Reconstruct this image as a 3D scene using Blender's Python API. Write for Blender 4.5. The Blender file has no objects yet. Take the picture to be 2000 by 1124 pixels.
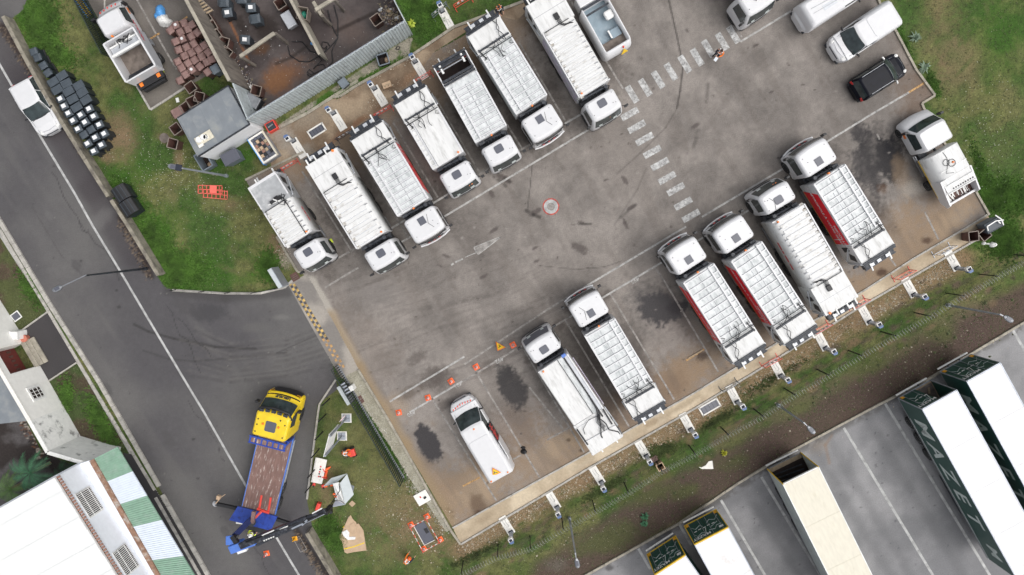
import bpy, math, random
import numpy as np
from mathutils import Vector, Matrix, Quaternion
random.seed(7); rng = np.random.default_rng(7)
S = bpy.context.scene
# ------------------------------------------------------------------ camera, sky, sun, exposure
F, CU, CV, HC = 1340.0, 1000.0, 562.0, 49.0          # focal length / centre in photo pixels, flying height (m)
NAD = (1015.0, 442.0)                                # photo pixel straight below the drone
dcam = Vector(((NAD[0]-CU)/F, (CV-NAD[1])/F, -1)).normalized()
RQ = dcam.rotation_difference(Vector((0, 0, -1)))
cam = bpy.data.objects.new('camera', bpy.data.cameras.new('camera')); S.collection.objects.link(cam)
cam.data.sensor_width = 36; cam.data.lens = F/2000*36; cam.data.clip_end = 1500
cam.location = (0, 0, HC); cam.rotation_mode = 'QUATERNION'; cam.rotation_quaternion = RQ
S.camera = cam
SUN_EL, SUN_AZ = 60, -12                             # azimuth: direction the light comes from, math angle from +x
W = bpy.data.worlds.new('World'); S.world = W; W.use_nodes = True
nt = W.node_tree; bg = nt.nodes['Background']
sky = nt.nodes.new('ShaderNodeTexSky'); sky.sky_type = 'NISHITA'; sky.sun_disc = False
sky.sun_elevation = math.radians(SUN_EL); sky.sun_rotation = math.radians(90-SUN_AZ)
sky.air_density = 1.0; sky.dust_density = 4.0; sky.ozone_density = 0.6
mixw = nt.nodes.new('ShaderNodeHueSaturation'); mixw.inputs['Saturation'].default_value = 0.25
nt.links.new(sky.outputs[0], mixw.inputs['Color']); nt.links.new(mixw.outputs[0], bg.inputs[0])
bg.inputs[1].default_value = 0.15
sd = bpy.data.lights.new('sun', 'SUN'); sd.energy = 1.3; sd.angle = math.radians(60); sd.color = (1, .975, .94)
sun = bpy.data.objects.new('sun', sd); S.collection.objects.link(sun)
a, e = math.radians(SUN_AZ), math.radians(SUN_EL)
sun.rotation_euler = Vector((-math.cos(a)*math.cos(e), -math.sin(a)*math.cos(e), -math.sin(e))).to_track_quat('-Z', 'Y').to_euler()
sun.location = (0, 0, 40)
S.view_settings.view_transform = 'Standard'; S.view_settings.look = 'None'
S.view_settings.exposure = 0.10; S.view_settings.gamma = 1

# ------------------------------------------------------------------ helpers
R3 = np.array(RQ.to_matrix())
def P(u, v, z=0.0):
    d = RQ @ Vector(((u-CU)/F, (CV-v)/F, -1)); t = (z-HC)/d.z
    return Vector((d.x*t, d.y*t, z))
def px_of(X, Y, z=0.0):                              # world -> photo pixel (numpy)
    p = np.stack([X, Y, np.full_like(X, z-HC)], -1) @ R3
    return CU - F*p[..., 0]/p[..., 2], CV + F*p[..., 1]/p[..., 2]
def lin(c): return tuple(((x/255+.055)/1.055)**2.4 if x/255 > .04045 else x/255/12.92 for x in c)
COL = S.collection
class MB:
    def __init__(s): s.v = []; s.f = []; s.m = []; s.sm = []
    def add(s, vs, fs, mat=0, smooth=False):
        b = len(s.v); s.v += [tuple(x) for x in vs]
        for f in fs: s.f.append([b+i for i in f]); s.m.append(mat); s.sm.append(smooth)
        return s
    def box(s, x0, x1, y0, y1, z0, z1, mat=0, M=None):
        vs = [Vector((x, y, z)) for z in (z0, z1) for y in (y0, y1) for x in (x0, x1)]
        if M is not None: vs = [M @ q for q in vs]
        return s.add(vs, [(0,2,3,1), (4,5,7,6), (0,1,5,4), (2,6,7,3), (0,4,6,2), (1,3,7,5)], mat)
    def bar(s, p, q, w, h, mat=0):                   # box beam between two points
        p, q = Vector(p), Vector(q); d = q-p; L = d.length; d.normalize()
        up = Vector((0, 0, 1)) if abs(d.z) < .95 else Vector((1, 0, 0))
        sx = d.cross(up).normalized(); uz = sx.cross(d)
        M = Matrix((( d.x, sx.x, uz.x, p.x), (d.y, sx.y, uz.y, p.y), (d.z, sx.z, uz.z, p.z), (0,0,0,1)))
        return s.box(0, L, -w/2, w/2, -h/2, h/2, mat, M)
    def cyl(s, p, q, r0, r1=None, n=12, mat=0, caps=True):
        r1 = r0 if r1 is None else r1
        p, q = Vector(p), Vector(q); d = (q-p).normalized()
        up = Vector((0, 0, 1)) if abs(d.z) < .9 else Vector((1, 0, 0))
        a = d.cross(up).normalized(); b = d.cross(a)
        vs = []
        for c, r in ((p, r0), (q, r1)):
            for i in range(n):
                t = 2*math.pi*i/n; vs.append(c + a*math.cos(t)*r + b*math.sin(t)*r)
        s.add(vs, [(i, (i+1) % n, n+(i+1) % n, n+i) for i in range(n)], mat, True)
        if caps: s.add(vs, [tuple(range(n))[::-1], tuple(range(n, 2*n))], mat)
        return s
    def tube(s, pts, r, n=6, mat=0):
        pts = [Vector(p) for p in pts]; rings = []
        for i, p in enumerate(pts):
            d = (pts[min(i+1, len(pts)-1)] - pts[max(i-1, 0)]).normalized()
            up = Vector((0, 0, 1)) if abs(d.z) < .9 else Vector((1, 0, 0))
            a = d.cross(up).normalized(); b = d.cross(a)
            rings += [p + a*math.cos(2*math.pi*k/n)*r + b*math.sin(2*math.pi*k/n)*r for k in range(n)]
        fs = [(i*n+k, i*n+(k+1) % n, (i+1)*n+(k+1) % n, (i+1)*n+k) for i in range(len(pts)-1) for k in range(n)]
        return s.add(rings, fs, mat, True)
    def prism(s, poly, z0, z1, mat=0):               # vertical prism over an xy polygon
        n = len(poly); vs = [(x, y, z0) for x, y in poly]+[(x, y, z1) for x, y in poly]
        return s.add(vs, [tuple(range(n))[::-1], tuple(range(n, 2*n))]+[(i, (i+1) % n, n+(i+1) % n, n+i) for i in range(n)], mat)
    def loft(s, rings, mat=0, smooth=True, caps=True):
        n = len(rings[0]); vs = [p for r in rings for p in r]
        s.add(vs, [(k*n+i, k*n+(i+1) % n, (k+1)*n+(i+1) % n, (k+1)*n+i) for k in range(len(rings)-1) for i in range(n)], mat, smooth)
        if caps: s.add(vs, [tuple(range(n))[::-1], tuple(range((len(rings)-1)*n, len(rings)*n))], mat)
        return s
    def dome(s, c, rx, ry, rz, n=12, m=5, mat=0):
        rings = []
        for j in range(m):
            t = math.pi/2*j/m
            rings.append([(c[0]+rx*math.cos(t)*math.cos(2*math.pi*i/n), c[1]+ry*math.cos(t)*math.sin(2*math.pi*i/n), c[2]+rz*math.sin(t)) for i in range(n)])
        rings.append([(c[0]+.01*rx*math.cos(2*math.pi*i/n), c[1]+.01*ry*math.sin(2*math.pi*i/n), c[2]+rz) for i in range(n)])
        return s.loft(rings, mat)
    def mesh(s, name, mats):
        me = bpy.data.meshes.new(name); me.from_pydata(s.v, [], s.f)
        for m in (mats if isinstance(mats, (list, tuple)) else [mats]): me.materials.append(m)
        me.polygons.foreach_set('material_index', s.m); me.polygons.foreach_set('use_smooth', s.sm); me.update()
        return me
    def build(s, name, mats, parent=None, bevel=0, **kw):
        return obj(name, s.mesh(name, mats), parent, bevel, **kw)
def obj(name, me, parent=None, bevel=0, loc=None, rot=None, **kw):
    o = bpy.data.objects.new(name, me); COL.objects.link(o)
    if parent is not None: o.parent = parent
    if loc is not None: o.location = loc
    if rot is not None: o.rotation_euler = rot
    if bevel:
        b = o.modifiers.new('bevel', 'BEVEL'); b.width = bevel; b.segments = 2; b.limit_method = 'ANGLE'; b.angle_limit = .6
    tag(o, **kw); return o
def tag(o, label=None, cat=None, group=None, kind=None):
    if label: o['label'] = label
    if cat: o['category'] = cat
    if group: o['group'] = group
    if kind: o['kind'] = kind
    return o
def thing(name, label, cat, loc=(0, 0, 0), rz=0, group=None):
    o = bpy.data.objects.new(name, None); COL.objects.link(o); o.empty_display_size = .3
    o.location = loc; o.rotation_euler = (0, 0, rz)
    return tag(o, label, cat, group)
def dup(root, loc, rz, label=None, group=None, rot=None):
    def cp(o, par):
        c = o.copy(); COL.objects.link(c); c.parent = par
        for ch in kids.get(o, []): cp(ch, c)
        return c
    kids = {}
    def walk(o):
        for ch in o.children: kids.setdefault(o, []).append(ch); walk(ch)
    walk(root)
    r = cp(root, None); r.location = loc; r.rotation_euler = rot if rot else (0, 0, rz)
    if label: r['label'] = label
    if group: r['group'] = group
    return r
# ------------------------------------------------------------------ materials
def mat(name, col, rough=.6, metal=0, var=.12, scale=3.0, bump=0, bscale=40, spec=.5, dirt=None, dscale=1.2, dcut=(.5, .75), coat=0, emit=None, stretch=None):
    m = bpy.data.materials.new(name); m.use_nodes = True; n = m.node_tree; N = n.nodes; b = N['Principled BSDF']
    b.inputs['Roughness'].default_value = rough; b.inputs['Metallic'].default_value = metal
    b.inputs['Specular IOR Level'].default_value = spec; b.inputs['Coat Weight'].default_value = coat
    tc = N.new('ShaderNodeTexCoord'); mp = N.new('ShaderNodeMapping'); n.links.new(tc.outputs['Object'], mp.inputs[0])
    oi = N.new('ShaderNodeObjectInfo'); ad = N.new('ShaderNodeVectorMath'); ad.operation = 'ADD'
    mu = N.new('ShaderNodeMath'); mu.operation = 'MULTIPLY'; mu.inputs[1].default_value = 37.0
    n.links.new(oi.outputs['Random'], mu.inputs[0]); n.links.new(mp.outputs[0], ad.inputs[0]); n.links.new(mu.outputs[0], ad.inputs[1])
    if stretch: mp.inputs['Scale'].default_value = stretch
    nz = N.new('ShaderNodeTexNoise'); nz.inputs['Scale'].default_value = scale; nz.inputs['Detail'].default_value = 5
    n.links.new(ad.outputs[0], nz.inputs['Vector'])
    mr = N.new('ShaderNodeMapRange'); mr.inputs[1].default_value = .3; mr.inputs[2].default_value = .7
    mr.inputs[3].default_value = 1-var; mr.inputs[4].default_value = 1+var; n.links.new(nz.outputs[0], mr.inputs[0])
    mx = N.new('ShaderNodeMix'); mx.data_type = 'RGBA'; mx.blend_type = 'MULTIPLY'; mx.inputs[0].default_value = 1
    mx.inputs[6].default_value = (*col, 1); n.links.new(mr.outputs[0], mx.inputs[7]); out = mx.outputs[2]
    if dirt:
        n2 = N.new('ShaderNodeTexNoise'); n2.inputs['Scale'].default_value = dscale; n2.inputs['Detail'].default_value = 8; n2.inputs['Roughness'].default_value = .65
        n.links.new(ad.outputs[0], n2.inputs['Vector'])
        r2 = N.new('ShaderNodeMapRange'); r2.inputs[1].default_value = dcut[0]; r2.inputs[2].default_value = dcut[1]; n.links.new(n2.outputs[0], r2.inputs[0])
        m2 = N.new('ShaderNodeMix'); m2.data_type = 'RGBA'; n.links.new(r2.outputs[0], m2.inputs[0]); n.links.new(out, m2.inputs[6])
        m2.inputs[7].default_value = (*dirt, 1); out = m2.outputs[2]
    n.links.new(out, b.inputs['Base Color'])
    if bump:
        nb = N.new('ShaderNodeTexNoise'); nb.inputs['Scale'].default_value = bscale; nb.inputs['Detail'].default_value = 3
        n.links.new(tc.outputs['Object'], nb.inputs['Vector'])
        bp = N.new('ShaderNodeBump'); bp.inputs['Strength'].default_value = bump; bp.inputs['Distance'].default_value = .02
        n.links.new(nb.outputs[0], bp.inputs['Height']); n.links.new(bp.outputs[0], b.inputs['Normal'])
    if emit: b.inputs['Emission Color'].default_value = (*emit[0], 1); b.inputs['Emission Strength'].default_value = emit[1]
    return m
def ground_mat(name, rough=.9, fine=.18, fscale=9, speck=0, bump=.3):
    m = bpy.data.materials.new(name); m.use_nodes = True; n = m.node_tree; N = n.nodes; b = N['Principled BSDF']
    b.inputs['Roughness'].default_value = rough; b.inputs['Specular IOR Level'].default_value = .3
    at = N.new('ShaderNodeAttribute'); at.attribute_name = 'Col'
    tc = N.new('ShaderNodeTexCoord')
    nz = N.new('ShaderNodeTexNoise'); nz.inputs['Scale'].default_value = fscale; nz.inputs['Detail'].default_value = 6; nz.inputs['Roughness'].default_value = .75
    n.links.new(tc.outputs['Object'], nz.inputs['Vector'])
    mr = N.new('ShaderNodeMapRange'); mr.inputs[1].default_value = .32; mr.inputs[2].default_value = .68
    mr.inputs[3].default_value = 1-fine; mr.inputs[4].default_value = 1+fine; n.links.new(nz.outputs[0], mr.inputs[0])
    mx = N.new('ShaderNodeMix'); mx.data_type = 'RGBA'; mx.blend_type = 'MULTIPLY'; mx.inputs[0].default_value = 1
    n.links.new(at.outputs['Color'], mx.inputs[6]); n.links.new(mr.outputs[0], mx.inputs[7]); out = mx.outputs[2]
    if speck:
        vo = N.new('ShaderNodeTexNoise'); vo.inputs['Scale'].default_value = 22; vo.inputs['Detail'].default_value = 1
        n.links.new(tc.outputs['Object'], vo.inputs['Vector'])
        r2 = N.new('ShaderNodeMapRange'); r2.inputs[1].default_value = .62; r2.inputs[2].default_value = .72; r2.inputs[4].default_value = speck
        n.links.new(vo.outputs[0], r2.inputs[0])
        m2 = N.new('ShaderNodeMix'); m2.data_type = 'RGBA'; n.links.new(r2.outputs[0], m2.inputs[0]); n.links.new(out, m2.inputs[6])
        m2.inputs[7].default_value = (.45, .42, .36, 1); out = m2.outputs[2]
    n.links.new(out, b.inputs['Base Color'])
    bp = N.new('ShaderNodeBump'); bp.inputs['Strength'].default_value = bump; bp.inputs['Distance'].default_value = .03
    n.links.new(nz.outputs[0], bp.inputs['Height']); n.links.new(bp.outputs[0], b.inputs['Normal'])
    return m
def paint_mat(name, col, wear=.5, scale=5, soft=.09):
    m = bpy.data.materials.new(name); m.use_nodes = True; n = m.node_tree; N = n.nodes; b = N['Principled BSDF']
    b.inputs['Roughness'].default_value = .8
    tc = N.new('ShaderNodeTexCoord'); nz = N.new('ShaderNodeTexNoise'); nz.inputs['Scale'].default_value = scale
    nz.inputs['Detail'].default_value = 8; nz.inputs['Roughness'].default_value = .75
    n.links.new(tc.outputs['Object'], nz.inputs['Vector'])
    mr = N.new('ShaderNodeMapRange'); c = .28+.4*wear; mr.inputs[1].default_value = c-soft; mr.inputs[2].default_value = c+soft
    n.links.new(nz.outputs[0], mr.inputs[0]); n.links.new(mr.outputs[0], b.inputs['Alpha'])
    n2 = N.new('ShaderNodeTexNoise'); n2.inputs['Scale'].default_value = 2.2; n2.inputs['Detail'].default_value = 6
    n.links.new(tc.outputs['Object'], n2.inputs['Vector'])
    r2 = N.new('ShaderNodeMapRange'); r2.inputs[1].default_value = .35; r2.inputs[2].default_value = .65; r2.inputs[3].default_value = .7; r2.inputs[4].default_value = 1.05
    n.links.new(n2.outputs[0], r2.inputs[0])
    mx = N.new('ShaderNodeMix'); mx.data_type = 'RGBA'; mx.blend_type = 'MULTIPLY'; mx.inputs[0].default_value = 1
    mx.inputs[6].default_value = (*col, 1); n.links.new(r2.outputs[0], mx.inputs[7]); n.links.new(mx.outputs[2], b.inputs['Base Color'])
    return m
M = {}
M['white'] = mat('white_paint', (.66, .66, .67), .38, var=.03, coat=.15)
M['roof'] = mat('dusty_white_roof', (.70, .70, .69), .5, var=.06, scale=1.5, dirt=(.40, .40, .38), dscale=2.2, dcut=(.50, .82), stretch=(.5, 2, 1))
M['roofgrime'] = mat('grimy_white_roof', (.66, .68, .68), .55, var=.10, scale=1.8, dirt=(.30, .33, .33), dscale=2.6, dcut=(.44, .78), stretch=(.6, 1.6, 1))
M['ribbed'] = mat('ribbed_white_roof', (.70, .70, .69), .5, var=.07, scale=1.5, dirt=(.38, .35, .31), dscale=3.0, dcut=(.52, .8), stretch=(1, .5, 1))
M['silver'] = mat('silver_side_panel', (.52, .54, .57), .4, metal=.2, var=.08)
M['greyroof'] = mat('grey_tailgate_sheet', (.36, .37, .38), .55, var=.1, dirt=(.55, .55, .55), dscale=1.5)
M['black'] = mat('black_plastic', (.018, .018, .02), .5, var=.2)
M['gloss'] = mat('glossy_black_paint', (.006, .007, .012), .3, var=.2, spec=.15)
M['dark'] = mat('dark_steel', (.03, .035, .045), .5, metal=.2, var=.3, dirt=(.10, .10, .10), dscale=6)
M['steel'] = mat('worn_steel', (.30, .31, .33), .45, metal=.6, var=.15)
M['galv'] = mat('galvanised_steel', (.36, .39, .44), .45, metal=.4, var=.12)
M['rubber'] = mat('tyre_rubber', (.02, .02, .02), .85, var=.2)
M['rim'] = mat('wheel_rim', (.40, .40, .40), .45, metal=.5)
M['glass'] = mat('windscreen_glass', (.035, .048, .05), .10, var=.4, scale=2.5, spec=.5, coat=.2)
M['hatch'] = mat('tinted_roof_hatch', (.10, .105, .13), .35, var=.05)
M['orange'] = mat('orange_lens', (.85, .22, .03), .4)
M['coneo'] = mat('orange_cone_plastic', (.90, .14, .03), .5, var=.12)
M['red'] = mat('red_livery', (.86, .012, .03), .4, var=.08)
M['redp'] = mat('red_plastic', (.75, .07, .05), .5, var=.1)
M['redlamp'] = mat('red_lamp', (.6, .02, .02), .3)
M['lilac'] = mat('faded_lilac_livery', (.52, .47, .58), .5, dirt=(.8, .8, .8), dscale=3)
M['print'] = mat('white_print', (.78, .78, .78), .5)
M['printred'] = mat('red_print', (.55, .05, .08), .5)
M['yellow'] = mat('yellow_paint', (.80, .57, .02), .4, var=.08, scale=2, coat=.2, dirt=(.60, .45, .10), dscale=2.5, dcut=(.55, .8))
M['blue'] = mat('blue_paint', (.03, .075, .40), .4, var=.15, dirt=(.02, .03, .12), dscale=4)
M['bluel'] = mat('light_blue_paint', (.09, .2, .60), .4, var=.1)
M['bed'] = mat('scraped_brown_bed', (.21, .125, .105), .75, var=.2, scale=3, dirt=(.60, .53, .48), dscale=3.4, dcut=(.55, .70), stretch=(.45, 2.2, 1))
M['binblack'] = mat('black_bin_plastic', (.022, .028, .036), .5, var=.12)
M['binlid'] = mat('slate_bin_lid', (.06, .075, .09), .5, var=.12)
M['binbrown'] = mat('faded_brown_bin', (.25, .15, .135), .6, var=.2, scale=2, dirt=(.32, .22, .19), dscale=5)
M['binrust'] = mat('brown_bin_shell', (.11, .055, .045), .7, var=.25, scale=3)
M['bingrey'] = mat('grey_blue_bin', (.16, .19, .22), .55, var=.12)
M['inside'] = mat('bin_inside', (.025, .016, .013), .9, var=.3)
M['rimb'] = mat('worn_bin_rim', (.24, .20, .17), .7, var=.2)
M['concrete'] = mat('weathered_concrete', (.36, .33, .27), .9, var=.2, scale=2, bump=.4, dirt=(.16, .14, .12), dscale=1.5, dcut=(.5, .8))
M['kerb'] = mat('kerb_concrete', (.42, .40, .365), .9, var=.18, scale=2.5, bump=.4, dirt=(.22, .21, .19), dscale=2)
M['slab'] = mat('pale_concrete_slab', (.80, .78, .73), .85, var=.08, dirt=(.42, .39, .34), dscale=4, dcut=(.58, .8))
M['lowwall'] = mat('stained_low_wall', (.27, .245, .195), .95, var=.25, scale=2.5, bump=.4, dirt=(.09, .08, .07), dscale=1.8, dcut=(.48, .72))
M['wallgrime'] = mat('mouldy_compound_wall', (.19, .165, .14), .95, var=.25, scale=1.5, bump=.4, dirt=(.07, .06, .055), dscale=1.2, stretch=(2, 2, .5))
M['render'] = mat('white_render', (.82, .81, .77), .85, var=.05)
M['renderold'] = mat('stained_white_render', (.78, .78, .75), .9, var=.08, dirt=(.20, .20, .19), dscale=1.1, dcut=(.56, .68))
M['shedwall'] = mat('shed_white_wall', (.82, .83, .84), .7, var=.04)
M['felt'] = mat('grey_roof_felt', (.20, .22, .24), .85, var=.1, scale=1.2, bump=.2, dirt=(.28, .29, .28), dscale=1.2)
M['clad'] = mat('pale_blue_cladding', (.47, .52, .53), .55, var=.08, scale=1.5, dirt=(.28, .30, .30), dscale=2)
M['whitetin'] = mat('white_sheet_roof', (.76, .77, .76), .6, var=.02)
M['greentin'] = mat('green_corrugated_sheet', (.20, .34, .25), .55, var=.1, dirt=(.28, .38, .32), dscale=2)
M['paletin'] = mat('pale_corrugated_sheet', (.64, .70, .78), .5, var=.05)
M['facade'] = mat('pale_facade_paint', (.80, .83, .88), .8, var=.04)
M['rust'] = mat('rusty_gutter', (.26, .15, .10), .9, var=.3, scale=4, dirt=(.5, .48, .44), dscale=2.5)
M['tile'] = mat('clay_tile', (.30, .17, .13), .85, var=.3, scale=6)
M['trailgreen'] = mat('bottle_green_livery', (.013, .065, .052), .4, var=.1)
M['trailroof'] = mat('white_trailer_roof', (.74, .74, .745), .55, var=.03, dirt=(.50, .42, .33), dscale=.7, dcut=(.62, .85))
M['beigeroof'] = mat('beige_trailer_roof', (.70, .66, .55), .6, var=.05, dirt=(.50, .45, .32), dscale=.7, dcut=(.56, .9), stretch=(.6, 2, 1))
M['mint'] = mat('pale_grey_livery', (.55, .60, .58), .5)
M['amber'] = mat('amber_marker', (.85, .40, .02), .4)
M['yellowp'] = mat('yellow_trim', (.80, .52, .03), .5)
M['card'] = mat('brown_cardboard', (.50, .36, .24), .9, var=.1)
M['wood'] = mat('weathered_wood', (.36, .28, .19), .9, var=.2, scale=5)
M['vest'] = mat('orange_vest', (.90, .22, .03), .8)
M['vesty'] = mat('yellow_vest', (.70, .85, .08), .8)
M['navy'] = mat('navy_workwear', (.025, .03, .045), .9)
M['skin'] = mat('skin', (.50, .28, .20), .6)
M['hairm'] = mat('brown_hair', (.05, .03, .02), .8)
M['plastic'] = mat('white_plastic', (.78, .78, .76), .45)
M['bluetarp'] = mat('blue_tarp', (.10, .35, .75), .5)
M['cabinet'] = mat('grey_cabinet_panel', (.50, .54, .55), .5, var=.05)
M['tray'] = mat('grey_blue_hopper', (.24, .31, .36), .5, var=.12, scale=2, dirt=(.34, .40, .44), dscale=2.5)
M['mud'] = mat('caked_mud', (.18, .15, .13), .95, var=.3)
M['hose'] = mat('black_hose', (.012, .012, .014), .5)
M['wire'] = mat('fence_wire', (.30, .31, .30), .5, metal=.5)
M['mesh'] = mat('dark_green_mesh', (.02, .03, .025), .6)
M['paintw'] = paint_mat('worn_white_marking', (.50, .49, .47), .20, 4, .18)
M['paintf'] = paint_mat('faded_white_marking', (.40, .375, .35), .28, 3, .24)
M['paintz'] = paint_mat('crossing_marking', (.60, .60, .59), .36, 4.5, .16)
M['paintl'] = paint_mat('solid_white_marking', (.50, .50, .49), .02, 3, .2)
M['painty'] = paint_mat('worn_yellow_marking', (.70, .47, .15), .36, 5, .15)
M['paintk'] = paint_mat('worn_black_marking', (.08, .08, .09), .42, 5, .2)
M['painto'] = paint_mat('orange_marking', (.55, .33, .14), .35)
M['paintr'] = paint_mat('worn_red_marking', (.55, .10, .08), .38)
M['leaf'] = mat('palm_leaf', (.045, .13, .06), .6, var=.3)
# ------------------------------------------------------------------ GROUND: one fine grid, cut into surfaces
def pxl(x0, y0, s, pts): return [(x0+a/s, y0+b/s) for a, b in pts]
POLY = [  # (name, polygon in photo pixels at ground level); later ones win
 ('grass_verge', [(-400,-400),(2400,-400),(2400,1600),(-400,1600)]),
 ('road', [(-200,-60),(70,-60),(52,0),(45,20),(10,48),(60,132),(112,205),(170,300),(235,414),(275,480),(322,560),(342,569),(440,573),(510,573),(556,562),(590,540),(650,716),(660,760),(620,790),(600,980),(612,1040),(680,1160),(700,1400),(500,1400),(404,1124),(316,962),(196,748),(0,432),(-200,120)]),
 ('road_kerb_strip', [(-200,120),(-20,405),(0,447),(97,605),(179,748),(303,953),(404,1124),(520,1330),(500,1360),(384,1124),(303,973),(170,744),(80,590),(-20,432),(-220,150)]),
 ('driveway', [(40,648),(97,607),(151,707),(92,746)]),
 ('side_strip', [(240,885),(262,888),(303,955),(402,1124),(460,1230),(420,1230),(370,1124),(250,920)]),
 ('courtyard', [(-100,730),(30,782),(78,876),(120,900),(160,915),(110,935),(0,1000),(-100,1100)]),
 ('parking_area', [(170,-80),(165,-10),(262,158),(295,215),(362,172),(445,125),(420,60),(345,-80)]),
 ('compound_floor', [(340,-80),(400,20),(470,160),(516,247),(806,68),(760,-20),(730,-80)]),
 ('yard', [(480,352),(594,297),(640,240),(800,130),(1024,3),(1040,-60),(1050,-120),(1700,-120),(1695,-30),(1722,20),(1750,64),(1787,135),(1825,187),(1799,203),(1811,230),(1905,375),(1930,419),(1885,446),(1784,505),(1693,564),(1350,771),(1141,889),(884,1031),(872,1010),(700,720),(660,650),(600,540),(581,530)]),
 ('gate_apron', [(562,556),(600,535),(690,700),(700,722),(668,740),(652,716)]),
 ('service_path', [(522,262),(560,245),(650,192),(665,190),(700,166),(800,112),(886,54),(1024,3),(1032,18),(1010,40),(960,28),(905,66),(850,100),(810,150),(770,195),(690,250),(640,290),(600,318),(560,318),(530,330)]),
 ('footpath', [(884,1031),(1141,889),(1350,771),(1693,564),(1784,505),(1885,446),(1929,419),(1940,447),(1872,488),(1676,602),(1500,711),(1350,802),(1147,916),(900,1063)]),
 ('gravel_strip', [(668,738),(700,722),(760,822),(880,1035),(872,1040),(800,935),(735,830)]),
 ('trailer_park', [(1100,1145),(1326,1020),(1440,944),(1545,880),(1700,797),(1794,750),(1990,634),(2200,520),(2400,420),(2400,1600),(900,1600)]),
]
NAMES = [p[0] for p in POLY]
tl, tr, bl, br = P(-75,-75), P(2075,-75), P(-75,1200), P(2075,1200)
X0, X1 = min(tl.x, bl.x), max(tr.x, br.x); Y0, Y1 = min(bl.y, br.y), max(tl.y, tr.y)
RES = 0.088
nx, ny = int((X1-X0)/RES)+1, int((Y1-Y0)/RES)+1
gx, gy = np.meshgrid(X0+np.arange(nx)*RES, Y0+np.arange(ny)*RES)
def pip(u, v, poly):
    ins = np.zeros(u.shape, bool); n = len(poly)
    for i in range(n):
        (x1, y1), (x2, y2) = poly[i], poly[(i+1) % n]
        if y1 == y2: continue
        c = (y1 > v) != (y2 > v)
        ins ^= c & (u < (x2-x1)*(v-y1)/(y2-y1)+x1)
    return ins
cu, cv = px_of(gx[:-1,:-1]+RES/2, gy[:-1,:-1]+RES/2)
lab = np.zeros(cu.shape, np.int8)
for k, (nm, pl) in enumerate(POLY): lab[pip(cu, cv, pl)] = k
vu, vv = px_of(gx, gy)
bd = np.zeros(gx.shape, bool)
pad = np.pad(lab, 1, mode='edge')
c00, c01, c10, c11 = pad[:-1,:-1], pad[:-1,1:], pad[1:,:-1], pad[1:,1:]
bd = (c00 != c01) | (c00 != c10) | (c00 != c11)
bi = np.argwhere(bd); bu, bv = vu[bd], vv[bd]
best = np.full(bu.shape, 1e9); su, sv = bu.copy(), bv.copy()
for nm, pl in POLY[1:]:
    for i in range(len(pl)):
        (x1, y1), (x2, y2) = pl[i], pl[(i+1) % len(pl)]
        dx, dy = x2-x1, y2-y1; t = np.clip(((bu-x1)*dx+(bv-y1)*dy)/(dx*dx+dy*dy+1e-9), 0, 1)
        qx, qy = x1+t*dx, y1+t*dy; d = np.hypot(qx-bu, qy-bv)
        w = d < best; best[w] = d[w]; su[w] = qx[w]; sv[w] = qy[w]
ok = best < 2.1
def unproj(u, v):
    d = np.stack([(u-CU)/F, (CV-v)/F, -np.ones_like(u)], -1) @ R3.T
    t = -HC/d[..., 2]; return d[..., 0]*t, d[..., 1]*t
ux, uy = unproj(su, sv)
gx2, gy2 = gx.copy(), gy.copy()
gx2[bd] = np.where(ok, ux, gx[bd]); gy2[bd] = np.where(ok, uy, gy[bd])
vu, vv = px_of(gx2, gy2)
# numpy value noise in metres
def vnoise(x, y, sc, seed):
    r = np.random.default_rng(seed); T = r.random((256, 256))
    fx, fy = x*sc+1000, y*sc+1000; ix, iy = np.floor(fx).astype(int), np.floor(fy).astype(int)
    tx, ty = fx-ix, fy-iy; tx = tx*tx*(3-2*tx); ty = ty*ty*(3-2*ty)
    g = lambda a, b: T[b & 255, a & 255]
    return (g(ix,iy)*(1-tx)+g(ix+1,iy)*tx)*(1-ty)+(g(ix,iy+1)*(1-tx)+g(ix+1,iy+1)*tx)*ty
def fbm(x, y, sc, seed, o=4, g=.5):
    s = 0; a = 1; t = 0
    for k in range(o): s = s+a*vnoise(x, y, sc*2**k, seed+k); t += a; a *= g
    return s/t
sm = lambda a, b, x: (lambda t: t*t*(3-2*t))(np.clip((x-a)/(b-a), 0, 1))
NB = fbm(gx2, gy2, .12, 1, 4); NM = fbm(gx2, gy2, .6, 11, 4); NF = fbm(gx2, gy2, 2.5, 21, 3, .7)
NG = fbm(gx2, gy2, 5.5, 81, 2, .8)
NE = fbm(gx2, gy2, .35, 41, 5, .6)-.5
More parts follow.
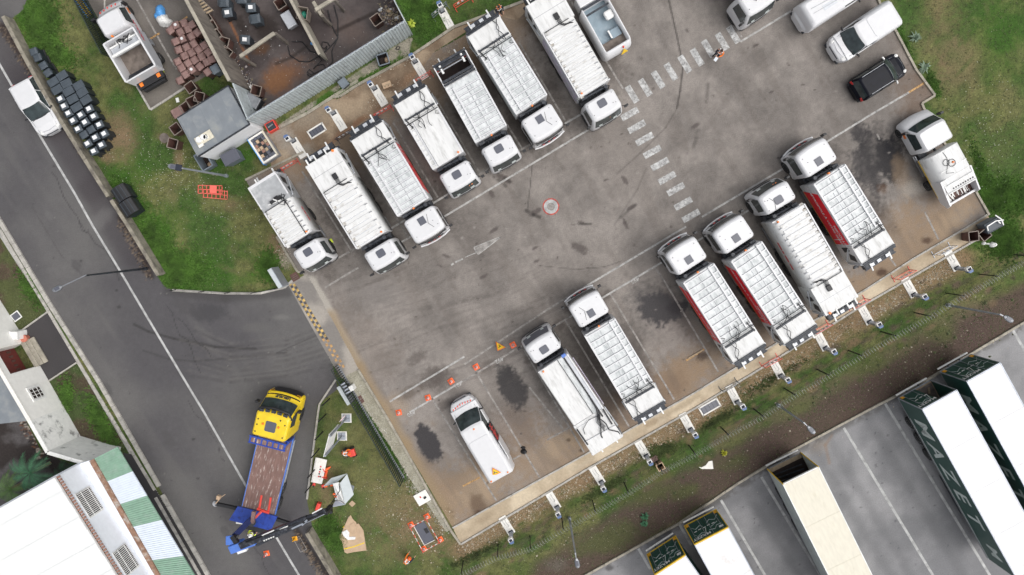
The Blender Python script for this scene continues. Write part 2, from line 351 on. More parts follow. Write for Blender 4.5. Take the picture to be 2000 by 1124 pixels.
# streaks along the parking axis
ax_ = math.radians(-59); s_, t_ = gx2*math.cos(ax_)+gy2*math.sin(ax_), -gx2*math.sin(ax_)+gy2*math.cos(ax_)
ST = fbm(s_*.25, t_*1.6, .8, 61, 4)
K = 1.12
def C(r, g, b): return np.array(lin((r, g, b)))/K
def base(c1, c2, w): return c1+(c2-c1)*w[..., None]
VG = base(C(64,88,38), C(104,106,64), sm(.40,.62,NM*.6+NB*.4)) * (1+.6*(NF-.5)+.7*(NG-.5))[..., None]
RD = base(C(86,84,86), C(104,102,101), sm(.35,.65,NB)) * (1+.10*(NM-.5)+.12*(NF-.5)+.14*(NG-.5))[..., None]
YD = base(C(124,118,113), C(144,137,131), sm(.35,.65,NB*.5+NM*.5)) * (1+.18*(NM-.5)+.22*(NF-.5)+.28*(NG-.5))[..., None]
COLS = {
 'grass_verge': VG, 'road': RD, 'yard': YD,
 'road_kerb_strip': base(C(150,148,144), C(185,183,178), sm(.3,.7,NM)),
 'driveway': base(C(62,60,61), C(74,71,72), NM), 'side_strip': base(C(58,56,58), C(72,70,70), NM),
 'courtyard': base(C(62,56,54), C(100,96,96), sm(.4,.6,NM)),
 'parking_area': base(C(104,99,94), C(122,116,110), sm(.35,.65,NM)),
 'compound_floor': base(C(66,58,57), C(92,84,82), sm(.35,.65,NM*.6+NB*.4)),
 'gate_apron': base(C(135,130,125), C(170,163,154), sm(.35,.65,NM)),
 'service_path': base(C(128,109,90), C(168,149,126), sm(.35,.65,NM)) * (1+.3*(NF-.5))[..., None],
 'footpath': base(C(184,167,142), C(210,194,168), sm(.35,.65,NM)) * (1+.14*(NF-.5))[..., None],
 'gravel_strip': base(C(135,130,112), C(180,176,160), NF),
 'trailer_park': base(C(128,128,130), C(152,151,152), sm(.35,.65,NB*.6+NM*.4)) * (1+.2*(NM-.5)+.12*(NF-.5))[..., None],
}
CANV = None
def setc(nm):
    global CANV; CANV = COLS[nm]
def blob(u, v, ru, rv, ang, c, st=1.0, soft=.35, nz=.9):
    m = max(ru, rv)*1.9+6
    mk = (abs(vu-u) < m) & (abs(vv-v) < m)
    du, dv = vu[mk]-u, vv[mk]-v; a = math.radians(ang); p = (du*math.cos(a)+dv*math.sin(a))/ru; q = (-du*math.sin(a)+dv*math.cos(a))/rv
    d = np.hypot(p, q)+NE[mk]*nz*1.7+(NF[mk]-.5)*.55*min(1, nz+.3)+(NG[mk]-.5)*.6*min(1, nz+.3); w = st*(1-sm(1-soft, 1+soft, d))
    CANV[mk] = CANV[mk]*(1-w[:, None])+np.array(c)*w[:, None]
def line(pts, wd, c, st=1.0, brk=0.0, soft=.6):
    for (x1, y1), (x2, y2) in zip(pts[:-1], pts[1:]):
        m = wd*2+4
        mk = (vu > min(x1,x2)-m) & (vu < max(x1,x2)+m) & (vv > min(y1,y2)-m) & (vv < max(y1,y2)+m)
        dx, dy = x2-x1, y2-y1; t = np.clip(((vu[mk]-x1)*dx+(vv[mk]-y1)*dy)/(dx*dx+dy*dy), 0, 1)
        d = np.hypot(x1+t*dx-vu[mk], y1+t*dy-vv[mk])/wd+NE[mk]*.5
        w = st*(1-sm(1-soft, 1+soft, d))
        if brk: w = w*sm(brk-.12, brk+.12, NF[mk])
        CANV[mk] = CANV[mk]*(1-w[:, None])+np.array(c)*w[:, None]
# ---- yard: dust, mud, oil, patches, tyre marks
setc('yard')
mud, mudd, tan, tanl, oil, oild, gd = C(118,98,82), C(96,80,70), C(150,128,104), C(170,150,126), C(58,56,58), C(42,41,44), C(88,84,82)
# brown wear behind the bays (rear of the upper row, all along the lower row)
for u, v, ru, rv, st in [(560,330,60,40,.8),(640,300,60,45,.8),(720,250,70,50,.85),(800,190,70,50,.85),(880,140,60,50,.8),(940,90,60,50,.8),(1000,50,70,50,.8),(1010,130,30,80,.5),
    (700,700,60,90,.25),(850,960,70,90,.75),(930,960,90,60,.8),(1060,900,100,60,.8),(1160,850,80,50,.75),(1000,850,60,50,.45),(1380,700,90,50,.8),(1330,740,90,40,.8),(1250,780,80,40,.6),(1420,640,50,50,.5),
    (1780,480,110,60,.85),(1850,400,80,60,.75),(1730,540,90,40,.8),(1650,590,80,30,.7),(1830,240,50,70,.45),(1800,180,50,40,.4),(1780,130,40,60,.35),(1500,680,90,40,.7)]:
    blob(u, v, ru, rv, -30, tan if st > .6 else mud, st*.8, .6, 1.0)
for u, v, ru, rv in [(760,800,60,24),(820,1000,30,60),(1180,860,40,16),(1870,430,40,20),(1100,860,60,20),(930,960,40,24),(1720,590,30,14),(640,310,30,14)]:
    blob(u, v, ru, rv, -30, tanl, .55, .7, 1.2)
w = sm(.52,.66,ST)*.24; CANV[:] = CANV*(1-w[...,None])+C(100,92,86)*w[...,None]
w = sm(.60,.75,NM)*.14; CANV[:] = CANV*(1-w[...,None])+C(146,140,134)*w[...,None]
for u, v in [(600,470),(650,430),(735,420),(790,350),(845,390),(870,260),(900,200),(935,260),(960,170),(1010,240),(1000,120),(1085,190),(1100,120),(1060,70),(705,330),(1180,110)]:   # dark blobs between the parked trucks
    blob(u, v, 24, 60, -30, C(62,55,52), .55, .7, 1.0)
for u, v in [(1080,740),(1140,690),(1170,760),(1230,700),(1430,600),(1520,560),(1520,440),(1600,390),(1690,400),(1330,620),(1420,560),(1640,320)]:
    blob(u, v, 26, 60, -30, C(78,72,69), .6, .7, 1.0)
blob(838,868,22,40,-28,C(64,62,64),.97,.14,.25)
blob(1000,758,22,38,-28,C(62,60,61),.9,.3,.7); blob(985,735,14,20,0,C(66,64,64),.8,.4,.9)
blob(1282,604,44,30,10,C(58,57,61),.92,.25,.7); blob(1270,590,60,40,10,C(82,80,80),.6,.5,1); blob(1325,600,22,12,-10,C(62,60,62),.8,.35,.8)
blob(1372,695,22,14,0,C(66,54,50),.8,.4,1); blob(1385,640,30,30,0,C(160,152,142),.35,.7,1.5)
blob(1735,310,26,46,-20,oild,.93,.25,.6); blob(1690,330,34,58,-25,C(62,60,62),.8,.4,1); blob(1675,262,22,24,0,oil,.85,.4,1); blob(1712,300,40,50,-20,C(58,56,57),.75,.45,1); blob(1745,290,22,30,-20,C(46,45,48),.8,.3,.8)
blob(1760,340,14,34,-10,C(160,138,114),.45,.7,1.4); blob(1790,370,26,14,0,C(185,178,168),.6,.6,1.5); blob(1725,370,10,10,0,C(90,66,48),.6,.5,1)
blob(1810,470,10,7,0,C(80,60,48),.8,.4,1); blob(1722,532,11,8,0,C(76,56,46),.85,.4,1)
blob(735,570,40,25,0,C(136,131,128),.3,.9,1.2); blob(700,700,30,60,-30,C(136,130,124),.3,.8,1.2)
for u, v, r in [(950,714,12),(860,744,22),(840,740,24),(1035,700,8),(815,700,14),(800,770,20),(870,790,10),(1090,640,14),(1185,580,12),(1115,600,10)]:
    blob(u, v, r*1.3, r*.8, -30, C(84,76,72), .55, .5, 1.2)
for u, v in [(880,1000),(876,1006),(884,1010),(873,995),(1110,860),(1135,880),(935,1000)]: blob(u, v, 5, 3.4, 0, C(74,58,46), .7, .4, .6)
blob(935,995,12,22,-20,C(84,64,50),.6,.6,1.3)
for u, v, r in [(985,350,14),(1045,415,12),(1135,435,11),(1222,440,9),(1045,485,7),(1048,510,8),(960,378,8),(1235,405,10),(1130,484,22),(1220,352,8),(1183,352,4),(1342,60,5),(1507,180,5),(1360,245,12),(945,540,9),(870,500,10),(860,520,9),(965,450,10),(1540,128,5),(1475,90,6),(1220,432,6)]:
    blob(u, v, r, r*.4, random.choice([-30,25,60]), C(82,74,72), .7, .35, .8)
for pts, wd, st in [([(1028,412),(1042,420),(1060,427)],3.5,.75),([(1118,438),(1154,438)],2.6,.65),([(1212,425),(1242,400)],2.6,.4),([(965,345),(988,364)],3,.6),([(974,340),(996,356)],3,.6),
    ([(1306,0),(1322,70),(1334,130),(1328,180),(1322,212)],1.8,.75),([(1322,212),(1300,250),(1250,300),(1205,340)],1.5,.3),([(1383,165),(1380,200)],3.2,.4),([(1354,290),(1364,255)],3.4,.4),
    ([(1040,320),(1036,360),(1030,410)],1.0,.6),([(1200,440),(1245,370),(1262,330)],1.6,.25),([(1130,526),(1180,522),(1215,510)],1.0,.45),([(1060,520),(1130,527)],1.0,.4),
    ([(1262,0),(1300,90),(1340,140)],5,.12),([(1440,170),(1380,250),(1300,300)],5,.12),([(720,620),(840,600),(990,570)],5,.16),([(700,650),(860,640),(1060,600)],4,.14),([(850,560),(940,500),(1060,470)],5,.13),
    ([(650,760),(700,690),(740,650)],4,.12),([(1010,360),(1100,330),(1200,300)],5,.10)]:
    line(pts, wd, C(58,54,52), st, .0 if wd < 2 else .38)
for _ in range(420):
    u, v = rng.uniform(600, 1880), rng.uniform(0, 1000); blob(u, v, rng.uniform(1.2,3.2), rng.uniform(1,2.4), 0, C(78,70,66) if rng.random() < .75 else C(158,152,146), rng.uniform(.3,.8), .4, .3)
for i in range(60): # faint tyre scuffs sweeping towards the gate
    u, v = rng.uniform(640, 1000), rng.uniform(540, 760); line([(u, v), (u+60, v-18), (u+130, v-50)], rng.uniform(1.2,3), C(96,90,86), .22, .42)
# pale concrete strip and dirt along the gate side
line([(606,552),(640,615),(690,705)], 13, C(176,170,160), .85, 0, .25); line([(645,620),(700,720),(790,870),(880,1020)], 13, C(152,132,104), .8, 0, .7)
# ---- road
setc('road')
w = sm(.5,.7,fbm(s_*.12,t_*1.1,.9,71,4))*.30; CANV[:] = CANV*(1-w[...,None])+C(108,106,104)*w[...,None]
dk = C(62,60,61)
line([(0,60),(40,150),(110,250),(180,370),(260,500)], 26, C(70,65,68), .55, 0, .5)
line([(262,634),(290,648),(340,662),(420,678),(500,682)], 2.4, C(60,58,58), .75, 0); line([(280,685),(330,702),(380,706),(450,700),(560,690)], 2.0, C(66,64,64), .5, 0)
for i in range(16): line([(340+rng.uniform(0,60),640+i*6),(450,672+i*5),(560,660+i*5),(660,620+i*6)], rng.uniform(1.5,4), C(66,64,64) if i%2 else C(110,107,104), .28, .45)
line([(60,400),(120,500),(165,540)], 1.2, C(66,62,62), .35, .4); line([(620,655),(540,690),(560,690)], 1, C(60,58,58), .5, 0)
blob(415,610,34,14,0,C(66,65,67),.6,.6,.9); blob(550,620,16,5,0,C(136,134,130),.35,.8,1); blob(196,428,22,12,-40,C(116,114,113),.5,.7,1)
for u, v in [(158,510),(228,568),(232,600),(105,325),(387,935),(377,858)]: blob(u, v, 3.5, 2.5, 0, C(58,56,56), .6, .4, .5)
blob(612,945,8,16,0,C(140,137,132),.5,.6,1); line([(616,800),(606,880),(598,960),(606,1030)], 8, C(92,92,90), .4, 0)
line([(330,568),(440,582),(560,572)], 10, C(72,70,70), .6, 0); line([(575,1030),(600,1068),(640,1124)], 7, C(50,43,40), .8, 0)
line([(3,52),(60,135),(112,215),(170,310)], 7, C(64,52,46), .8, 0, .8); line([(235,425),(262,462),(296,540)], 6, C(58,48,44), .8, 0, .8)
for _ in range(900):
    t = rng.random(); u, v = (3+t*170, 40+t*262) if rng.random() < .55 else (580+t*60, 1030+t*95)
    if rng.random() < .3: u, v = 240+t*58, 428+t*105
    k_ = rng.random(); blob(u-6+rng.uniform(-6,8), v+8+rng.uniform(-8,8), rng.uniform(.8,2), rng.uniform(.8,1.5), 0, C(132,117,100) if k_ < .35 else C(112,96,80) if k_ < .7 else C(44,36,34), .75, .4, .2)
for i in range(9):
    u, v = rng.uniform(30,520), rng.uniform(300,1100); pts_ = [(u, v)]
    for k in range(7): pts_.append((pts_[-1][0]+rng.uniform(4,16), pts_[-1][1]+rng.uniform(4,26)))
    line(pts_, rng.uniform(.6,1.0), C(58,56,57), .7, .25)
for u, v, ru, rv, a_, c_ in [(150,520,16,8,60,C(74,72,73)),(330,860,20,9,58,C(84,82,82)),(210,760,12,7,58,C(76,74,75)),(95,420,10,5,58,C(110,108,107)),(440,1040,14,8,60,C(78,76,77)),(500,640,30,10,0,C(104,102,100)),(360,600,24,12,30,C(78,76,77))]: blob(u, v, ru, rv, a_, c_, .45, .3, .5)
for i in range(170): blob(rng.uniform(0,640), rng.uniform(100,1124), rng.uniform(.8,2), rng.uniform(.8,1.8), 0, C(62,60,60) if i % 3 else C(134,131,126), .55, .4, .3)
# ---- lawns and verge
setc('grass_verge')
gb, gy_, ea, eb = C(58,102,24), C(116,114,76), C(134,112,88), C(86,72,62)
for u, v, ru, rv, a, st in [(80,45,40,50,0,.85),(110,105,46,24,30,.8),(60,20,24,30,0,.6),(300,480,34,80,-28,.95),(350,525,60,36,10,.95),(250,390,24,50,-30,.7),(255,340,40,28,20,.55),(525,520,22,30,0,.9),(480,545,40,14,0,.5),(330,440,36,40,0,.5),
   (820,20,36,60,-30,.85),(690,170,120,8,-30,.9),(580,240,90,7,-30,.8),(1950,380,60,40,0,.85),(1990,390,40,30,0,.8),(1760,80,14,50,-28,.6),(1820,160,14,30,-20,.7),(1920,340,16,60,-20,.6),(1970,60,60,90,0,.45),
   (480,305,60,12,-20,.6),(645,1035,22,36,-25,.95),(690,760,14,70,-30,.8),(760,870,8,60,-30,.85),(1880,460,50,26,20,.6),(1960,470,40,40,0,.6),(640,960,10,30,0,.4),
   (930,1085,70,10,-25,.7),(1170,960,60,12,-30,.6),(1290,880,44,18,-15,.85),(1400,825,50,14,-30,.8),(1340,840,70,14,-30,.7),(1500,740,90,14,-30,.7),(1640,650,90,14,-30,.55),(1840,560,80,16,-30,.6),(1840,660,26,24,0,.75),(1960,560,50,16,-25,.5),(1745,690,50,20,-20,.5),(1440,870,40,26,-20,.6),(1530,860,24,20,0,.6),(1630,780,20,14,0,.5),(1060,1105,60,14,-20,.6),(1195,1030,40,18,0,.5),(1270,975,30,12,-20,.4),(1320,910,20,10,0,.4),(1000,1120,90,14,-20,.4)]:
    blob(u, v, ru, rv, a, gb*.9 if v < 560 else C(74,92,42), st if v < 560 else st*.8, .55, .9)
for u, v, ru, rv, st in [(230,260,26,44,.75),(232,255,14,20,.7),(210,310,20,8,.6),(455,400,26,16,.5),(400,375,20,20,.4),(540,500,18,40,.85),(1840,40,30,60,.5),(1870,130,30,40,.5),(1800,60,20,40,.35),(1980,200,20,40,.35),(160,20,20,60,.3),(330,210,60,14,.35),(350,310,8,18,.7),(322,270,10,8,.7),(700,860,60,60,.3),(780,990,60,60,.5),(830,1030,50,40,.75),(860,1060,40,20,.6),(720,960,60,40,.35),(640,950,16,40,.6),(760,1080,60,30,.3),(1960,300,30,40,.3)]:
    blob(u, v, ru, rv, 0, gy_ if st < .5 else ea, st, .8, 1.4)
for a_, b_ in [((900,1075),(1140,935)),((1140,935),(1360,815)),((1360,815),(1690,618)),((1690,618),(1880,505))]:    # pale stony earth beside the path
    line([a_, b_], 21, C(138,115,88), .9, 0, .7)
for u, v, ru, rv in [(1400,860,220,20),(1000,1110,200,20)]: pass
line([(1080,1130),(1300,985),(1500,880),(1700,765),(1900,655),(2060,570)], 42, C(86,71,64), .95, 0, .4)
line([(1400,860),(1560,790),(1760,680),(1900,600)], 14, C(100,90,70), .7, .35, .8)
for u, v, ru, rv in [(1440,900,34,16),(1560,800,30,18),(1280,965,40,14),(1845,655,26,20),(1700,715,50,14),(1170,1060,60,20),(1340,960,30,12)]: blob(u, v, ru, rv, -20, C(84,96,48), .55, .7, 1.4)
blob(1090,1105,22,14,0,C(110,106,96),.5,.6,1)
for pl, c1, c2 in [([(-100,400),(0,450),(100,606),(40,648),(-100,560)], C(84,72,58), C(78,84,50)), ([(90,744),(152,708),(303,953),(240,885),(203,866),(155,854)], C(76,66,52), C(66,80,44)), ([(668,738),(735,830),(800,935),(790,945),(640,720)], C(84,84,62), C(64,90,40))]:
    mk = pip(vu, vv, pl); ww = sm(.42,.58,NM[mk])[:, None]; CANV[mk] = (c1*(1-ww)+c2*ww)*(1+.5*(NF[mk]-.5))[:, None]
blob(555,505,24,22,0,C(158,150,135),.75,.5,1); blob(545,480,14,26,-20,C(128,104,84),.8,.5,1)
mk = pip(vu, vv, [(524,262),(540,247),(806,68),(800,112),(700,166),(650,192),(560,245)]); ww = sm(.45,.55,NM[mk])[:, None]
CANV[mk] = (C(148,142,128)*(1-ww)+C(66,98,34)*ww)*(1+.4*(NF[mk]-.5))[:, None]
for i in range(420):                                  # patchy bare earth through the verge grass
    t = rng.random(); u, v = 960+t*1060+rng.normal(0,26), 1085-t*600+rng.normal(0,22)
    blob(u, v, rng.uniform(4,14), rng.uniform(2,6), -30, random.choice([C(124,104,80),C(98,84,70),C(88,76,66),C(84,92,46),C(70,86,40)]), rng.uniform(.35,.8), .6, 1.2)
for i in range(220):                                  # darker and lighter turf patches
    u, v = rng.uniform(60,560), rng.uniform(0,560)
    if i % 3 == 0: u, v = rng.uniform(1760,2000), rng.uniform(0,420)
    if i % 3 == 1: u, v = rng.uniform(620,900), rng.uniform(780,1124)
    blob(u, v, rng.uniform(4,22), rng.uniform(3,14), rng.uniform(0,180), random.choice([C(58,88,34),C(108,110,70),C(78,98,44),C(124,112,82),C(66,84,40)]), rng.uniform(.15,.5), .8, 1.3)
# ---- compound floor: wet tracks, rust, litter dirt
setc('compound_floor')
for u, v, ru, rv, c in [(560,150,46,26,C(120,84,60)),(540,160,30,16,C(132,92,60)),(620,60,50,30,C(70,62,62)),(690,60,40,30,C(98,84,78)),(490,120,30,20,C(60,52,52)),(460,160,24,40,C(52,46,46)),(480,190,30,30,C(48,45,47)),(770,30,26,22,C(54,46,40)),(520,60,20,30,C(42,34,30)),(470,50,14,24,C(40,32,28)),(510,95,14,10,C(90,62,40)),(600,190,60,12,C(84,84,88)),(690,130,40,20,C(96,82,76)),(425,70,24,50,C(48,40,36)),(740,110,40,20,C(96,88,86))]:
    blob(u, v, ru, rv, -30, c, .75, .6, 1.2)
line([(655,62),(700,40),(740,22)], 4, C(46,36,32), .8, 0); line([(540,125),(570,112),(600,90)], 3, C(46,38,34), .7, 0); line([(448,40),(488,125)], 2.2, C(150,98,62), .8, .3)
for _ in range(260):
    t = rng.random(); u, v = 450+t*60+rng.normal(0,8), 120+t*90+rng.normal(0,8)
    if rng.random() < .4: u, v = 765+rng.normal(0,14), 30+rng.normal(0,16)
    blob(u, v, rng.uniform(.8,1.8), rng.uniform(.8,1.6), 0, random.choice([C(190,185,175),C(150,140,150),C(120,90,70),C(170,160,120)]), .8, .4, .2)
setc('parking_area'); line([(180,0),(240,90),(262,150)], 8, C(84,80,76), .4, 0)
blob(310,180,40,26,-30,C(130,124,116),.5,.7,1.2); blob(330,60,30,40,0,C(96,92,90),.5,.7,1); blob(262,-10,40,30,0,C(90,86,84),.5,.7,1)
setc('service_path')
for u, v, ru, rv, c in [(760,215,60,12,C(150,112,84)),(690,262,50,12,C(144,110,86)),(610,225,50,24,C(150,138,122)),(770,170,24,12,C(110,92,76)),(860,120,40,16,C(120,98,78)),(560,275,20,24,C(170,162,150)),(940,45,40,14,C(160,132,100)),(820,150,30,12,C(165,132,104)),(590,300,20,14,C(150,142,130))]: blob(u, v, ru, rv, -30, c, .75, .7, 1.3)
setc('footpath')
for _ in range(26):
    t = rng.random(); blob(900+t*1000, 1046-t*600+rng.uniform(-8,8), rng.uniform(10,30), rng.uniform(4,9), -30, random.choice([C(140,116,88),C(190,176,154),C(150,132,108)]), .5, .7, 1.2)
setc('trailer_park')
for a_, b_ in [((1380,1000),(1470,1124)),((1450,950),(1560,1124)),((1620,860),(1780,1124)),((1690,810),(1880,1124)),((1590,880),(1740,1124))]: line([a_, b_], 9, C(104,104,106), .35, 0, .8)
blob(1600,870,24,16,-30,C(142,128,112),.45,.7,1); line([(1625,850),(1612,870),(1620,905)], 3, C(140,118,98), .5, 0); blob(1190,1110,8,6,0,C(66,64,64),.7,.5,.8)
for _ in range(120): blob(rng.uniform(1200,1950), rng.uniform(780,1124), rng.uniform(1,2.4), rng.uniform(1,2), 0, C(66,66,68), .6, .4, .3)
line([(1110,1135),(1326,1025),(1545,886),(1990,640)], 9, C(80,76,70), .6, .40, .7)
setc('courtyard')
for _ in range(150):
    t = rng.random(); blob(35+t*45+rng.normal(0,5), 800+t*90+rng.normal(0,7), rng.uniform(1.2,3), 1.5, 0, random.choice([C(120,84,66),C(190,178,165),C(44,38,36)]), .85, .4, .3)
GM = {'road': ground_mat('worn_asphalt', .85, .16, 14), 'yard': ground_mat('dusty_asphalt', .9, .24, 14, .06), 'grass_verge': ground_mat('mown_grass', .95, .42, 11, .10, .8),
 'road_kerb_strip': ground_mat('gutter_concrete', .9, .14, 5), 'gravel_strip': ground_mat('pale_gravel', .95, .45, 12, .5, .9), 'footpath': ground_mat('sandy_concrete', .9, .14, 6, .08),
 'service_path': ground_mat('dirty_concrete', .95, .22, 8, .12), 'gate_apron': ground_mat('pale_concrete', .9, .14, 8), 'compound_floor': ground_mat('wet_concrete', .5, .16, 5),
 'courtyard': ground_mat('courtyard_asphalt', .9, .25, 6), 'parking_area': ground_mat('old_asphalt', .9, .15, 9), 'trailer_park': ground_mat('grey_asphalt', .85, .18, 12, .06)}
GM['driveway'] = GM['side_strip'] = GM['road']
idx = np.arange(nx*ny).reshape(ny, nx); fx_, fy_ = gx2.ravel(), gy2.ravel()
GR = {}
for k, nm in enumerate(NAMES):
    ys, xs = np.nonzero(lab == k)
    if len(ys) == 0: continue
    q = np.stack([idx[ys, xs], idx[ys, xs+1], idx[ys+1, xs+1], idx[ys+1, xs]], 1)
    used, inv = np.unique(q, return_inverse=True)
    zz = (NF.ravel()[used]-.5)*.05*(nm in ('grass_verge',)) + (.03 if nm in ('service_path',) else 0)*0
    co = np.stack([fx_[used], fy_[used], zz if nm == 'grass_verge' else np.zeros(len(used))], 1).astype(np.float32)
    me = bpy.data.meshes.new(nm); me.vertices.add(len(used)); me.vertices.foreach_set('co', co.ravel())
    me.loops.add(len(q)*4); me.loops.foreach_set('vertex_index', inv.ravel().astype(np.int32))
    me.polygons.add(len(q)); me.polygons.foreach_set('loop_start', np.arange(len(q), dtype=np.int32)*4)
    me.polygons.foreach_set('use_smooth', np.ones(len(q), bool))
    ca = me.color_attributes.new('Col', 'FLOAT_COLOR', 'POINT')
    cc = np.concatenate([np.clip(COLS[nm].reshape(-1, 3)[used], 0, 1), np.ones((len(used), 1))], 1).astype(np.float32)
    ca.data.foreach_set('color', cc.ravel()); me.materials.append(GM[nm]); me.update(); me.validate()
    GR[nm] = obj(nm, me, kind='structure')
MB().add([(-500,-500,-.12),(500,-500,-.12),(500,500,-.12),(-500,500,-.12)], [(0,1,2,3)]).build('ground', mat('far_ground', (.10,.11,.075), .95, var=.4, scale=.2), kind='structure')
# ---- painted markings: thin sheets 5 mm above the asphalt
def strip(parent, name, p0, p1, w_px, m, z=.006):
    a, b = P(*p0), P(*p1); d = (b-a); n = Vector((-d.y, d.x, 0)).normalized()*(w_px/27.3/2)
    k = max(1, int(d.length/3)); mb = MB()
    for i in range(k):
        s, t = a+d*i/k, a+d*(i+1)/k
        mb.add([(s+n).to_tuple()[:2]+(z,), (s-n).to_tuple()[:2]+(z,), (t-n).to_tuple()[:2]+(z,), (t+n).to_tuple()[:2]+(z,)], [(0,1,2,3)])
    return mb.build(name, m, parent)
Y, RDO, TP = GR['yard'], GR['road'], GR['trailer_park']
for a_, b_ in [((635,562),(700,523)),((740,500),(960,368)),((960,368),(1149,254)),((1103,242),(1136,223)),((888,368),(1038,281)),((740,461),(888,372)),((661,504),(740,461)),
    ((1077,600),(1140,562)),((1140,562),(1340,443)),((1371,424),(1536,326)),((1536,326),(1622,273)),((1622,273),(1700,225)),((1700,225),(1775,181)),((907,755),(1077,600+0)) if False else ((907,712),(1077,600)),((761,785),(907,697)),
    ((1112,620),(1180,580)),((1180,580),(1294,512)),((1340,484),(1466,409)),((1017,677),(1112,620)),((905,745),(1008,682)),((800,806),(903,745)),((1446,82),(1545,22))]:
    strip(Y, 'bay_line', a_, b_, 3.6, M['paintf'] if a_[0] < 740 or 880 < a_[0] < 1090 and a_[1] > 590 or a_[0] == 888 else M['paintw'])
strip(Y, 'bay_line', (1775,181), (1806,162), 3.6, M['painto'])
for a_, b_ in [((842,776),(970,979)),((929,726),(1054,933)),((1024,684),(1141,884)),((1034,757),(1099,837)),((1104,626),(1229,834)),((1192,574),(1317,781)),((1278,522),(1296,547)),((1296,547),(1373,675)),((1373,675),(1403,727)),
    ((1713,262),(1718,273)),((1806,414),(1833,468)),((1737,503),(1750,520)),((688,493),(590,335)),((798,466),(700,300)),((855,386),(768,240)),((937,338),(849,189)),((1019,290),(955,186)),((1104,236),(1014,84)),((1217,174),(1171,98)),((1171,98),(1110,-6)),((1449,73),(1425,40))]:
    strip(Y, 'bay_line', a_, b_, 3.4, M['paintf'])
for a_, b_ in [((1068,860),(1111,836)),((904,950),(937,933)),((1001,898),(1018,889)),((1340,705),(1376,682)),((1332,779),(1340,774)),((1330,610),(1333,603))]:
    strip(Y, 'bay_tick', a_, b_, 3.4, M['painto'] if a_[0] in (904,1340) else M['paintf'])
for u, v in [(1433,67.6),(1411,81),(1384,94.7),(1362,111.6),(1338,125),(1311,140),(1286,155.5),(1260.6,170.7),(1235,184)]: strip(Y, 'crossing_stripe', (u-10,v-15), (u+9,v+16), 12, M['paintz'])
for u, v in [(1230,223),(1243.7,248),(1259,272),(1274,297),(1289,321),(1303,348),(1320,370),(1334.5,398),(1349.7,422)]: strip(Y, 'crossing_stripe', (u-16,v+9), (u+16,v-9), 12, M['paintz'])
pts = [(-30,75),(0,127),(24,169),(69,250),(147,380),(182,443),(233,527),(286,617),(324,681),(365,750),(400,808),(479,947),(525,1025),(584,1124),(610,1170)]
for a_, b_ in zip(pts[:-1], pts[1:]): strip(RDO, 'centre_line', a_, b_, 4.4, M['paintl'])
for a_, b_ in [((1326,1023),(1350,1065)),((1408,977),(1520,1168)),((1487,932),(1630,1170)),((1648,836),(1850,1170)),((1729,789),(1960,1168)),((1247,1072),(1270,1112)),((1978,645),(2060,785))]: strip(TP, 'trailer_bay_line', a_, b_, 5.0, M['paintl'])
for a_, b_ in [((262,-10),(318,90)),((318,90),(345,136))]: strip(GR['parking_area'], 'bay_line', a_, b_, 3.4, M['paintf'])
for a_, b_ in [((294,76),(312,65)),((350,45),(366,33))]: strip(GR['parking_area'], 'bay_line', a_, b_, 3.4, M['painto'])
# arrow, round marking, sliding-gate track, sign plate outline
for a_, b_, w_ in [((881,518),(886,515),3.5),((889,513),(904,506),3),((908,503),(930,494),1.6),((926,484),(978,463),2.6),((926,484),(934,497),2.5),((934,497),(978,463),2.6),((928,491),(956,477),4)]: strip(Y, 'arrow_stroke', a_, b_, w_, M['paintw'])
mb = MB(); mb.add([P(926,484,.0065), P(934,498,.0065), P(979,462,.0065)], [(0,1,2)]); mb.build('arrow_head', M['paintf'], Y)
c = P(1076,404)
def ringm(name, r0, r1, m, par, z=.007, n=40):
    mb = MB(); vs = [(c.x+r*math.cos(2*math.pi*i/n), c.y+r*math.sin(2*math.pi*i/n), z) for r in (r0, r1) for i in range(n)]
    mb.add(vs, [(i, n+i, n+(i+1) % n, (i+1) % n) for i in range(n)]); return mb.build(name, m, par)
ringm('round_marking_border', .50, .60, M['paintr'], Y); ringm('round_marking_field', .27, .50, M['paintl'], Y); ringm('round_marking_field', .01, .25, M['paintf'], Y)
GA = GR['gate_apron']
g0, g1 = Vector((567,552)), Vector((668,720))
for i in range(17):
    for j in range(2):
        t = (i+.5*j)/17
        a_ = g0.lerp(g1, t)+Vector((5.5*j-1.5, -3*j+1)); b_ = g0.lerp(g1, t+.5/17)+Vector((5.5*j-1.5, -3*j+1))
        strip(GA, 'hazard_block', tuple(a_), tuple(b_), 4.8, M['painty'] if t < .62 else M['painto'])
        b2 = g0.lerp(g1, t+1/17)+Vector((5.5*j-1.5, -3*j+1))
        if t < .62: strip(GA, 'hazard_block', tuple(b_), tuple(b2), 4.8, M['paintk'])
def text_mesh(s, size, m, ext=0.0, bold=0.0):
    cu_ = bpy.data.curves.new('t', 'FONT'); cu_.body = s; cu_.size = size; cu_.align_x = 'CENTER'; cu_.align_y = 'CENTER'; cu_.extrude = ext; cu_.offset = bold; cu_.resolution_u = 3
    o = bpy.data.objects.new('t', cu_); COL.objects.link(o)
    me = bpy.data.meshes.new_from_object(o.evaluated_get(bpy.context.evaluated_depsgraph_get())); bpy.data.objects.remove(o)
    me.materials.clear(); me.materials.append(m); return me
def gtext(s, u, v, ang, size, m, par, z=.008):
    p = P(u, v, z); return obj('lettering', text_mesh(s, size, m, 0, .008), par, loc=p, rot=(0, 0, math.radians(ang)))
for s, u, v in [('490',803,808),('491',894,752),('492',975,704),('495',1240,548)]: gtext(s, u, v, 210, .42, M['paintw'], Y)
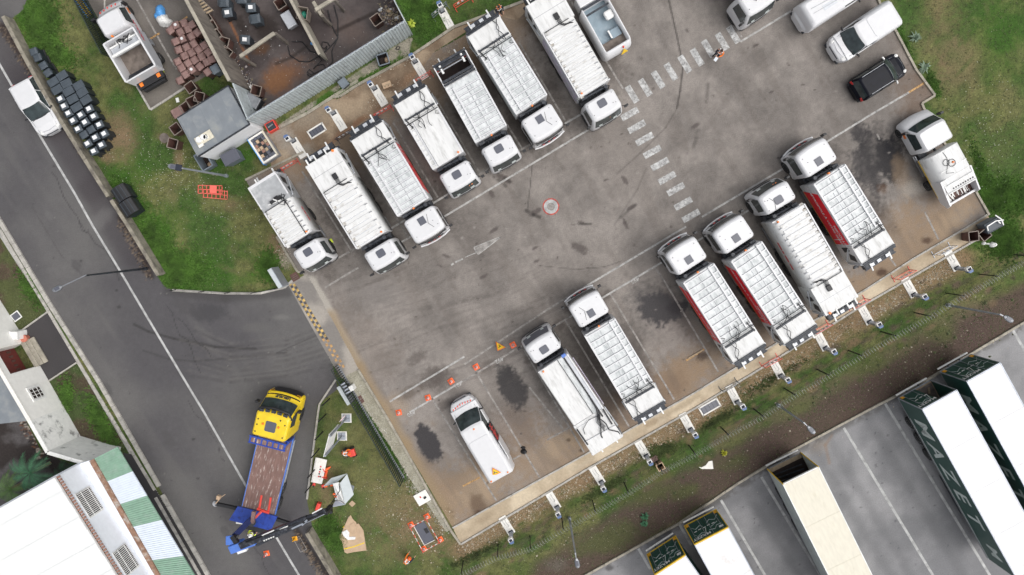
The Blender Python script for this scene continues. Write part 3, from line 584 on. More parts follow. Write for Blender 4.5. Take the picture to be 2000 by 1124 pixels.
# kerbs as individual stones
def kerb(pts_, w=.16, h=.12, name='kerb_stone', m='kerb', parent=None, step=1.0, label=None, holder=None, z0=-.05):
    par = bpy.data.objects.new(holder, None); COL.objects.link(par); tag(par, kind='structure')
    for a_, b_ in zip(pts_[:-1], pts_[1:]):
        A, B = P(*a_), P(*b_); d = B-A; n = max(1, round(d.length/step)); ang = math.atan2(d.y, d.x); L = d.length/n
        me = MB().box(0, L-.02, -w/2, w/2, z0, h).mesh(name, M[m])
        for i in range(n):
            o = obj(name, me, par, loc=A+d*i/n+Vector((0, 0, random.uniform(-.008,.008))), rot=(0, 0, ang+random.uniform(-.006,.006)))
    return par
kerb([(-20,400),(0,430),(97,592),(196,748),(312,950)], .30, .13, holder='road_kerb'); kerb([(318,966),(420,1145)], .30, .13, holder='road_kerb')
kerb([(-22,416),(0,449),(90,600),(180,752),(303,958)], .22, .05, holder='gutter', name='gutter_stone'); kerb([(304,972),(400,1140)], .22, .05, holder='gutter', name='gutter_stone')
kerb([(480,352),(594,297)], .14, .12, holder='yard_kerb', m='concrete'); kerb([(541,462),(582,531)], .16, .12, holder='yard_kerb', m='concrete'); kerb([(582,531),(594,534)], .14, .12, holder='yard_kerb', m='concrete')
kerb([(648,190),(664,189),(700,166),(800,112),(886,54),(1024,3)], .18, .12, holder='service_path_kerb', m='concrete')
kerb([(1700,-40),(1722,20),(1750,64),(1787,135),(1825,187),(1799,203),(1811,230),(1905,375),(1931,421)], .15, .12, holder='yard_kerb', m='concrete')
kerb([(884,1031),(1141,889),(1350,771),(1693,564),(1784,505),(1885,446),(1929,419)], .12, .07, holder='footpath_kerb')
kerb([(900,1063),(1147,916),(1350,802),(1500,711),(1676,602),(1872,488),(1940,449)], .14, .08, holder='footpath_kerb')
kerb([(700,722),(760,822),(880,1035),(900,1063)], .16, .12, holder='yard_kerb', m='concrete')
kerb([(1110,1142),(1326,1022),(1440,944),(1545,881),(1700,798),(1794,751),(1990,635),(2060,595)], .16, .12, holder='trailer_park_kerb', m='concrete')
kerb([(338,567),(440,573),(510,573),(556,562),(572,548)], .16, .12, holder='lawn_kerb'); kerb([(656,742),(624,790),(612,880),(600,975)], .13, .10, holder='lawn_kerb')
kerb([(262,158),(295,215),(362,172)], .14, .10, holder='parking_kerb'); kerb([(205,-40),(205,60)], .1, .05, holder='parking_kerb')
kerb([(40,648),(97,607)], .10, .10, holder='driveway_kerb'); kerb([(92,747),(151,708)], .10, .10, holder='driveway_kerb'); kerb([(522,262),(600,222),(700,158)], .2, .1, holder='wall_footing', m='concrete', name='footing_slab')
# ---- grass tufts and loose stones (nobody could count them)
def scatter(name, mat_, n, region_w, build):
    pass
def tufts(name, spots, mcol, hmin, hmax, seed):
    r = np.random.default_rng(seed); n = len(spots); k = 5
    base_ = np.repeat(spots, k, 0); N = len(base_)
    ang = r.uniform(0, 2*np.pi, N); h = r.uniform(hmin, hmax, N); lean = r.uniform(.2, 1.3, N)*h; wd = r.uniform(.012, .028, N)
    dx, dy = np.cos(ang), np.sin(ang)
    off = r.uniform(-.05, .05, (N, 2)); bx, by = base_[:, 0]+off[:, 0], base_[:, 1]+off[:, 1]
    v = np.zeros((N, 3, 3)); v[:, 0] = np.stack([bx-dy*wd, by+dx*wd, np.zeros(N)], 1); v[:, 1] = np.stack([bx+dy*wd, by-dx*wd, np.zeros(N)], 1); v[:, 2] = np.stack([bx+dx*lean, by+dy*lean, h], 1)
    me = bpy.data.meshes.new(name); me.vertices.add(N*3); me.vertices.foreach_set('co', v.ravel().astype(np.float32))
    me.loops.add(N*3); me.loops.foreach_set('vertex_index', np.arange(N*3, dtype=np.int32)); me.polygons.add(N); me.polygons.foreach_set('loop_start', np.arange(N, dtype=np.int32)*3)
    me.materials.append(mcol); me.update(); me.validate(); return obj(name, me, kind='stuff')
def near(uu, vv_, n, ru, rv, ang, seed):
    r = np.random.default_rng(seed); a = math.radians(ang); p, q = r.normal(0, .5, n)*ru, r.normal(0, .5, n)*rv
    x, y = unproj(uu+p*math.cos(a)-q*math.sin(a), vv_+p*math.sin(a)+q*math.cos(a)); return np.stack([x, y], 1)
def blocked(sp):
    u, v = px_of(sp[:, 0], sp[:, 1]); keep = np.ones(len(sp), bool)
    for nm, pl in POLY[1:]: keep &= ~pip(u, v, pl)
    return sp[keep]
gr = []
for i, (u, v, ru, rv, a_, n) in enumerate([(80,45,40,50,0,2200),(110,105,46,24,30,1200),(300,480,34,80,-28,3600),(350,525,60,36,10,3000),(250,390,22,50,-30,1200),(525,520,22,30,0,1400),(820,20,36,60,-30,2400),(700,165,110,7,-30,1500),(590,235,80,6,-30,1000),(1960,385,60,36,0,2600),(1760,80,10,50,-28,500),(1822,165,10,26,-20,400),(1920,340,10,60,-20,700),(645,1035,18,36,-25,2200),(700,780,8,70,-30,900),(760,880,6,60,-30,800),(1290,880,34,12,-15,700),(1400,822,50,10,-30,500),(1500,745,80,10,-30,500),(1960,470,40,36,0,1800),(1180,955,50,8,-30,500),(930,1085,60,8,-25,500),(200,830,20,60,-28,1500),(130,770,14,30,0,700),(60,560,20,40,-30,900)]):
    gr.append(near(u, v, n, ru, rv, a_, 100+i))
gr_ = blocked(np.concatenate(gr)); gu_, gv_ = px_of(gr_[:, 0], gr_[:, 1]); vg_ = (gv_ > 540) & (gu_ > 880)
tufts('grass', gr_[vg_], mat('olive_grass_blades', (.085,.115,.035), .85, var=.5, scale=1.5), .05, .12, 8)
tufts('grass', gr_[~vg_], mat('bright_grass_blades', (.075,.16,.022), .8, var=.45, scale=1.5), .06, .16, 5)
r_ = np.random.default_rng(9); sp = np.stack([r_.uniform(X0, X1, 90000), r_.uniform(Y0, Y1, 90000)], 1); sp = blocked(sp)
tufts('grass', sp, mat('dull_grass_blades', (.13,.15,.07), .85, var=.5, scale=1.2), .02, .05, 6)
def stones(name, n, line_pts, spread, smin, smax, m, seed):
    r = np.random.default_rng(seed); k = len(line_pts)-1; vs, fs = [], []
    for _ in range(n):
        i = r.integers(k); t = r.random(); (x1, y1), (x2, y2) = line_pts[i], line_pts[i+1]
        u, v = x1+t*(x2-x1)+r.normal(0, spread), y1+t*(y2-y1)+r.normal(0, spread); p = P(u, v); s = r.uniform(smin, smax)*(1+2*(r.random() < .05)); b = len(vs); a = r.uniform(0, 3)
        for j in range(4): vs.append((p.x+s*math.cos(a+j*1.57)*r.uniform(.6,1.2), p.y+s*math.sin(a+j*1.57)*r.uniform(.6,1.2), 0))
        vs.append((p.x, p.y, s*.8)); fs += [(b, b+1, b+4), (b+1, b+2, b+4), (b+2, b+3, b+4), (b+3, b, b+4)]
    me = bpy.data.meshes.new(name); me.from_pydata(vs, [], fs); me.materials.append(m); return obj(name, me, kind='stuff')
stm = mat('pale_limestone', (.52,.46,.36), .9, var=.35, scale=4)
stones('loose_stones', 7000, [(905,1075),(1140,940),(1360,818),(1690,622),(1870,512)], 9, .012, .035, stm, 1)
stones('loose_stones', 1600, [(1000,1120),(1300,960),(1700,750),(1950,620)], 34, .012, .03, stm, 2)
stones('loose_stones', 2600, [(676,742),(740,838),(800,940),(872,1035)], 6, .012, .03, mat('river_gravel', (.46,.44,.38), .9, var=.3, scale=5), 3)
stones('loose_stones', 700, [(740,960),(830,1030),(860,1080)], 30, .012, .03, stm, 4)
stones('loose_stones', 900, [(660,182),(800,108)], 5, .012, .03, stm, 5); stones('loose_stones', 500, [(700,220),(950,60)], 8, .01, .03, stm, 6)
stones('loose_stones', 300, [(548,480),(560,510)], 8, .012, .03, stm, 7)

r_ = np.random.default_rng(31); mbd = MB()
for i in range(900):
    u, v = [(r_.normal(330,60), r_.normal(330,40)), (r_.normal(1930,40), r_.normal(280,70)), (r_.normal(760,60), r_.normal(1000,50)), (r_.normal(450,60), r_.normal(420,60))][i % 4 if i % 7 else 0]
    if blocked(np.array([[P(u,v).x, P(u,v).y]])).shape[0]: p = P(u, v); s_ = r_.uniform(.012,.028); mbd.add([(p.x-s_,p.y,.07),(p.x,p.y-s_,.07),(p.x+s_,p.y,.07),(p.x,p.y+s_,.07)], [(0,1,2,3)])
mbd.build('daisies', mat('daisy_petals', (.62,.62,.52), .9), kind='stuff')

stones('litter_crumbs', 420, [(446,112),(470,150),(492,190),(515,215)], 6, .02, .05, mat('pale_litter', (.40,.37,.36), .8, var=.6, scale=9), 11); stones('litter_crumbs', 260, [(752,20),(772,34),(790,52)], 9, .02, .05, mat('tan_litter', (.42,.34,.24), .8, var=.5, scale=9), 12)
stones('litter_crumbs', 160, [(470,100),(600,120),(760,80)], 26, .012, .03, mat('white_litter', (.5,.5,.5), .8, var=.3), 13)

stones('dry_tufts', 900, [(1000,1110),(1300,950),(1700,735),(1980,590)], 26, .03, .07, mat('dry_olive_tuft', (.10,.115,.05), .95, var=.5, scale=6), 21)
# ------------------------------------------------------------------ VEHICLES
class Shell:                                          # stacked rounded-rectangle rings: (z, x_rear, x_front, half width, radius, front bow)
    def __init__(s, lv, n=4): s.lv = lv; s.n = n
    def at(s, z):
        L = s.lv
        if z <= L[0][0]: return L[0]
        for a, b in zip(L[:-1], L[1:]):
            if z <= b[0]:
                t = (z-a[0])/max(1e-6, b[0]-a[0]); return tuple(a[i]+(b[i]-a[i])*t for i in range(6))
        return L[-1]
    def ring(s, l):
        z, xr, xf, hw, r, bow = l; pts = []; n = s.n
        for cx, cy, a0 in ((xf-r, -hw+r, -90), (xf-r, hw-r, 0), (xr+r, hw-r, 90), (xr+r, -hw+r, 180)):
            for i in range(n+1):
                t = math.radians(a0+90*i/n); x, y = cx+r*math.cos(t), cy+r*math.sin(t)
                if x > (xr+xf)/2: x += bow*(1-(y/hw)**2)*min(1, (x-(xr+xf)/2)/max(.01, (xf-xr)/2))
                pts.append((x, y, z))
            if a0 == -90:
                for k in range(1, 4):
                    y = (-hw+r)+(2*hw-2*r)*k/4; pts.append((xf+bow*(1-(y/hw)**2), y, z))
        return pts
    def mesh(s, mb, mt=0, smooth=True): return mb.loft([s.ring(l) for l in s.lv], mt, smooth)
    def front(s, mb, z0, z1, k0=-.86, k1=.86, eps=.012, mt=0, m=8, rows=3):
        vs = []
        for j in range(rows+1):
            z = z0+(z1-z0)*j/rows; _, xr, xf, hw, r, bow = s.at(z)
            for i in range(m+1):
                y = hw*(k0+(k1-k0)*i/m); x = xf+bow*(1-(y/hw)**2)
                if abs(y) > hw-r: x -= r-math.sqrt(max(0, r*r-(abs(y)-hw+r)**2))
                vs.append((x+eps, y, z+eps*.6))
        return mb.add(vs, [(j*(m+1)+i, j*(m+1)+i+1, (j+1)*(m+1)+i+1, (j+1)*(m+1)+i) for j in range(rows) for i in range(m)], mt, True)
    def rear(s, mb, z0, z1, k=.8, eps=.012, mt=0):
        vs = []
        for z in (z0, z1):
            _, xr, xf, hw, r, bow = s.at(z)
            for i in range(5): vs.append((xr-eps, hw*k*(-1+i/2), z+eps*.5))
        return mb.add(vs, [(i, i+1, 6+i, 5+i) for i in range(4)], mt)
    def side(s, mb, sg, pts, eps=.012, mt=0):          # pts: (x, z) polygon on the flank
        vs = [(x, sg*(s.at(z)[3]+eps), z+eps*.3) for x, z in pts]
        f = tuple(range(len(pts))); return mb.add(vs, [f if sg < 0 else f[::-1]], mt)
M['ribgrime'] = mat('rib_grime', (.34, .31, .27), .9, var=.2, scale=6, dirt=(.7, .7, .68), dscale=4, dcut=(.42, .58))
_wm = {}
def wheel_pair(parent, x, hw, r=.5, w=.3, dual=False):
    key = (round(r, 2), round(w, 2))
    if key not in _wm:
        t = MB(); rings = []
        for yy, rr in ((-w/2, r*.80), (-w/2, r*.94), (-w*.3, r), (w*.3, r), (w/2, r*.94), (w/2, r*.80)): rings.append([(rr*math.cos(2*math.pi*i/20), yy, rr*math.sin(2*math.pi*i/20)) for i in range(20)])
        t.loft(rings, 0); tyre = t.mesh('tyre', M['rubber'])
        q = MB(); q.loft([[(rr*math.cos(2*math.pi*i/16), yy, rr*math.sin(2*math.pi*i/16)) for i in range(16)] for yy, rr in ((w*.2, r*.30), (w*.52, r*.58), (w*.46, r*.50), (w*.2, r*.46), (w*.36, r*.2), (w*.42, r*.16))])
        for i in range(8): a = i*math.pi/4; q.cyl((r*.33*math.cos(a), w*.2, r*.33*math.sin(a)), (r*.33*math.cos(a), w*.3, r*.33*math.sin(a)), .025, n=5)
        _wm[key] = (tyre, q.mesh('rim', M['rim']))
    for sg in (1, -1):
        wl = obj('wheel', _wm[key][0], parent, loc=(x, sg*(hw-w/2), r), rot=(0, 0, 0 if sg > 0 else math.pi))
        obj('rim', _wm[key][1], wl)
def mirror(parent, x, sg, hw, z, m='black', out=.28):
    mb = MB().tube([(x, sg*hw, z), (x+.12, sg*(hw+out*.6), z+.1), (x+.14, sg*(hw+out), z+.05)], .02)
    mb.box(x+.06, x+.2, sg*(hw+out)-.11, sg*(hw+out)+.11, z-.4, z+.1); return mb.build('mirror', M[m], parent, .03)
def cab_truck(parent, L, w, kind='a', z0=.55, ztop=2.9, roof=1.3, vis=.34, screen='glass', ext=True):
    """cab-over cab whose roof front edge is at x = L"""
    hw = w/2; xr = L-roof; top = ztop
    bow = .10
    if kind == 'a':
        sh = Shell([(z0, xr+.05, L+vis+.02, hw, .16, bow), (1.25, xr, L+vis+.05, hw+.02, .18, bow), (1.75, xr, L+vis, hw, .18, bow), (top-.18, xr+.02, L+.07, hw-.06, .20, bow), (top-.05, xr+.05, L, hw-.12, .22, bow), (top, xr+.16, L-.14, hw-.26, .2, bow)])
    else:
        sh = Shell([(z0, xr+.04, L+.22, hw, .14, bow), (1.2, xr, L+.25, hw+.01, .16, bow), (1.6, xr, L+.20, hw, .16, bow), (top-.32, xr, L+.06, hw-.01, .18, bow), (top-.30, xr, L+.12, hw-.01, .2, bow), (top-.10, xr, L+.04, hw-.03, .24, bow), (top-.02, xr+.05, L-.05, hw-.10, .24, bow), (top, xr+.12, L-.14, hw-.18, .22, bow)])
    cab = sh.mesh(MB()).build('cab', M['white'], parent)
    g0, g1 = (1.72, top-.20) if kind == 'a' else (1.62, top-.34)
    sh.front(MB(), g0, g1).build('windscreen', M[screen], parent)
    for sg in (1, -1):
        sh.side(MB(), sg, [(xr+.32, g0-.05), (L+.0, g0-.2), (L+.06, g0+.15), (L-.08, g1-.02), (xr+.36, g1-.05)], .012).build('side_window', M['glass'], parent)
        mirror(parent, L+.02, sg, hw, 2.3)
        hl = sh.front(MB(), .78, 1.0, .62*sg-.18, .62*sg+.18, .02, m=3, rows=1).build('headlight', M['plastic'], parent)
    b = MB(); sh.front(b, .35, .68, -.98, .98, .05, m=10, rows=2); sh.front(b, .95, 1.5, -.55, .55, .015, m=6, rows=2)
    b.build('bumper_and_grille', M['dark'], parent)
    hs = .26
    hx = xr+.56
    mb = MB()
    if kind == 'a':
        r = .1; poly = [(hx+sx*(hs-r)+r*math.cos(a), sy*(hs*1.15-r)+r*math.sin(a)) for sx, sy, a0 in ((1,1,0),(-1,1,90),(-1,-1,180),(1,-1,270)) for a in [math.radians(a0+k*30) for k in range(4)]]
    else: poly = [(hx-.26, -.25), (hx+.26, -.25), (hx+.26, .25), (hx-.26, .25)]
    mb.prism(poly, top-.02, top+.035).build('roof_hatch', M['hatch'], parent, .01)
    d = MB()
    for xx, yy in ((.25, .75), (.3, -.8), (roof-.35, .7), (roof-.3, -.72), (.9, .55)): d.cyl((xr+xx, yy*hw, top-.03), (xr+xx, yy*hw, top+.04), .025, n=6)
    d.build('roof_fitting', M['black'], parent)
    if kind == 'b':
        v = MB(); sh.front(v, top-.30, top-.33+.02, -.95, .95, .10, m=10, rows=1)
        rr = [(L+.16, -hw+.1, top-.2), (L+.30, -hw*.5, top-.22), (L+.33, 0, top-.22), (L+.30, hw*.5, top-.22), (L+.16, hw-.1, top-.2)]
        MB().tube(rr, .035, 6).build('sun_visor', M['black'], parent)
        lp = MB().tube([(L+.30, -hw+.02, 1.2), (L+.42, -hw*.6, 1.22), (L+.47, 0, 1.22), (L+.42, hw*.6, 1.22), (L+.30, hw-.02, 1.2)], .06, 6).build('front_step_bar', M['white'], parent)
        st = MB()
        for k in range(3): sh.front(st, 1.26, 1.5, -.5+.35*k, -.36+.35*k, .05, m=2, rows=1)
        st.build('warning_stripe', M['redlamp'], parent)
    else:
        s = MB(); sh.front(s, g0+.06, g0+.28, -.62, -.42, .02, m=2, rows=1); sh.front(s, g0+.05, g0+.3, .3, .55, .02, m=2, rows=1)
        s.build('windscreen_sticker', M['mint'], parent)
    return sh
def hoses(parent, x0, x1, y0, y1, z, n, r=.02, seed=0, name='hose'):
    rr = random.Random(seed); mb = MB()
    for i in range(n):
        ya, yb = rr.uniform(y0, y1), rr.uniform(y0, y1); pts = []
        for k in range(9):
            t = k/8; pts.append((x0+(x1-x0)*t+.12*math.sin(t*5+i), ya+(yb-ya)*t+.14*math.sin(t*6.3+i*2), z+.16*math.sin(math.pi*t)+.02*i % .05))
        mb.tube(pts, r, 5)
    return mb.build(name, M['hose'], parent)
def garbage_truck(label, rear, front, w=2.5, style='flat', kind='b', tail='frame', stripe=None, text=None, screen='glass', ztop=3.2, group='parked refuse trucks', seed=0, name='garbage_truck'):
    A, B = P(*rear, ztop), P(*front, 2.9); d = (B-A); L = Vector((d.x, d.y)).length; rz = math.atan2(d.y, d.x)
    r = thing(name, label, 'garbage truck', (A.x, A.y, 0), rz, group); rnd = random.Random(seed); hw = w/2
    roof = 1.30 if kind == 'a' else 1.62
    tl = {'frame': 1.55, 'smooth': 2.15, 'open': 1.6, 'grey': 1.95, 'long': 2.5}[tail]
    xb = L-roof-.50                                   # front end of the body
    # chassis and running gear
    c = MB().box(.9, L-.3, -.45, -.3, .75, .95).box(.9, L-.3, .3, .45, .75, .95)
    for k in range(7): c.box(1.1+k*(L-2)/7, 1.2+k*(L-2)/7, -.4, .4, .78, .9)
    c.box(xb-2.6, xb-1.4, -hw+.08, -.5, .45, .95).box(xb-2.4, xb-1.5, .5, hw-.08, .45, .95)
    c.build('chassis', M['dark'], r)
    wheel_pair(r, L-.55, hw-.03); wheel_pair(r, tl+1.25, hw-.03)
    if L > 7.4: wheel_pair(r, tl+2.55 if tl+2.55 < xb-2.7 else tl+2.3, hw-.03)
    sk = MB()
    for sg in (1, -1): sk.box(tl+3.1, xb-.4, sg*(hw-.05)-.02, sg*(hw-.05)+.02, .5, .62).box(tl+3.1, xb-.4, sg*(hw-.05)-.02, sg*(hw-.05)+.02, .75, .87)
    sk.build('side_guard', M['steel'], r, kind='stuff')
    # machinery between cab and body
    g = MB(); x0 = L-roof-.44
    g.box(x0, x0+.36, -hw+.15, hw-.15, .9, 1.7).box(x0+.02, x0+.2, -hw+.2, -hw+.6, 1.7, 2.7).cyl((x0+.2, hw-.45, 1.2), (x0+.2, hw-.45, 2.95), .13, n=10)
    for k in range(7):
        y = -hw+.5+k*(w-1)/6; g.tube([(x0+.02, y, 1.6), (x0+.12, y+.1, 2.45+rnd.uniform(-.1,.25)), (x0+.25, y+.3, 2.6+rnd.uniform(-.1,.2)), (x0+.34, y+.25, 2.1)], .035, 5)
    g.cyl((x0+.1, -.6, 2.5), (x0+.16, .7, 2.62), .09, n=8)
    g.build('engine_intake', M['dark'], r)
    for yy in ((0.0,) if style == 'flat' else (hw-.35 if stripe != 'lilac' else -hw+.3,)):
        MB().cyl((xb-.02+(.1 if style == 'flat' else -.1), yy, ztop-.1), (xb+(.1 if style == 'flat' else -.12), yy, ztop+.12), .075, .06, 10).build('beacon', M['orange'], r)
    # body
    zt, zb = ztop, 1.02; body_m = M['roofgrime'] if style == 'flat' else M['ribbed'] if style == 'ribbed' else M['roof']
    b = MB()
    if style == 'ribbed':
        R_ = .42; prof = [(-hw, zb), (-hw, zt-R_-.1)]+[(-hw+R_*.9*(1-math.cos(t)), zt-R_-.1+R_*math.sin(t)*1.24) for t in [math.pi/2*k/5 for k in range(1, 6)]]
        prof = prof+[(-y, z) for y, z in prof[::-1]]
        b.loft([[(x, y, z) for y, z in prof] for x in (tl-.02, xb)], 0)
    else:
        prof = [(-hw, zb), (-hw, zt-.12), (-hw+.06, zt-.03), (hw-.06, zt-.03), (hw, zt-.12), (hw, zb)]
        b.loft([[(x, y, z) for y, z in prof] for x in (tl, xb)], 0, False)
    body = b.build('body', body_m, r)
    blen = xb-tl
    if style == 'flat':
        MB().box(tl+.05, xb, -hw+.005, -hw+.10, zt-.06, zt+.06).build('edge_rail', M['white'], r, .01)
        MB().box(tl+.05, xb, hw-.12, hw-.005, zt-.06, zt+.05).build('edge_rail', M['white'], r, .01)
        MB().box(tl+.25, xb, -hw+.42, -hw+.53, zt-.04, zt+.10).build('ladder_rail', M['white'], r, .01)
        me = MB().box(-.035, .035, -hw+.10, -hw+.42, zt-.04, zt+.05).mesh('walkway_rung', M['white']); n = 11
        for i in range(n): obj('walkway_rung', me, r, loc=(tl+.3+i*(blen-.4)/(n-1), 0, 0))
        me = MB().box(-.03, .03, -hw+.53, hw-.12, zt-.04, zt+.035, 0).box(.03, .055, -hw+.53, hw-.12, zt-.04, zt-.024, 1).mesh('roof_rib', [M['white'], M['steel']]); n = 10  # grey strip along one side of each rib paints its shadow line and edge dirt
        for i in range(n): obj('roof_rib', me, r, loc=(tl+.55+i*(blen-.7)/(n-1)+rnd.uniform(-.03,.03), 0, 0))
        MB().box(tl+.4, xb-.1, .10, .125, zt-.035, zt+.006).build('roof_seam', M['steel'], r)
        MB().box(tl+.35, xb-1.2, .38, .40, zt-.035, zt+.004).build('roof_seam', M['silver'], r)
    elif style == 'ribbed':
        n = 12 if blen > 4.5 else 7; pit = blen/n
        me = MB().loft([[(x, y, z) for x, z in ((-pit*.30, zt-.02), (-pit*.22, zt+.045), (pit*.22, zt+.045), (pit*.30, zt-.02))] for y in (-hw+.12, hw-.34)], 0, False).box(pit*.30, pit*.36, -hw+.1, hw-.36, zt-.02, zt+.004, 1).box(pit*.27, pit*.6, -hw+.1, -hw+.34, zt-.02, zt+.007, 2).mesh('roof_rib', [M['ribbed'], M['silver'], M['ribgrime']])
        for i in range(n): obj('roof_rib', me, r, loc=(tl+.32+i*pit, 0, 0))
        MB().box(tl, xb, -hw, -hw+.09, zt-.15, zt+.06).build('edge_rail', M['white'], r, .01)
        cl = MB()
        for i in range(n): cl.box(tl+.2+i*pit, tl+.24+i*pit, hw-.40, hw-.16, zt-.04, zt+.07)
        cl.build('rib_bracket', M['steel'], r)
        if tail == 'grey': MB().tube([(tl, hw-.45, zt+.08), (xb, hw-.45, zt+.08)], .03).build('cable_pipe', M['hose'], r)
    else:
        MB().box(tl, xb, -hw, -hw+.10, zt-.1, zt+.07).build('edge_rail', M['white'], r, .01)
        if tail != 'long':
            MB().box(tl+.3, xb, hw-.11, hw, zt-.08, zt+.04).build('edge_rail', M['white'], r, .01)
            MB().box(tl+.1, xb-.1, -hw+.36, -hw+.42, zt-.04, zt+.06).build('ladder_rail', M['white'], r)
            me = MB().box(-.03, .03, -hw+.10, -hw+.36, zt-.04, zt+.05).mesh('walkway_rung', M['white'])
            for i in range(9): obj('walkway_rung', me, r, loc=(tl+.3+i*(blen-.5)/8, 0, 0))
            MB().box(tl+.1, xb, -hw+.44, -hw+.47, zt-.03, zt+.005).build('roof_seam', M['steel'], r)
        else:
            MB().box(tl-.5, xb, -hw+.32, -hw+.42, zt-.04, zt+.10).build('hose_tray', M['hose'], r)
            MB().box(tl, xb, -hw+.42, -hw+.95, zt-.04, zt+.02).build('walkway', M['greyroof'], r) if False else MB().box(tl, xb, -hw+.10, -hw+.32, zt-.04, zt-.005).build('walkway', M['silver'], r)
            MB().box(tl, xb, -hw+.42, -hw+.80, zt-.04, zt+.01).build('walkway', M['roofgrime'], r)
            MB().box(tl, xb, -hw+.80, -hw+.83, zt-.04, zt+.06).build('roof_seam', M['hose'], r)
    MB().box(xb-.03, xb+.03, -hw+.02, hw-.02, zb, zt-.04).build('front_wall', M['white'], r)
    # tailgate
    t = MB(); th = hw+.01
    if tail == 'open':
        for sg in (1, -1): t.box(-.05, tl-.02, sg*th-(.08 if sg > 0 else 0), sg*th+(.08 if sg < 0 else 0), 1.0, zt+.02)
        t.box(0, tl-.02, -th, th, .9, 1.1).box(tl-.25, tl-.02, -th, th, 1.1, zt-.1)
        tg = t.build('tailgate', M['white'], r, .015)
        MB().box(.1, tl-.3, -th+.1, th-.1, 1.11, 1.2).build('hopper_floor', M['inside'], r)
        q = MB().bar((tl-.35, -th+.05, zt-.02), (tl-.35, th-.05, zt-.02), .16, .18).bar((tl-.12, -th+.05, zt+.02), (tl-.12, th-.05, zt+.02), .12, .16).bar((.35, -th+.1, zt-.1), (.35, th-.1, zt-.1), .10, .10).bar((.08, -th, zt), (.08, th, zt), .14, .14)
        q.bar((.22, -th+.1, zt-.25), (.22, th-.1, zt-.25), .18, .2).build('hopper_bar', M['dark'], r)
        MB().cyl((.5, -.75, zt-.15), (.5, .75, zt-.15), .05).build('lift_shaft', M['steel'], r)
        for sg in (1, -1): MB().cyl((.15, sg*.8, zt-.1), (.7, sg*.8, zt-.25), .08).build('ram', M['plastic'], r)
    else:
        sl = .35
        prof = [(0.0, zt-.10), (.05, zt-.02), (tl-.02, zt-.02), (tl-.02, 1.0), (.5, .85), (-.05, 1.3)]
        t.loft([[(x, y, z) for x, z in prof] for y in (-th, th)], 0, False)
        tg = t.build('tailgate', M['greyroof'] if tail == 'grey' else M['roof'], r, .02)
        if tail == 'grey': MB().box(-.02, .16, -th, th, zt-.1, zt+.05).box(.16, tl-.3, -th, -th+.08, zt-.05, zt+.04).box(.16, tl-.3, th-.1, th, zt-.05, zt+.04).build('tailgate_frame', M['white'], r, .01)
        for sg in (1, -1):                           # side mechanism
            s = MB(); y = sg*(th+.012)
            for pts in ([(.25, 2.7), (.75, 2.8), (.95, 2.2), (.45, 1.9)], [(1.15, 2.6), (1.45, 2.5), (1.4, 1.6), (1.0, 1.7)]):
                f = [(x, y, z) for x, z in pts]; s.add(f, [(0,1,2,3) if sg < 0 else (3,2,1,0)], 0)
            s.build('side_opening', M['black'], r)
            MB().cyl((.3, sg*(th+.06), 1.3), (tl-.2, sg*(th+.06), 2.6), .05).bar((.1, sg*(th+.03), 1.2), (.1, sg*(th+.03), zt-.15), .06, .12).build('ram', M['silver'], r)
    if tail == 'frame':
        MB().bar((tl-.18, -th+.1, zt+.06), (tl-.18, th-.08, zt+.06), .11, .12).build('joint_bar', M['dark'], r)
        MB().bar((tl+.14, -th+.02, zt+.10), (tl+.14, th-.02, zt+.10), .05, .05).bar((tl-.3, -th+.15, zt+.04), (tl+.5, -th+.30, zt+.06), .07, .06).build('joint_rod', M['black'], r)
        MB().bar((.10, -th+.02, zt+.04), (.10, th-.02, zt+.04), .10, .10).bar((-.06, -th, zt-.1), (-.06, th, zt-.1), .09, .12).build('rear_frame', M['dark'], r)
        hoses(r, tl-.3, tl+.85, -.5, .5, zt+.02, 4, .018, seed); hoses(r, .1, tl+.1, .5, .85, zt+.02, 2, .022, seed+5)
        cbs = MB()
        for sg in (1, -1): cbs.tube([(tl+.25, sg*(hw-.2), zt+.03), (tl+.4, sg*(hw-.35), zt+.12), (tl+.5, sg*(hw-.15), zt+.03)], .02, 5)
        cbs.build('cable_loop', M['hose'], r)
    if tail in ('smooth', 'grey'):
        if tail == 'smooth':
            MB().box(.6, tl-.25, -.2, .2, zt, zt) if False else None
            MB().box(tl-.75, tl-.35, .0, .32, zt-.03, zt+.12).build('valve_box', M['black'], r, .02)
            hh = MB()
            for k in range(4): hh.tube([(tl-.4, .06+.07*k, zt+.06), (tl-.02+.05*k, .05+.08*k, zt+.16), (tl+.25, .30+.10*k, zt+.12), (tl+.2+.05*k, .75+.05*k, zt+.06)], .022, 5)
            hh.build('hose', M['hose'], r)
            for yy in (-.95, -.35, .45): MB().box(-.32, .12, yy-.05, yy+.05, zt-.06, zt+.02).build('lifting_bracket', M['plastic'], r, .01)
            MB().cyl((.1, hw-.28, zt-.05), (.1, hw-.28, zt+.1), .085, n=10).build('beacon', M['orange'], r)
            MB().box(1.0, 1.02, -th+.03, th-.06, zt-.03, zt-.012).build('panel_seam', M['steel'], r)
        else:
            MB().box(tl-.45, tl-.22, -.3, .55, zt, zt+.16).box(tl-.55, tl-.4, .05, .35, zt, zt+.1).build('valve_box', M['black'], r, .02)
            MB().bar((tl-.3, -.5, zt+.12), (tl-.12, .6, zt+.12), .06, .06).bar((tl-.45, .0, zt+.14), (tl-.1, .3, zt+.14), .08, .06).build('linkage', M['plastic'], r, .01)
            MB().box(-.26, .05, -.42, -.34, zt-.06, zt+.02).build('lifting_bracket', M['plastic'], r)
            hoses(r, tl-.4, tl+.2, .3, .85, zt+.04, 6, .018, seed)
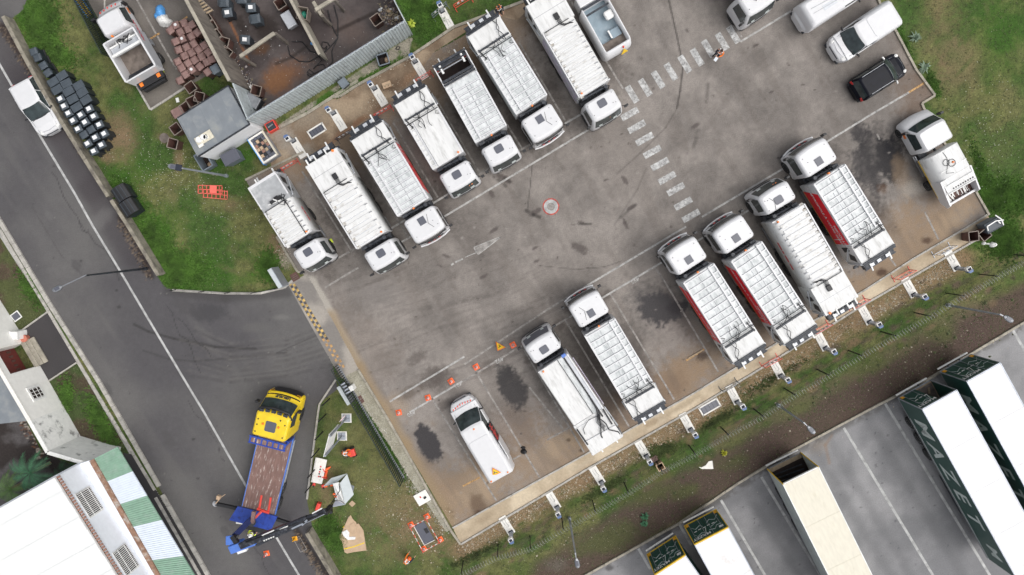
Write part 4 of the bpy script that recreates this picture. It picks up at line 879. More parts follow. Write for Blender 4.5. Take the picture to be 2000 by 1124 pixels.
        MB().bar((tl-.02, -th+.15, zt+.08), (tl-.02, th-.45, zt+.08), .04, .05).build('joint_rod', M['black'], r)
    if tail == 'long':
        hh = MB()
        hh.tube([(tl+1.2, -hw+.37, zt+.1), (tl+.3, -hw+.42, zt+.16), (1.7, -hw+.75, zt+.14), (1.0, -.05, zt+.10), (.75, 0, zt+.02)][::-1], .04, 6)
        hh.tube([(tl, -hw+.37, zt+.12), (2.0, -hw+.6, zt+.18), (1.5, -hw+.45, zt+.16), (1.0, -hw+.5, zt+.12), (.5, -hw+.06, zt+.0), (.1, -hw+.05, zt-.1)], .04, 6)
        for k in range(5): hh.tube([(tl-.2, -hw+.45+.04*k, zt+.1), (1.9, -hw+.65+.07*k, zt+.16), (1.3-.06*k, -hw+.6+.05*k, zt+.08)], .018, 5)
        hh.tube([(tl-.3, -hw+.5, zt+.1), (tl-.15, .1, zt+.12), (tl-.5, .75, zt+.08), (tl-.9, .85, zt+.05)], .02, 5)
        hh.build('hose', M['hose'], r)
        for sg in (1, -1): MB().bar((1.2 if sg < 0 else .9, sg*(hw-.12), zt+.05), (2.4 if sg < 0 else 2.2, sg*(hw-.08), zt+.05), .10, .10).build('ram', M['hose'], r)
        MB().bar((1.0, -hw, zt+.04), (1.15, hw, zt+.04), .05, .05).bar((tl-.25, -hw+.1, zt), (tl-.25, hw-.05, zt), .02, .03).build('tailgate_rib', M['white'], r)
        MB().box(-.42, -.02, -hw, hw, 1.2, 1.5).box(-.15, 0, -hw, hw, 1.5, 2.5).build('rear_bumper', M['silver'], r, .02)
        MB().box(xb-.05, xb+.16, -hw+.15, -hw+.45, zt-.1, zt+.14).build('reservoir', M['bluel'], r, .02)
    if tail in ('frame', 'smooth'):                    # comb and arms of the raised bin lift at the top of the tailgate
        q = MB().box(-.44, -.10, -hw+.12, hw-.12, zt-.75, zt-.30).bar((-.46, -hw+.06, zt-.32), (-.46, hw-.06, zt-.32), .07, .09)
        for k in range(9): q.bar((-.12, -hw+.2+k*(w-.4)/8, zt-.27), (-.50, -hw+.2+k*(w-.4)/8, zt-.34), .05, .04)
        q.build('lift_comb', M['dark'], r, kind='stuff')
        for yy in (-.55, .1, .62): MB().box(-.42, -.2, yy-.16, yy+.14, zt-.30, zt-.20).build('lift_block', M['silver'], r, .02)
        for sg in (1, -1): MB().bar((-.15, sg*.72, zt-.2), (-.72, sg*.72, zt-.35), .10, .08).build('lift_hook', M['plastic'], r, .01)
    # rear lift
    lf = MB()
    lf.bar((-.28, -hw+.05, 1.45), (-.28, hw-.05, 1.45), .10, .16).bar((-.42, -hw+.1, 1.2), (-.42, hw-.1, 1.2), .08, .20).bar((-.12, -.7, 1.9), (-.12, .7, 1.9), .12, .1)
    for k in range(6): lf.bar((-.2, -.85+k*.34, 1.2), (-.52, -.85+k*.34, 1.28), .08, .05)
    for sg in (1, -1): lf.bar((.05, sg*.7, 2.3), (-.45, sg*.7, 1.4), .08, .1)
    lf.build('bin_lift', M['dark'], r)
    for sg in (1, -1):
        MB().bar((-.2, sg*.62, 1.75), (-.66, sg*.62, 1.62), .10, .08).build('lift_arm', M['plastic'], r, .01)
        MB().box(-.08, -.02, sg*(hw-.14)-.07, sg*(hw-.14)+.07, 1.0, 1.25).build('tail_lamp', M['redlamp'], r)
    # livery on the left (+y) or right flank
    if stripe == 'red':
        y = hw+.006; x0_, x1_ = tl+.12, xb-.75
        pts = [(x0_, 1.12), (x0_-.0, 2.98), (x1_, 2.98), (x1_+.35, 1.12)]
        MB().add([(x, y, z) for x, z in pts], [(0,1,2,3)]).build('red_panel', M['red'], r)
        MB().add([(x, y+.002, z) for x, z in [(x0_, 1.06), (x0_, 1.12), (x1_+.35, 1.12), (x1_+.35, 1.06)]], [(0,1,2,3)]).build('pinstripe', M['yellowp'], r)
        def side_text(s, size, x, z, m='print', st=1.0):
            me = text_mesh(s, size, M[m], 0, .012); obj('lettering', me, r, loc=(x, hw+.012, z), rot=(math.pi/2, 0, math.pi))
        side_text('LA MÉTROPOLE À VOTRE SERVICE', .34, (x0_+x1_)/2+.2, 2.05); side_text('NICOLLIN', .40, x0_+.62, 2.5)
        MB().add([(x, y+.003, z) for x, z in [(x0_+.35, 1.3), (x0_+.38, 2.3), (x0_+.44, 2.3), (x0_+.41, 1.3)]], [(0,1,2,3)]).build('pinstripe', M['print'], r)
    if stripe in ('dash', 'dashl'):
        y = hw+.008
        for k, (a_, b_) in enumerate(((.28, .37), (.40, .50), (.53, .57), (.585, .70))):
            MB().box(tl+blen*a_, tl+blen*b_, y-.004, y+.004, 2.0, 2.2).build('red_mark', M['printred'] if stripe == 'dash' else M['redlamp'], r)
    if stripe == 'lilac':
        y = -hw-.006
        MB().add([(x, y, z) for x, z in [(tl+.1, 1.2), (xb-.1, 1.2), (xb-.1, 2.9), (tl+.1, 2.75)]], [(0,1,2,3)]).build('lilac_panel', M['lilac'], r)
        for k in range(7): MB().box(tl+.7+k*.62, tl+1.1+k*.62, y-.006, y-.002, 1.8+.1*math.sin(k), 2.3).build('faded_letter', M['silver'], r)
    if stripe == 'redletters':
        me = text_mesh('NICOLLIN', .62, M['printred'], 0, .01); obj('lettering', me, r, loc=(tl+1.9, -hw-.008, 2.2), rot=(math.pi/2, 0, 0))
        MB().box(tl-.4, xb-.8, -hw-.10, -hw-.04, 1.2, 1.28).build('side_guard', M['lilac'], r)
    cab_truck(r, L, w-.08, kind, roof=roof, screen=screen)
    if seed in (4, 7, 12):
        for yy in ((.35, .55) if seed != 7 else (.1,)): MB().cyl((L+.16, yy*(-1 if seed == 12 else 1), 2.25), (L+.22, yy*(-1 if seed == 12 else 1), 2.42), .09, .07, 10).build('dashboard_beacon', M['orange'], r)
    if seed % 3 == 0: MB().tube([(L-1.3, .5, 2.9), (L-.7, .3, 2.95), (L-.3, .5, 2.9)], .012, 4).build('roof_cable', M['hose'], r)
    return r
g = garbage_truck
up = 'refuse trucks in the row backed against the compound side'
g('small white garbage truck with grey tailgate sheet, nearest the gate sign', (510.7,352), (613,511), 2.15, 'ribbed', 'a', 'grey', 'dashl', seed=1, ztop=3.1)
g('white garbage truck with ribbed roof, between the grey-tailed truck and the red-striped one', (625.5,306.5), (755,513.5), 2.4, 'ribbed', 'a', 'smooth', seed=2)
g('white garbage truck with red side band, in the row on the grey shed side', (714,253), (840,458.5), 2.45, 'flat', 'b', 'frame', 'red', seed=3)
g('white garbage truck with smooth unribbed roof, right of the upper red-banded truck', (799,184), (903,360.5), 2.4, 'smooth', 'a', 'frame', seed=4)
g('white garbage truck with an open dark hopper at its rear', (876,112), (985,310), 2.4, 'flat', 'a', 'open', seed=5)
g('white garbage truck without side band, parked between the open-hopper truck and the lilac one', (942,48), (1071,260), 2.45, 'flat', 'b', 'frame', seed=6)
g('white garbage truck with ribbed roof and faded lilac side, nearest the zebra crossing', (1058,-8), (1187,221), 2.4, 'ribbed', 'a', 'smooth', 'lilac', seed=7)
g('long white garbage truck with thick black hoses and dark windscreen, nearest the white van', (1188,873), (1051,665.6), 2.4, 'smooth', 'a', 'long', 'redletters', seed=8, screen='hatch')
g('white garbage truck without red band, standing beside the black-hosed truck', (1269.5,804), (1139,586), 2.42, 'flat', 'b', 'frame', seed=9)
g('white garbage truck with pale red side band, next to the empty bay 495', (1466,694), (1329,482), 2.45, 'flat', 'b', 'frame', 'red', seed=10)
g('white garbage truck with deep red band, second of the lower row right of bay 495', (1566,657), (1421,440), 2.45, 'flat', 'b', 'frame', 'red', seed=11)
g('white garbage truck with ribbed roof and small red marks, between two red-banded trucks', (1646,600), (1510,372), 2.45, 'ribbed', 'a', 'smooth', 'dashl', seed=12)
g('white garbage truck with wide red band, nearest the dark oil stain and small truck', (1718,500), (1583,289), 2.45, 'flat', 'b', 'frame', 'red', seed=13)

# ---- cars and vans
def car(label, rear, front, w, spec, name='parked_car', cat='car', paint='white', group=None, zr=.8, zf=.7):
    A, B = P(*rear, zr), P(*front, zf); d = B-A; L = Vector((d.x, d.y)).length; rz = math.atan2(d.y, d.x)
    r = thing(name, label, cat, (A.x, A.y, 0), rz, group); hw = w/2; s = spec
    zb, zh = s['belt'], s['top']; hood, wsb, wst, rt, rb = s['hood'], s['wsb']*L, s['wst']*L, s['rt']*L, s['rb']*L
    # lower body: loft of cross sections along x
    secs = []; hz = s['hoodz']
    for x, k, z in ((-.015*L, .55, zb-.34), (0, .74, zb-.22), (.025*L, .90, zb-.08), (.10*L, 1.0, zb), (.45*L, 1.0, zb), (wsb/L*L, 1.0, zb-.01), ((wsb+L)/2, .985, (zb+hz)/2+.02), (.90*L, .955, hz+.02), (.95*L, .86, hz-.03), (.983*L, .70, hz-.12), (.997*L, .50, hz-.24), (1.003*L, .35, hz-.34)):
        hy = hw*k; secs.append([(x, -hy*.94, .22), (x, -hy, .45), (x, -hy, z-.16), (x, -hy*.96, z-.04), (x, -hy*.6, z+.015), (x, 0, z+.03), (x, hy*.6, z+.015), (x, hy*.96, z-.04), (x, hy, z-.16), (x, hy, .45), (x, hy*.94, .22)])
    MB().loft([q[::-1] for q in secs], 0, False).build('body', M[paint], r, .03)
    # greenhouse
    gl = Shell([(zb-.06, rb, wsb, hw*.93, .12, .18), ((zb+zh)/2, (rb+rt)/2, (wsb+wst)/2, hw*.87, .16, .16), (zh-.06, rt, wst, hw*s['tw'], .2, .12)])
    gl.mesh(MB()).build('windows', M['glass'], r)
    rf = Shell([(zh-.075, rt-.03, wst+.02, hw*s['tw']+.02, .16, .08), (zh-.02, rt+.03, wst-.05, hw*s['tw']-.03, .16, .07), (zh+.0, rt+.12, wst-.16, hw*s['tw']-.14, .14, .05)])
    rf.mesh(MB()).build('roof', M[s.get('roofm', paint)], r)
    p = MB()
    for sg in (1, -1):
        p.bar((wsb-.06, sg*hw*.88, zb-.03), (wst-.05, sg*(hw*s['tw']-.06), zh-.05), .07, .05); p.bar((rb+.04, sg*hw*.86, zb-.02), (rt+.05, sg*(hw*s['tw']-.06), zh-.05), .16, .06)
        xm = wst-(wst-rt)*.45; p.bar((xm, sg*hw*.925, zb-.02), (xm, sg*(hw*s['tw']-.0), zh-.06), .07, .04)
    p.build('pillar', M[paint], r)
    if s.get('panel'):                               # panelled sides of a van behind the front doors
        xv = wst-s['panel']
        vs = Shell([(zb-.3, .03, xv, hw*1.0, .10, 0), (zb+.1, .02, xv, hw*.995, .12, 0), (zh-.25, .05, xv, hw*.93, .16, 0), (zh-.04, .12, xv, hw*(s['tw']+.02), .2, 0), (zh+.02, .3, xv-.1, hw*(s['tw']-.12), .2, 0)])
        vs.mesh(MB()).build('cargo_panel', M[paint], r)
    wheel_pair(r, .19*L, hw-.01, s.get('wr', .32), .21); wheel_pair(r, .80*L, hw-.01, s.get('wr', .32), .21)
    for sg in (1, -1):
        mb = MB(); mb.bar((wsb-.22, sg*hw*.93, zb+.02), (wsb-.28, sg*(hw+.17), zb+.04), .1, .12); mb.build('mirror', M[s.get('mir', 'black')], r, .03)
        MB().dome((.925*L, sg*hw*.66, hz-.07), .20, .15, .09, 10, 3).build('headlight', M['plastic'], r)
        MB().box(-.012+.012*L, .05+.02*L, sg*hw*.74-.13, sg*hw*.74+.13, zb-.28, zb-.02).build('tail_lamp', M['redlamp'], r, .02)
    MB().bar((L-.05, -hw*.5, hz-.22), (L-.05, hw*.5, hz-.22), .12, .1).bar((L-.12, -hw*.8, .35), (L-.12, hw*.8, .35), .2, .2).bar((.03, -hw*.85, .42), (.03, hw*.85, .42), .12, .22).build('bumper', M['dark'], r, .03, kind='stuff')
    gp = MB().tube([(wsb+.05, -hw*.8, zb+.01), (.93*L, -hw*.72, hz+.01), (.955*L, 0, hz+.0), (.93*L, hw*.72, hz+.01), (wsb+.05, hw*.8, zb+.01)], .012, 4).build('bonnet_gap', M['steel'], r)
    MB().bar((wsb+.06, -hw*.7, zb+.02), (wsb-.02, hw*.1, zb+.09), .03, .02).bar((wsb+.08, -.05, zb+.03), (wsb+.0, hw*.7, zb+.09), .03, .02).build('wiper', M['black'], r)
    return r, L
hatch = dict(belt=.93, top=1.46, hood=0, hoodz=.80, wsb=.70, wst=.50, rt=.09, rb=.02, tw=.84)
car('white hatchback driving on the road beside the low wall', (43,158), (101,259), 1.84, hatch, 'moving_car')
c1, L1 = car('black estate car parked beside the white vans', (1671,180), (1763,121), 1.78, dict(belt=.95, top=1.5, hood=0, hoodz=.82, wsb=.76, wst=.60, rt=.07, rb=.015, tw=.80, roofm='gloss', mir='plastic'), paint='gloss')
for sg in (1, -1): MB().bar((.5, sg*.66, 1.5), (L1*.58, sg*.66, 1.52), .03, .03).build('roof_rail', M['steel'], c1)
vanspec = dict(belt=1.15, top=1.95, hood=0, hoodz=1.0, wsb=.80, wst=.66, rt=.05, rb=.02, tw=.82, panel=.75, wr=.34)
car('white panel van parked nose out between the black car and the other van', (1748,24), (1627,104), 2.0, dict(vanspec, top=1.95), 'parked_van', 'van', zr=1.5, zf=.8)
v2, L2_ = car('white panel van with red tail lamps facing the yard, cut by the top edge', (1562,42), (1690,-42), 1.95, vanspec, 'parked_van', 'van', zr=.9, zf=.8)
MB().add([(1.2,-.35,1.975),(2.2,-.35,1.975),(2.2,.0,1.975),(1.2,.0,1.975)], [(0,1,2,3)]).build('roof_panel', M['silver'], v2)
MB().bar((.5,.25,1.99), (2.6,.05,1.99), .03,.02).bar((.5,-.1,1.99), (2.3,-.2,1.99), .02,.02).build('roof_scratch', M['steel'], v2)
v3, L3_ = car('white works van with an open side door and amber warning triangle, in bay 491', (981,934), (897,779), 2.1, dict(belt=1.2, top=2.25, hood=0, hoodz=1.05, wsb=.83, wst=.70, rt=.04, rb=.02, tw=.84, panel=.9, wr=.36), 'works_van', 'van', zr=2.0, zf=.7)
st = MB()
for k in range(8): st.bar((L3_*.955-.25*abs(k-3.5)*.12, -.72+k*.2, 1.06), (L3_*.955-.12-.25*abs(k-3.5)*.12, -.66+k*.2, 1.08), .07, .012)
st.build('warning_stripe', M['redp'], v3)
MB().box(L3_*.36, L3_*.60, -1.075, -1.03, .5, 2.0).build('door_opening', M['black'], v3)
MB().box(L3_*.16, L3_*.40, -1.16, -1.10, .45, 2.05).build('sliding_door', M['white'], v3, .03)
tl_ = MB(); rr = random.Random(4)
for k in range(14): tl_.box(L3_*.37+k*.1, L3_*.37+k*.1+.08, -1.10, -1.02, .6+rr.random(), 1.7+rr.random()*.25)
tl_.build('tool_shelf', M['redlamp'], v3)
for xx, yy in ((L3_*.66,-.1), (.25,-.6), (.25,.75)): MB().cyl((xx,yy,2.22), (xx,yy,2.33), .07, .05, 10).build('beacon', M['orange'], v3)
def tri_sign(loc, rot, s=.38, par=None, label=None, cat=None, name='warning_sign'):
    r = thing(name, label, cat, loc) if par is None else bpy.data.objects.new(name, None)
    if par is not None: COL.objects.link(r); r.parent = par; r.location = loc
    r.rotation_euler = rot
    def tri(k): return [(k*s*math.cos(math.radians(90+120*i)), k*s*math.sin(math.radians(90+120*i))) for i in range(3)]
    MB().prism(tri(1.12), 0, .02).build('sign_edge', M['orange'], r); MB().prism(tri(.88), .02, .026).build('sign_face', M['yellowp'], r)
    MB().bar((-.06,-.12,.03), (.02,.08,.03), .05, .008).bar((.02,-.02,.03), (.1,-.12,.03), .05, .008).cyl((.02,.13,.026), (.02,.13,.034), .035, n=8).build('sign_symbol', M['black'], r)
    return r
tri_sign((.7, .15, 2.30), (0, .25, 2.6), .36, par=v3)
MB().cyl((.70,.15,2.2), (.70,.15,2.34), .03).build('sign_stand', M['galv'], v3)
# ------------------------------------------------------------------ TRAILERS
def trailer(label, rl, rr, foot, roofm, side, endm, length=13.6, open_end=None, text=None, z1=4.0, trim='galv', rear_text=None, far=None):
    """rl, rr: roof corners of the visible end (photo px); foot: px of left bottom corner (z about 1.1)"""
    A, B = P(*rl, z1), P(*rr, z1); c = (A+B)/2; v = (B-A); w = Vector((v.x, v.y)).length
    ax = math.atan2(v.y, v.x)-math.pi/2                # heading away from the visible end... trailer body extends along +x
    r = thing('trailer', label, 'trailer', (c.x, c.y, 0), ax, 'semi trailers in the lower right lot'); hw = w/2; z0 = 1.15
    wl = .035; L = length
    t = .04
    MB().box(0, L, -hw, hw, z1-t, z1).build('roof', M[roofm], r, .02)
    for k in range(1, 4): MB().box(L*k/4, L*k/4+.04, -hw+.02, hw-.02, z1, z1+.012).build('roof_seam', M[roofm], r)
    for sg in (1, -1):
        MB().box(0, L, sg*hw-.03, sg*hw+.03, z1-.10, z1+.015).build('roof_rail', M['galv'] if side != 'mint' else M['plastic'], r)
        MB().box(.02, L, sg*hw-wl/2, sg*hw+wl/2, z0, z1-.1).build('side_curtain', M[side], r)
        MB().box(.0, L, sg*hw-.025, sg*hw+.025, z0-.12, z0).build('side_rail', M['steel'], r)
    MB().box(0, L, -hw+.03, hw-.03, z0-.1, z0).build('floor', M['wood'], r)
    MB().box(L-.05, L, -hw+.02, hw-.02, z0, z1-.05).build('front_wall', M['plastic'], r)
    cm = M[trim]
    for sg in (1, -1): MB().box(-.05, .02, sg*hw-.03, sg*hw+.03, z0-.1, z1-.02).build('corner_post', cm, r)
    MB().box(-.05, .03, -hw+.05, hw-.05, z1-.14, z1).build('header', M['plastic'] if side == 'mint' else cm, r); MB().box(-.05, .02, -hw, hw, z0-.12, z0-.02).build('sill', M['steel'] if side == 'mint' else cm, r)
    def door(y0, y1):
        d = MB().box(-.04, 0, y0, y1, z0+.02, z1-.16).build('door', M[endm], r, .01)
        for yy in (y0+.25, y1-.25): MB().cyl((-.07, yy, z0), (-.07, yy, z1-.2), .018, n=6).build('lock_rod', M['galv'], d)
        return d
    if open_end == 'full':
        MB().box(.3, L-.4, -hw+.06, hw-.06, z0+.01, z0+.03).build('load_floor', M['inside'], r)
        for k in range(6): MB().bar((.5+k*.3, -hw+.1, z0+.1), (.5+k*.3, hw-.4, z0+.5+.1*(k % 3)), .08, .05).build('load_bar', M['dark'], r)
    elif open_end == 'half':
        door(-hw+.05, -.02) if False else door(-hw+.04, 0); MB().box(.1, 2.6, 0.05, hw-.1, z0, z0+.02).build('load_floor', M['mud'], r)
        MB().bar((.3, .85, z0+.1), (.7, .70, z0+.1), .12, .08).build('timber_block', M['wood'], r)
    else: door(-hw+.04, -.01); door(.01, hw-.04)
    if endm == 'trailgreen':
        dr = MB()                                    # swirl outline print on the doors
        def fl(pts, wd=.045):
            for p, q in zip(pts[:-1], pts[1:]): dr.bar((-.052, p[0], p[1]), (-.052, q[0], q[1]), wd, .006)
        k = .98 if open_end != 'half' else -.02
        fl([(-hw+.3, 2.9), (-.8, 3.3), (-.45, 3.1), (-.2, 3.35), (-.05, 2.7)][::1]); fl([(-hw+.35, 1.9), (-.7, 2.3), (-.35, 2.05), (-.15, 2.4)])
        if open_end is None: fl([(.1, 3.2), (.5, 3.4), (.7, 3.05), (1.05, 3.1)]); fl([(.15, 2.2), (.45, 1.9), (.8, 2.25), (1.1, 1.8)]); fl([(.3, 2.9), (.9, 2.6)], .03)
        dr.build('outline_print', M['mint'], r)
        for i in range(5 if open_end is None else 3):
            MB().box(-.058, -.05, -.9+i*.34, -.68+i*.34, 2.55-.05*(i % 2), 2.63-.05*(i % 2)).build('small_print', M['print'], r)
        me = text_mesh('MAZET', .42, M['print'], 0, .01); obj('lettering', me, r, loc=(-.062, -.55 if open_end is None else -.62, 3.52), rot=(math.pi/2, 0, -math.pi/2))
        if trim == 'yellowp': MB().box(-.06, -.05, hw-.5, hw-.2, 3.3, 3.55).build('small_print', M['print'], r)
        for sg in (1, -1):
            if open_end == 'half' and sg == 1: continue
            MB().box(-.075, -.045, sg*(hw-.18)-.12, sg*(hw-.18)+.12, z0+.05, z0+.36).build('amber_marker', M['amber'], r)
    # underrun bar, lamps, running gear
    MB().bar((-.16, -hw+.05, .80), (-.16, hw-.05, .80), .10, .12).build('underrun_bar', M['plastic'], r, .02)
    for yy in (-.45, .45): MB().bar((-.16, yy, .8), (.4, yy, .95), .08, .1).build('underrun_bracket', M['dark'], r)
    MB().box(.1, L-1, -.5, -.38, .75, z0-.1).box(.1, L-1, .38, .5, .75, z0-.1).build('chassis', M['dark'], r)
    for k in range(3): wheel_pair(r, 2.3+k*1.35, hw-.02, .48, .34)
    for sg in (1, -1): MB().box(6.8, L-3.5, sg*(hw-.08)-.02, sg*(hw-.08)+.02, .45, .55).box(6.8, L-3.5, sg*(hw-.08)-.02, sg*(hw-.08)+.02, .75, .85).build('side_guard', M['dark'], r)
    if text:
        for sg in (1, -1):
            for k, ch_ in enumerate(text):
                me = text_mesh(ch_, 2.0, M['mint'], 0, .04); x_ = 2.1+k*1.85 if sg > 0 else 2.1+(len(text)-1-k)*1.85
                o = obj('letter', me, r, loc=(x_ if sg < 0 else 2.1+(len(text)-1-k)*1.85, sg*(hw+wl/2+.008), 2.5), rot=(math.pi/2, 0, math.pi if sg > 0 else 0))
                if sg < 0: o.location.x = 2.1+k*1.85
            me = text_mesh(text[:1], 1.5, M['mint'], 0, .03)
            o = obj('letter', me, r, loc=(12.2, sg*(hw+wl/2+.008), 2.7), rot=(math.pi/2, 0, math.pi if sg > 0 else 0))
        r_ = MB()
        for sg in (1, -1): r_.box(1.6, L, sg*(hw+.02), sg*(hw+.035), z0+.10, z0+.13)
        r_.build('pinstripe', M['print'], r)
    return r
trailer('white-roofed green trailer at the far right, both printed doors shut', (1889,746), (1954,709.6), None, 'trailroof', 'trailgreen', 'trailgreen', text='MAZET')
trailer('white-roofed green trailer with left door missing and a dark load space', (1802,800.5), (1869,763), None, 'trailroof', 'trailgreen', 'trailgreen', open_end='half', text='MAZET')
trailer('beige-roofed trailer with its end wide open on a dark interior', (1529.6,947), (1599,913), None, 'beigeroof', 'mint', 'mint', open_end='full', trim='yellowp')
trailer('white-roofed trailer with yellow-edged green doors, second from the left', (1357,1065), (1423,1031), None, 'trailroof', 'dark', 'trailgreen', trim='yellowp')
trailer('trailer with yellow-edged green doors, cut by the bottom edge, leftmost', (1279.5,1124), (1339,1085.5), None, 'trailroof', 'trailgreen', 'trailgreen', trim='yellowp')
# a white bracket of another trailer at the right edge
# ------------------------------------------------------------------ SMALL TRUCKS
def frame_of(rear, front, zr, zf):
    A, B = P(*rear, zr), P(*front, zf); d = B-A; return A, Vector((d.x, d.y)).length, math.atan2(d.y, d.x)
def small_cab(r, L, w, top=2.15, roof=1.5, nose=.9, xr=None):
    hw = w/2; xr = L-roof
    sh = Shell([(.4, xr, L+nose, hw-.02, .2, .14), (.85, xr, L+nose, hw, .22, .14), (1.2, xr, L+nose-.35, hw, .22, .12), (1.3, xr, L+.42, hw-.02, .2, .10), (top-.12, xr+.03, L, hw-.10, .18, .06), (top, xr+.12, L-.12, hw-.22, .16, .05)])
    sh.mesh(MB()).build('cab', M['white'], r); sh.front(MB(), 1.34, top-.16, -.88, .88, .014).build('windscreen', M['glass'], r)
    for sg in (1, -1):
        sh.side(MB(), sg, [(xr+.35, 1.2), (L+.25, 1.18), (L-.02, top-.2), (xr+.4, top-.2)]).build('side_window', M['glass'], r); mirror(r, L+.2, sg, hw, 1.6, out=.2)
        MB().dome((L+nose-.2, sg*(hw-.3), .86), .2, .16, .1, 10, 3).build('headlight', M['plastic'], r)
        MB().box(L-.1, L+.35, sg*(hw+.005)-.006, sg*(hw+.005)+.006, .75, 1.0).build('door_badge', M['orange'], r)
    wheel_pair(r, L+.35, hw, .36, .24); return sh
# right-hand small truck
A, L, rz = frame_of((1889,384), (1817,247), 2.0, 2.1)
r = thing('small_refuse_truck', 'small white refuse truck with open muddy hopper, parked by the right-hand grass', 'small truck', (A.x, A.y, 0), rz); w = 2.3; hw = 1.15
small_cab(r, L, w-.02, 2.15, 1.45)
xb = L-1.45-.4
MB().box(.6, L-1, -.4, -.3, .55, .7).box(.6, L-1, .3, .4, .55, .7).box(2.2, L-1.5, .45, .9, .4, .8).build('chassis', M['dark'], r)
sec = [(x, y, z) for x, y, z in ()]
prof = [(-hw, .95), (-hw, 1.9), (-hw+.15, 2.1), (hw-.45, 2.1), (hw-.12, 1.85), (hw+.02, 1.2), (hw, .95)]
MB().loft([[(x, y, z) for y, z in prof] for x in (1.7, xb)], 0).build('body', M['roof'], r)
b = MB()
b.loft([[(x, y, z) for x, z in ((1.75, .95), (1.75, 2.1), (-.1, 1.75), (-.25, 1.35), (.2, .9))] for y in (hw-.10, hw+.02)], 0, False); b.loft([[(x, y, z) for x, z in ((1.75, .95), (1.75, 2.1), (-.1, 1.75), (-.25, 1.35), (.2, .9))] for y in (-hw, -hw+.1)], 0, False)
b.build('hopper_side', M['white'], r); MB().box(0, 1.6, -hw+.1, hw-.1, 1.1, 1.16).build('hopper_floor', M['binrust'], r)
rd = random.Random(2); sp_ = MB()
for k in range(26): x, y = rd.uniform(-.05,.5), rd.uniform(-.8,.8); sp_.bar((x-.2, y, 1.19), (x+rd.uniform(.1,.4), y+rd.uniform(-.1,.1), 1.2), rd.uniform(.02,.07), .01)
sp_.build('scratched_paint', M['plastic'], r, kind='stuff'); MB().box(-.15, 0, -hw+.08, hw-.08, 1.1, 1.4).build('hopper_lip', M['white'], r, .02)
MB().box(.75, 1.75, -hw+.12, hw-.12, 1.98, 2.02).box(.72, .80, -hw+.1, hw-.1, 1.98, 2.08).build('sliding_cover', M['roof'], r)
for k in range(9): MB().box(.9, 1.0, -hw+.2+k*.18, -hw+.3+k*.18, 2.02, 2.03).build('slot', M['black'], r)
for xx in (1.3, 1.75, 2.3): MB().bar((xx, -hw+.1, 2.1), (xx, hw-.3, 2.1), .04, .05).build('cross_bar', M['plastic'], r)
hh = MB()
for c0, rr_ in ((2.55, .25), (2.75, .22)): hh.tube([(c0+rr_*math.cos(t*.7), (c0-2.6)*1.6+rr_*math.sin(t*.7), 2.15) for t in range(10)], .018, 5)
hh.tube([(xb-.1, .1, 2.13), (3.0, .05, 2.14), (2.6, .2, 2.14), (2.1, .55, 2.14), (1.9, .1, 2.14)], .014, 5); hh.build('hose', M['hose'], r)
MB().cyl((2.55,-.18,2.1), (2.55,-.18,2.22), .08, .05, 10).build('beacon', M['orange'], r)
for z in (.55, .8): MB().box(2.35, L-1.5, hw-.03, hw+.03, z, z+.08).build('side_guard', M['steel'], r)
MB().box(.6, xb, hw-.0, hw+.03, .93, .97).build('pinstripe', M['yellowp'], r); wheel_pair(r, 1.55, hw, .36, .3)
# small open hopper truck in the upper left lot
A, L, rz = frame_of((274,144), (206,26), 2.2, 2.2)
r = thing('small_refuse_truck', 'small white refuse truck with open dark hopper and red lettering, beside the brown bins', 'small truck', (A.x, A.y, 0), rz); w = 2.0
small_cab(r, L, w-.05, 2.2, 1.35, .95)
st = MB()
for k in range(5): st.bar((L+.78-.03*abs(k-2), -.6+k*.3, 1.28), (L+.70-.03*abs(k-2), -.5+k*.3, 1.28), .07, .03)
st.build('warning_stripe', M['redp'], r)
xb = L-1.35-.35
MB().box(.3, L-1, -.4, -.3, .55, .7).box(.3, L-1, .3, .4, .55, .7).build('chassis', M['dark'], r)
for sg in (1, -1):
    MB().loft([[(x, y, z) for x, z in ((.05, 1.2), (.0, 2.1), (xb, 2.25), (xb, .95), (.6, .95))] for y in (sg*hw-.06, sg*hw+.06)], 0, False).build('body_side', M['silver'] if sg < 0 else M['white'], r, .02)
    MB().bar((.0, sg*hw, 2.17), (xb, sg*hw, 2.28), .12, .08).build('edge_rail', M['white'], r, .01)
MB().box(0, xb, -hw, hw, .95, 1.0).build('hopper_floor', M['mud'], r); MB().box(-.05, .05, -hw, hw, 1.0, 2.15).build('rear_wall', M['white'], r); MB().box(xb-.05, xb+.04, -hw, hw, 1.0, 2.3).build('front_wall', M['white'], r)
MB().loft([[(x, y, z) for x, z in ((.06, 1.9), (.06, 1.95), (.65, 1.3), (.65, 1.25))] for y in (-hw+.06, hw-.06)], 0, False).build('hopper_ramp', M['dark'], r)
MB().box(1.95, xb-.06, -hw+.08, hw-.08, 1.55, 1.62).build('packer_plate', M['greyroof'], r)
MB().bar((1.85, -hw+.05, 2.1), (1.85, hw-.05, 2.1), .16, .2).bar((2.45, -hw+.1, 2.0), (2.45, hw-.1, 2.0), .1, .1).build('packer_beam', M['plastic'], r, .02)
MB().loft([[(x, y, z) for x, z in ((1.95, 2.0), (2.4, 1.95), (2.4, 1.7), (1.95, 1.7))] for y in (-hw+.1, hw-.1)], 0, False).build('packer_blade', M['silver'], r)
for yy in (-.6, 0, .55): MB().bar((2.5, yy, 1.72), (xb-.1, yy*.8, 1.85), .2, .12).build('packer_arm', M['roof'], r, .02)
hoses(r, 2.3, xb-.15, -.6, .6, 1.95, 6, .025, 3)
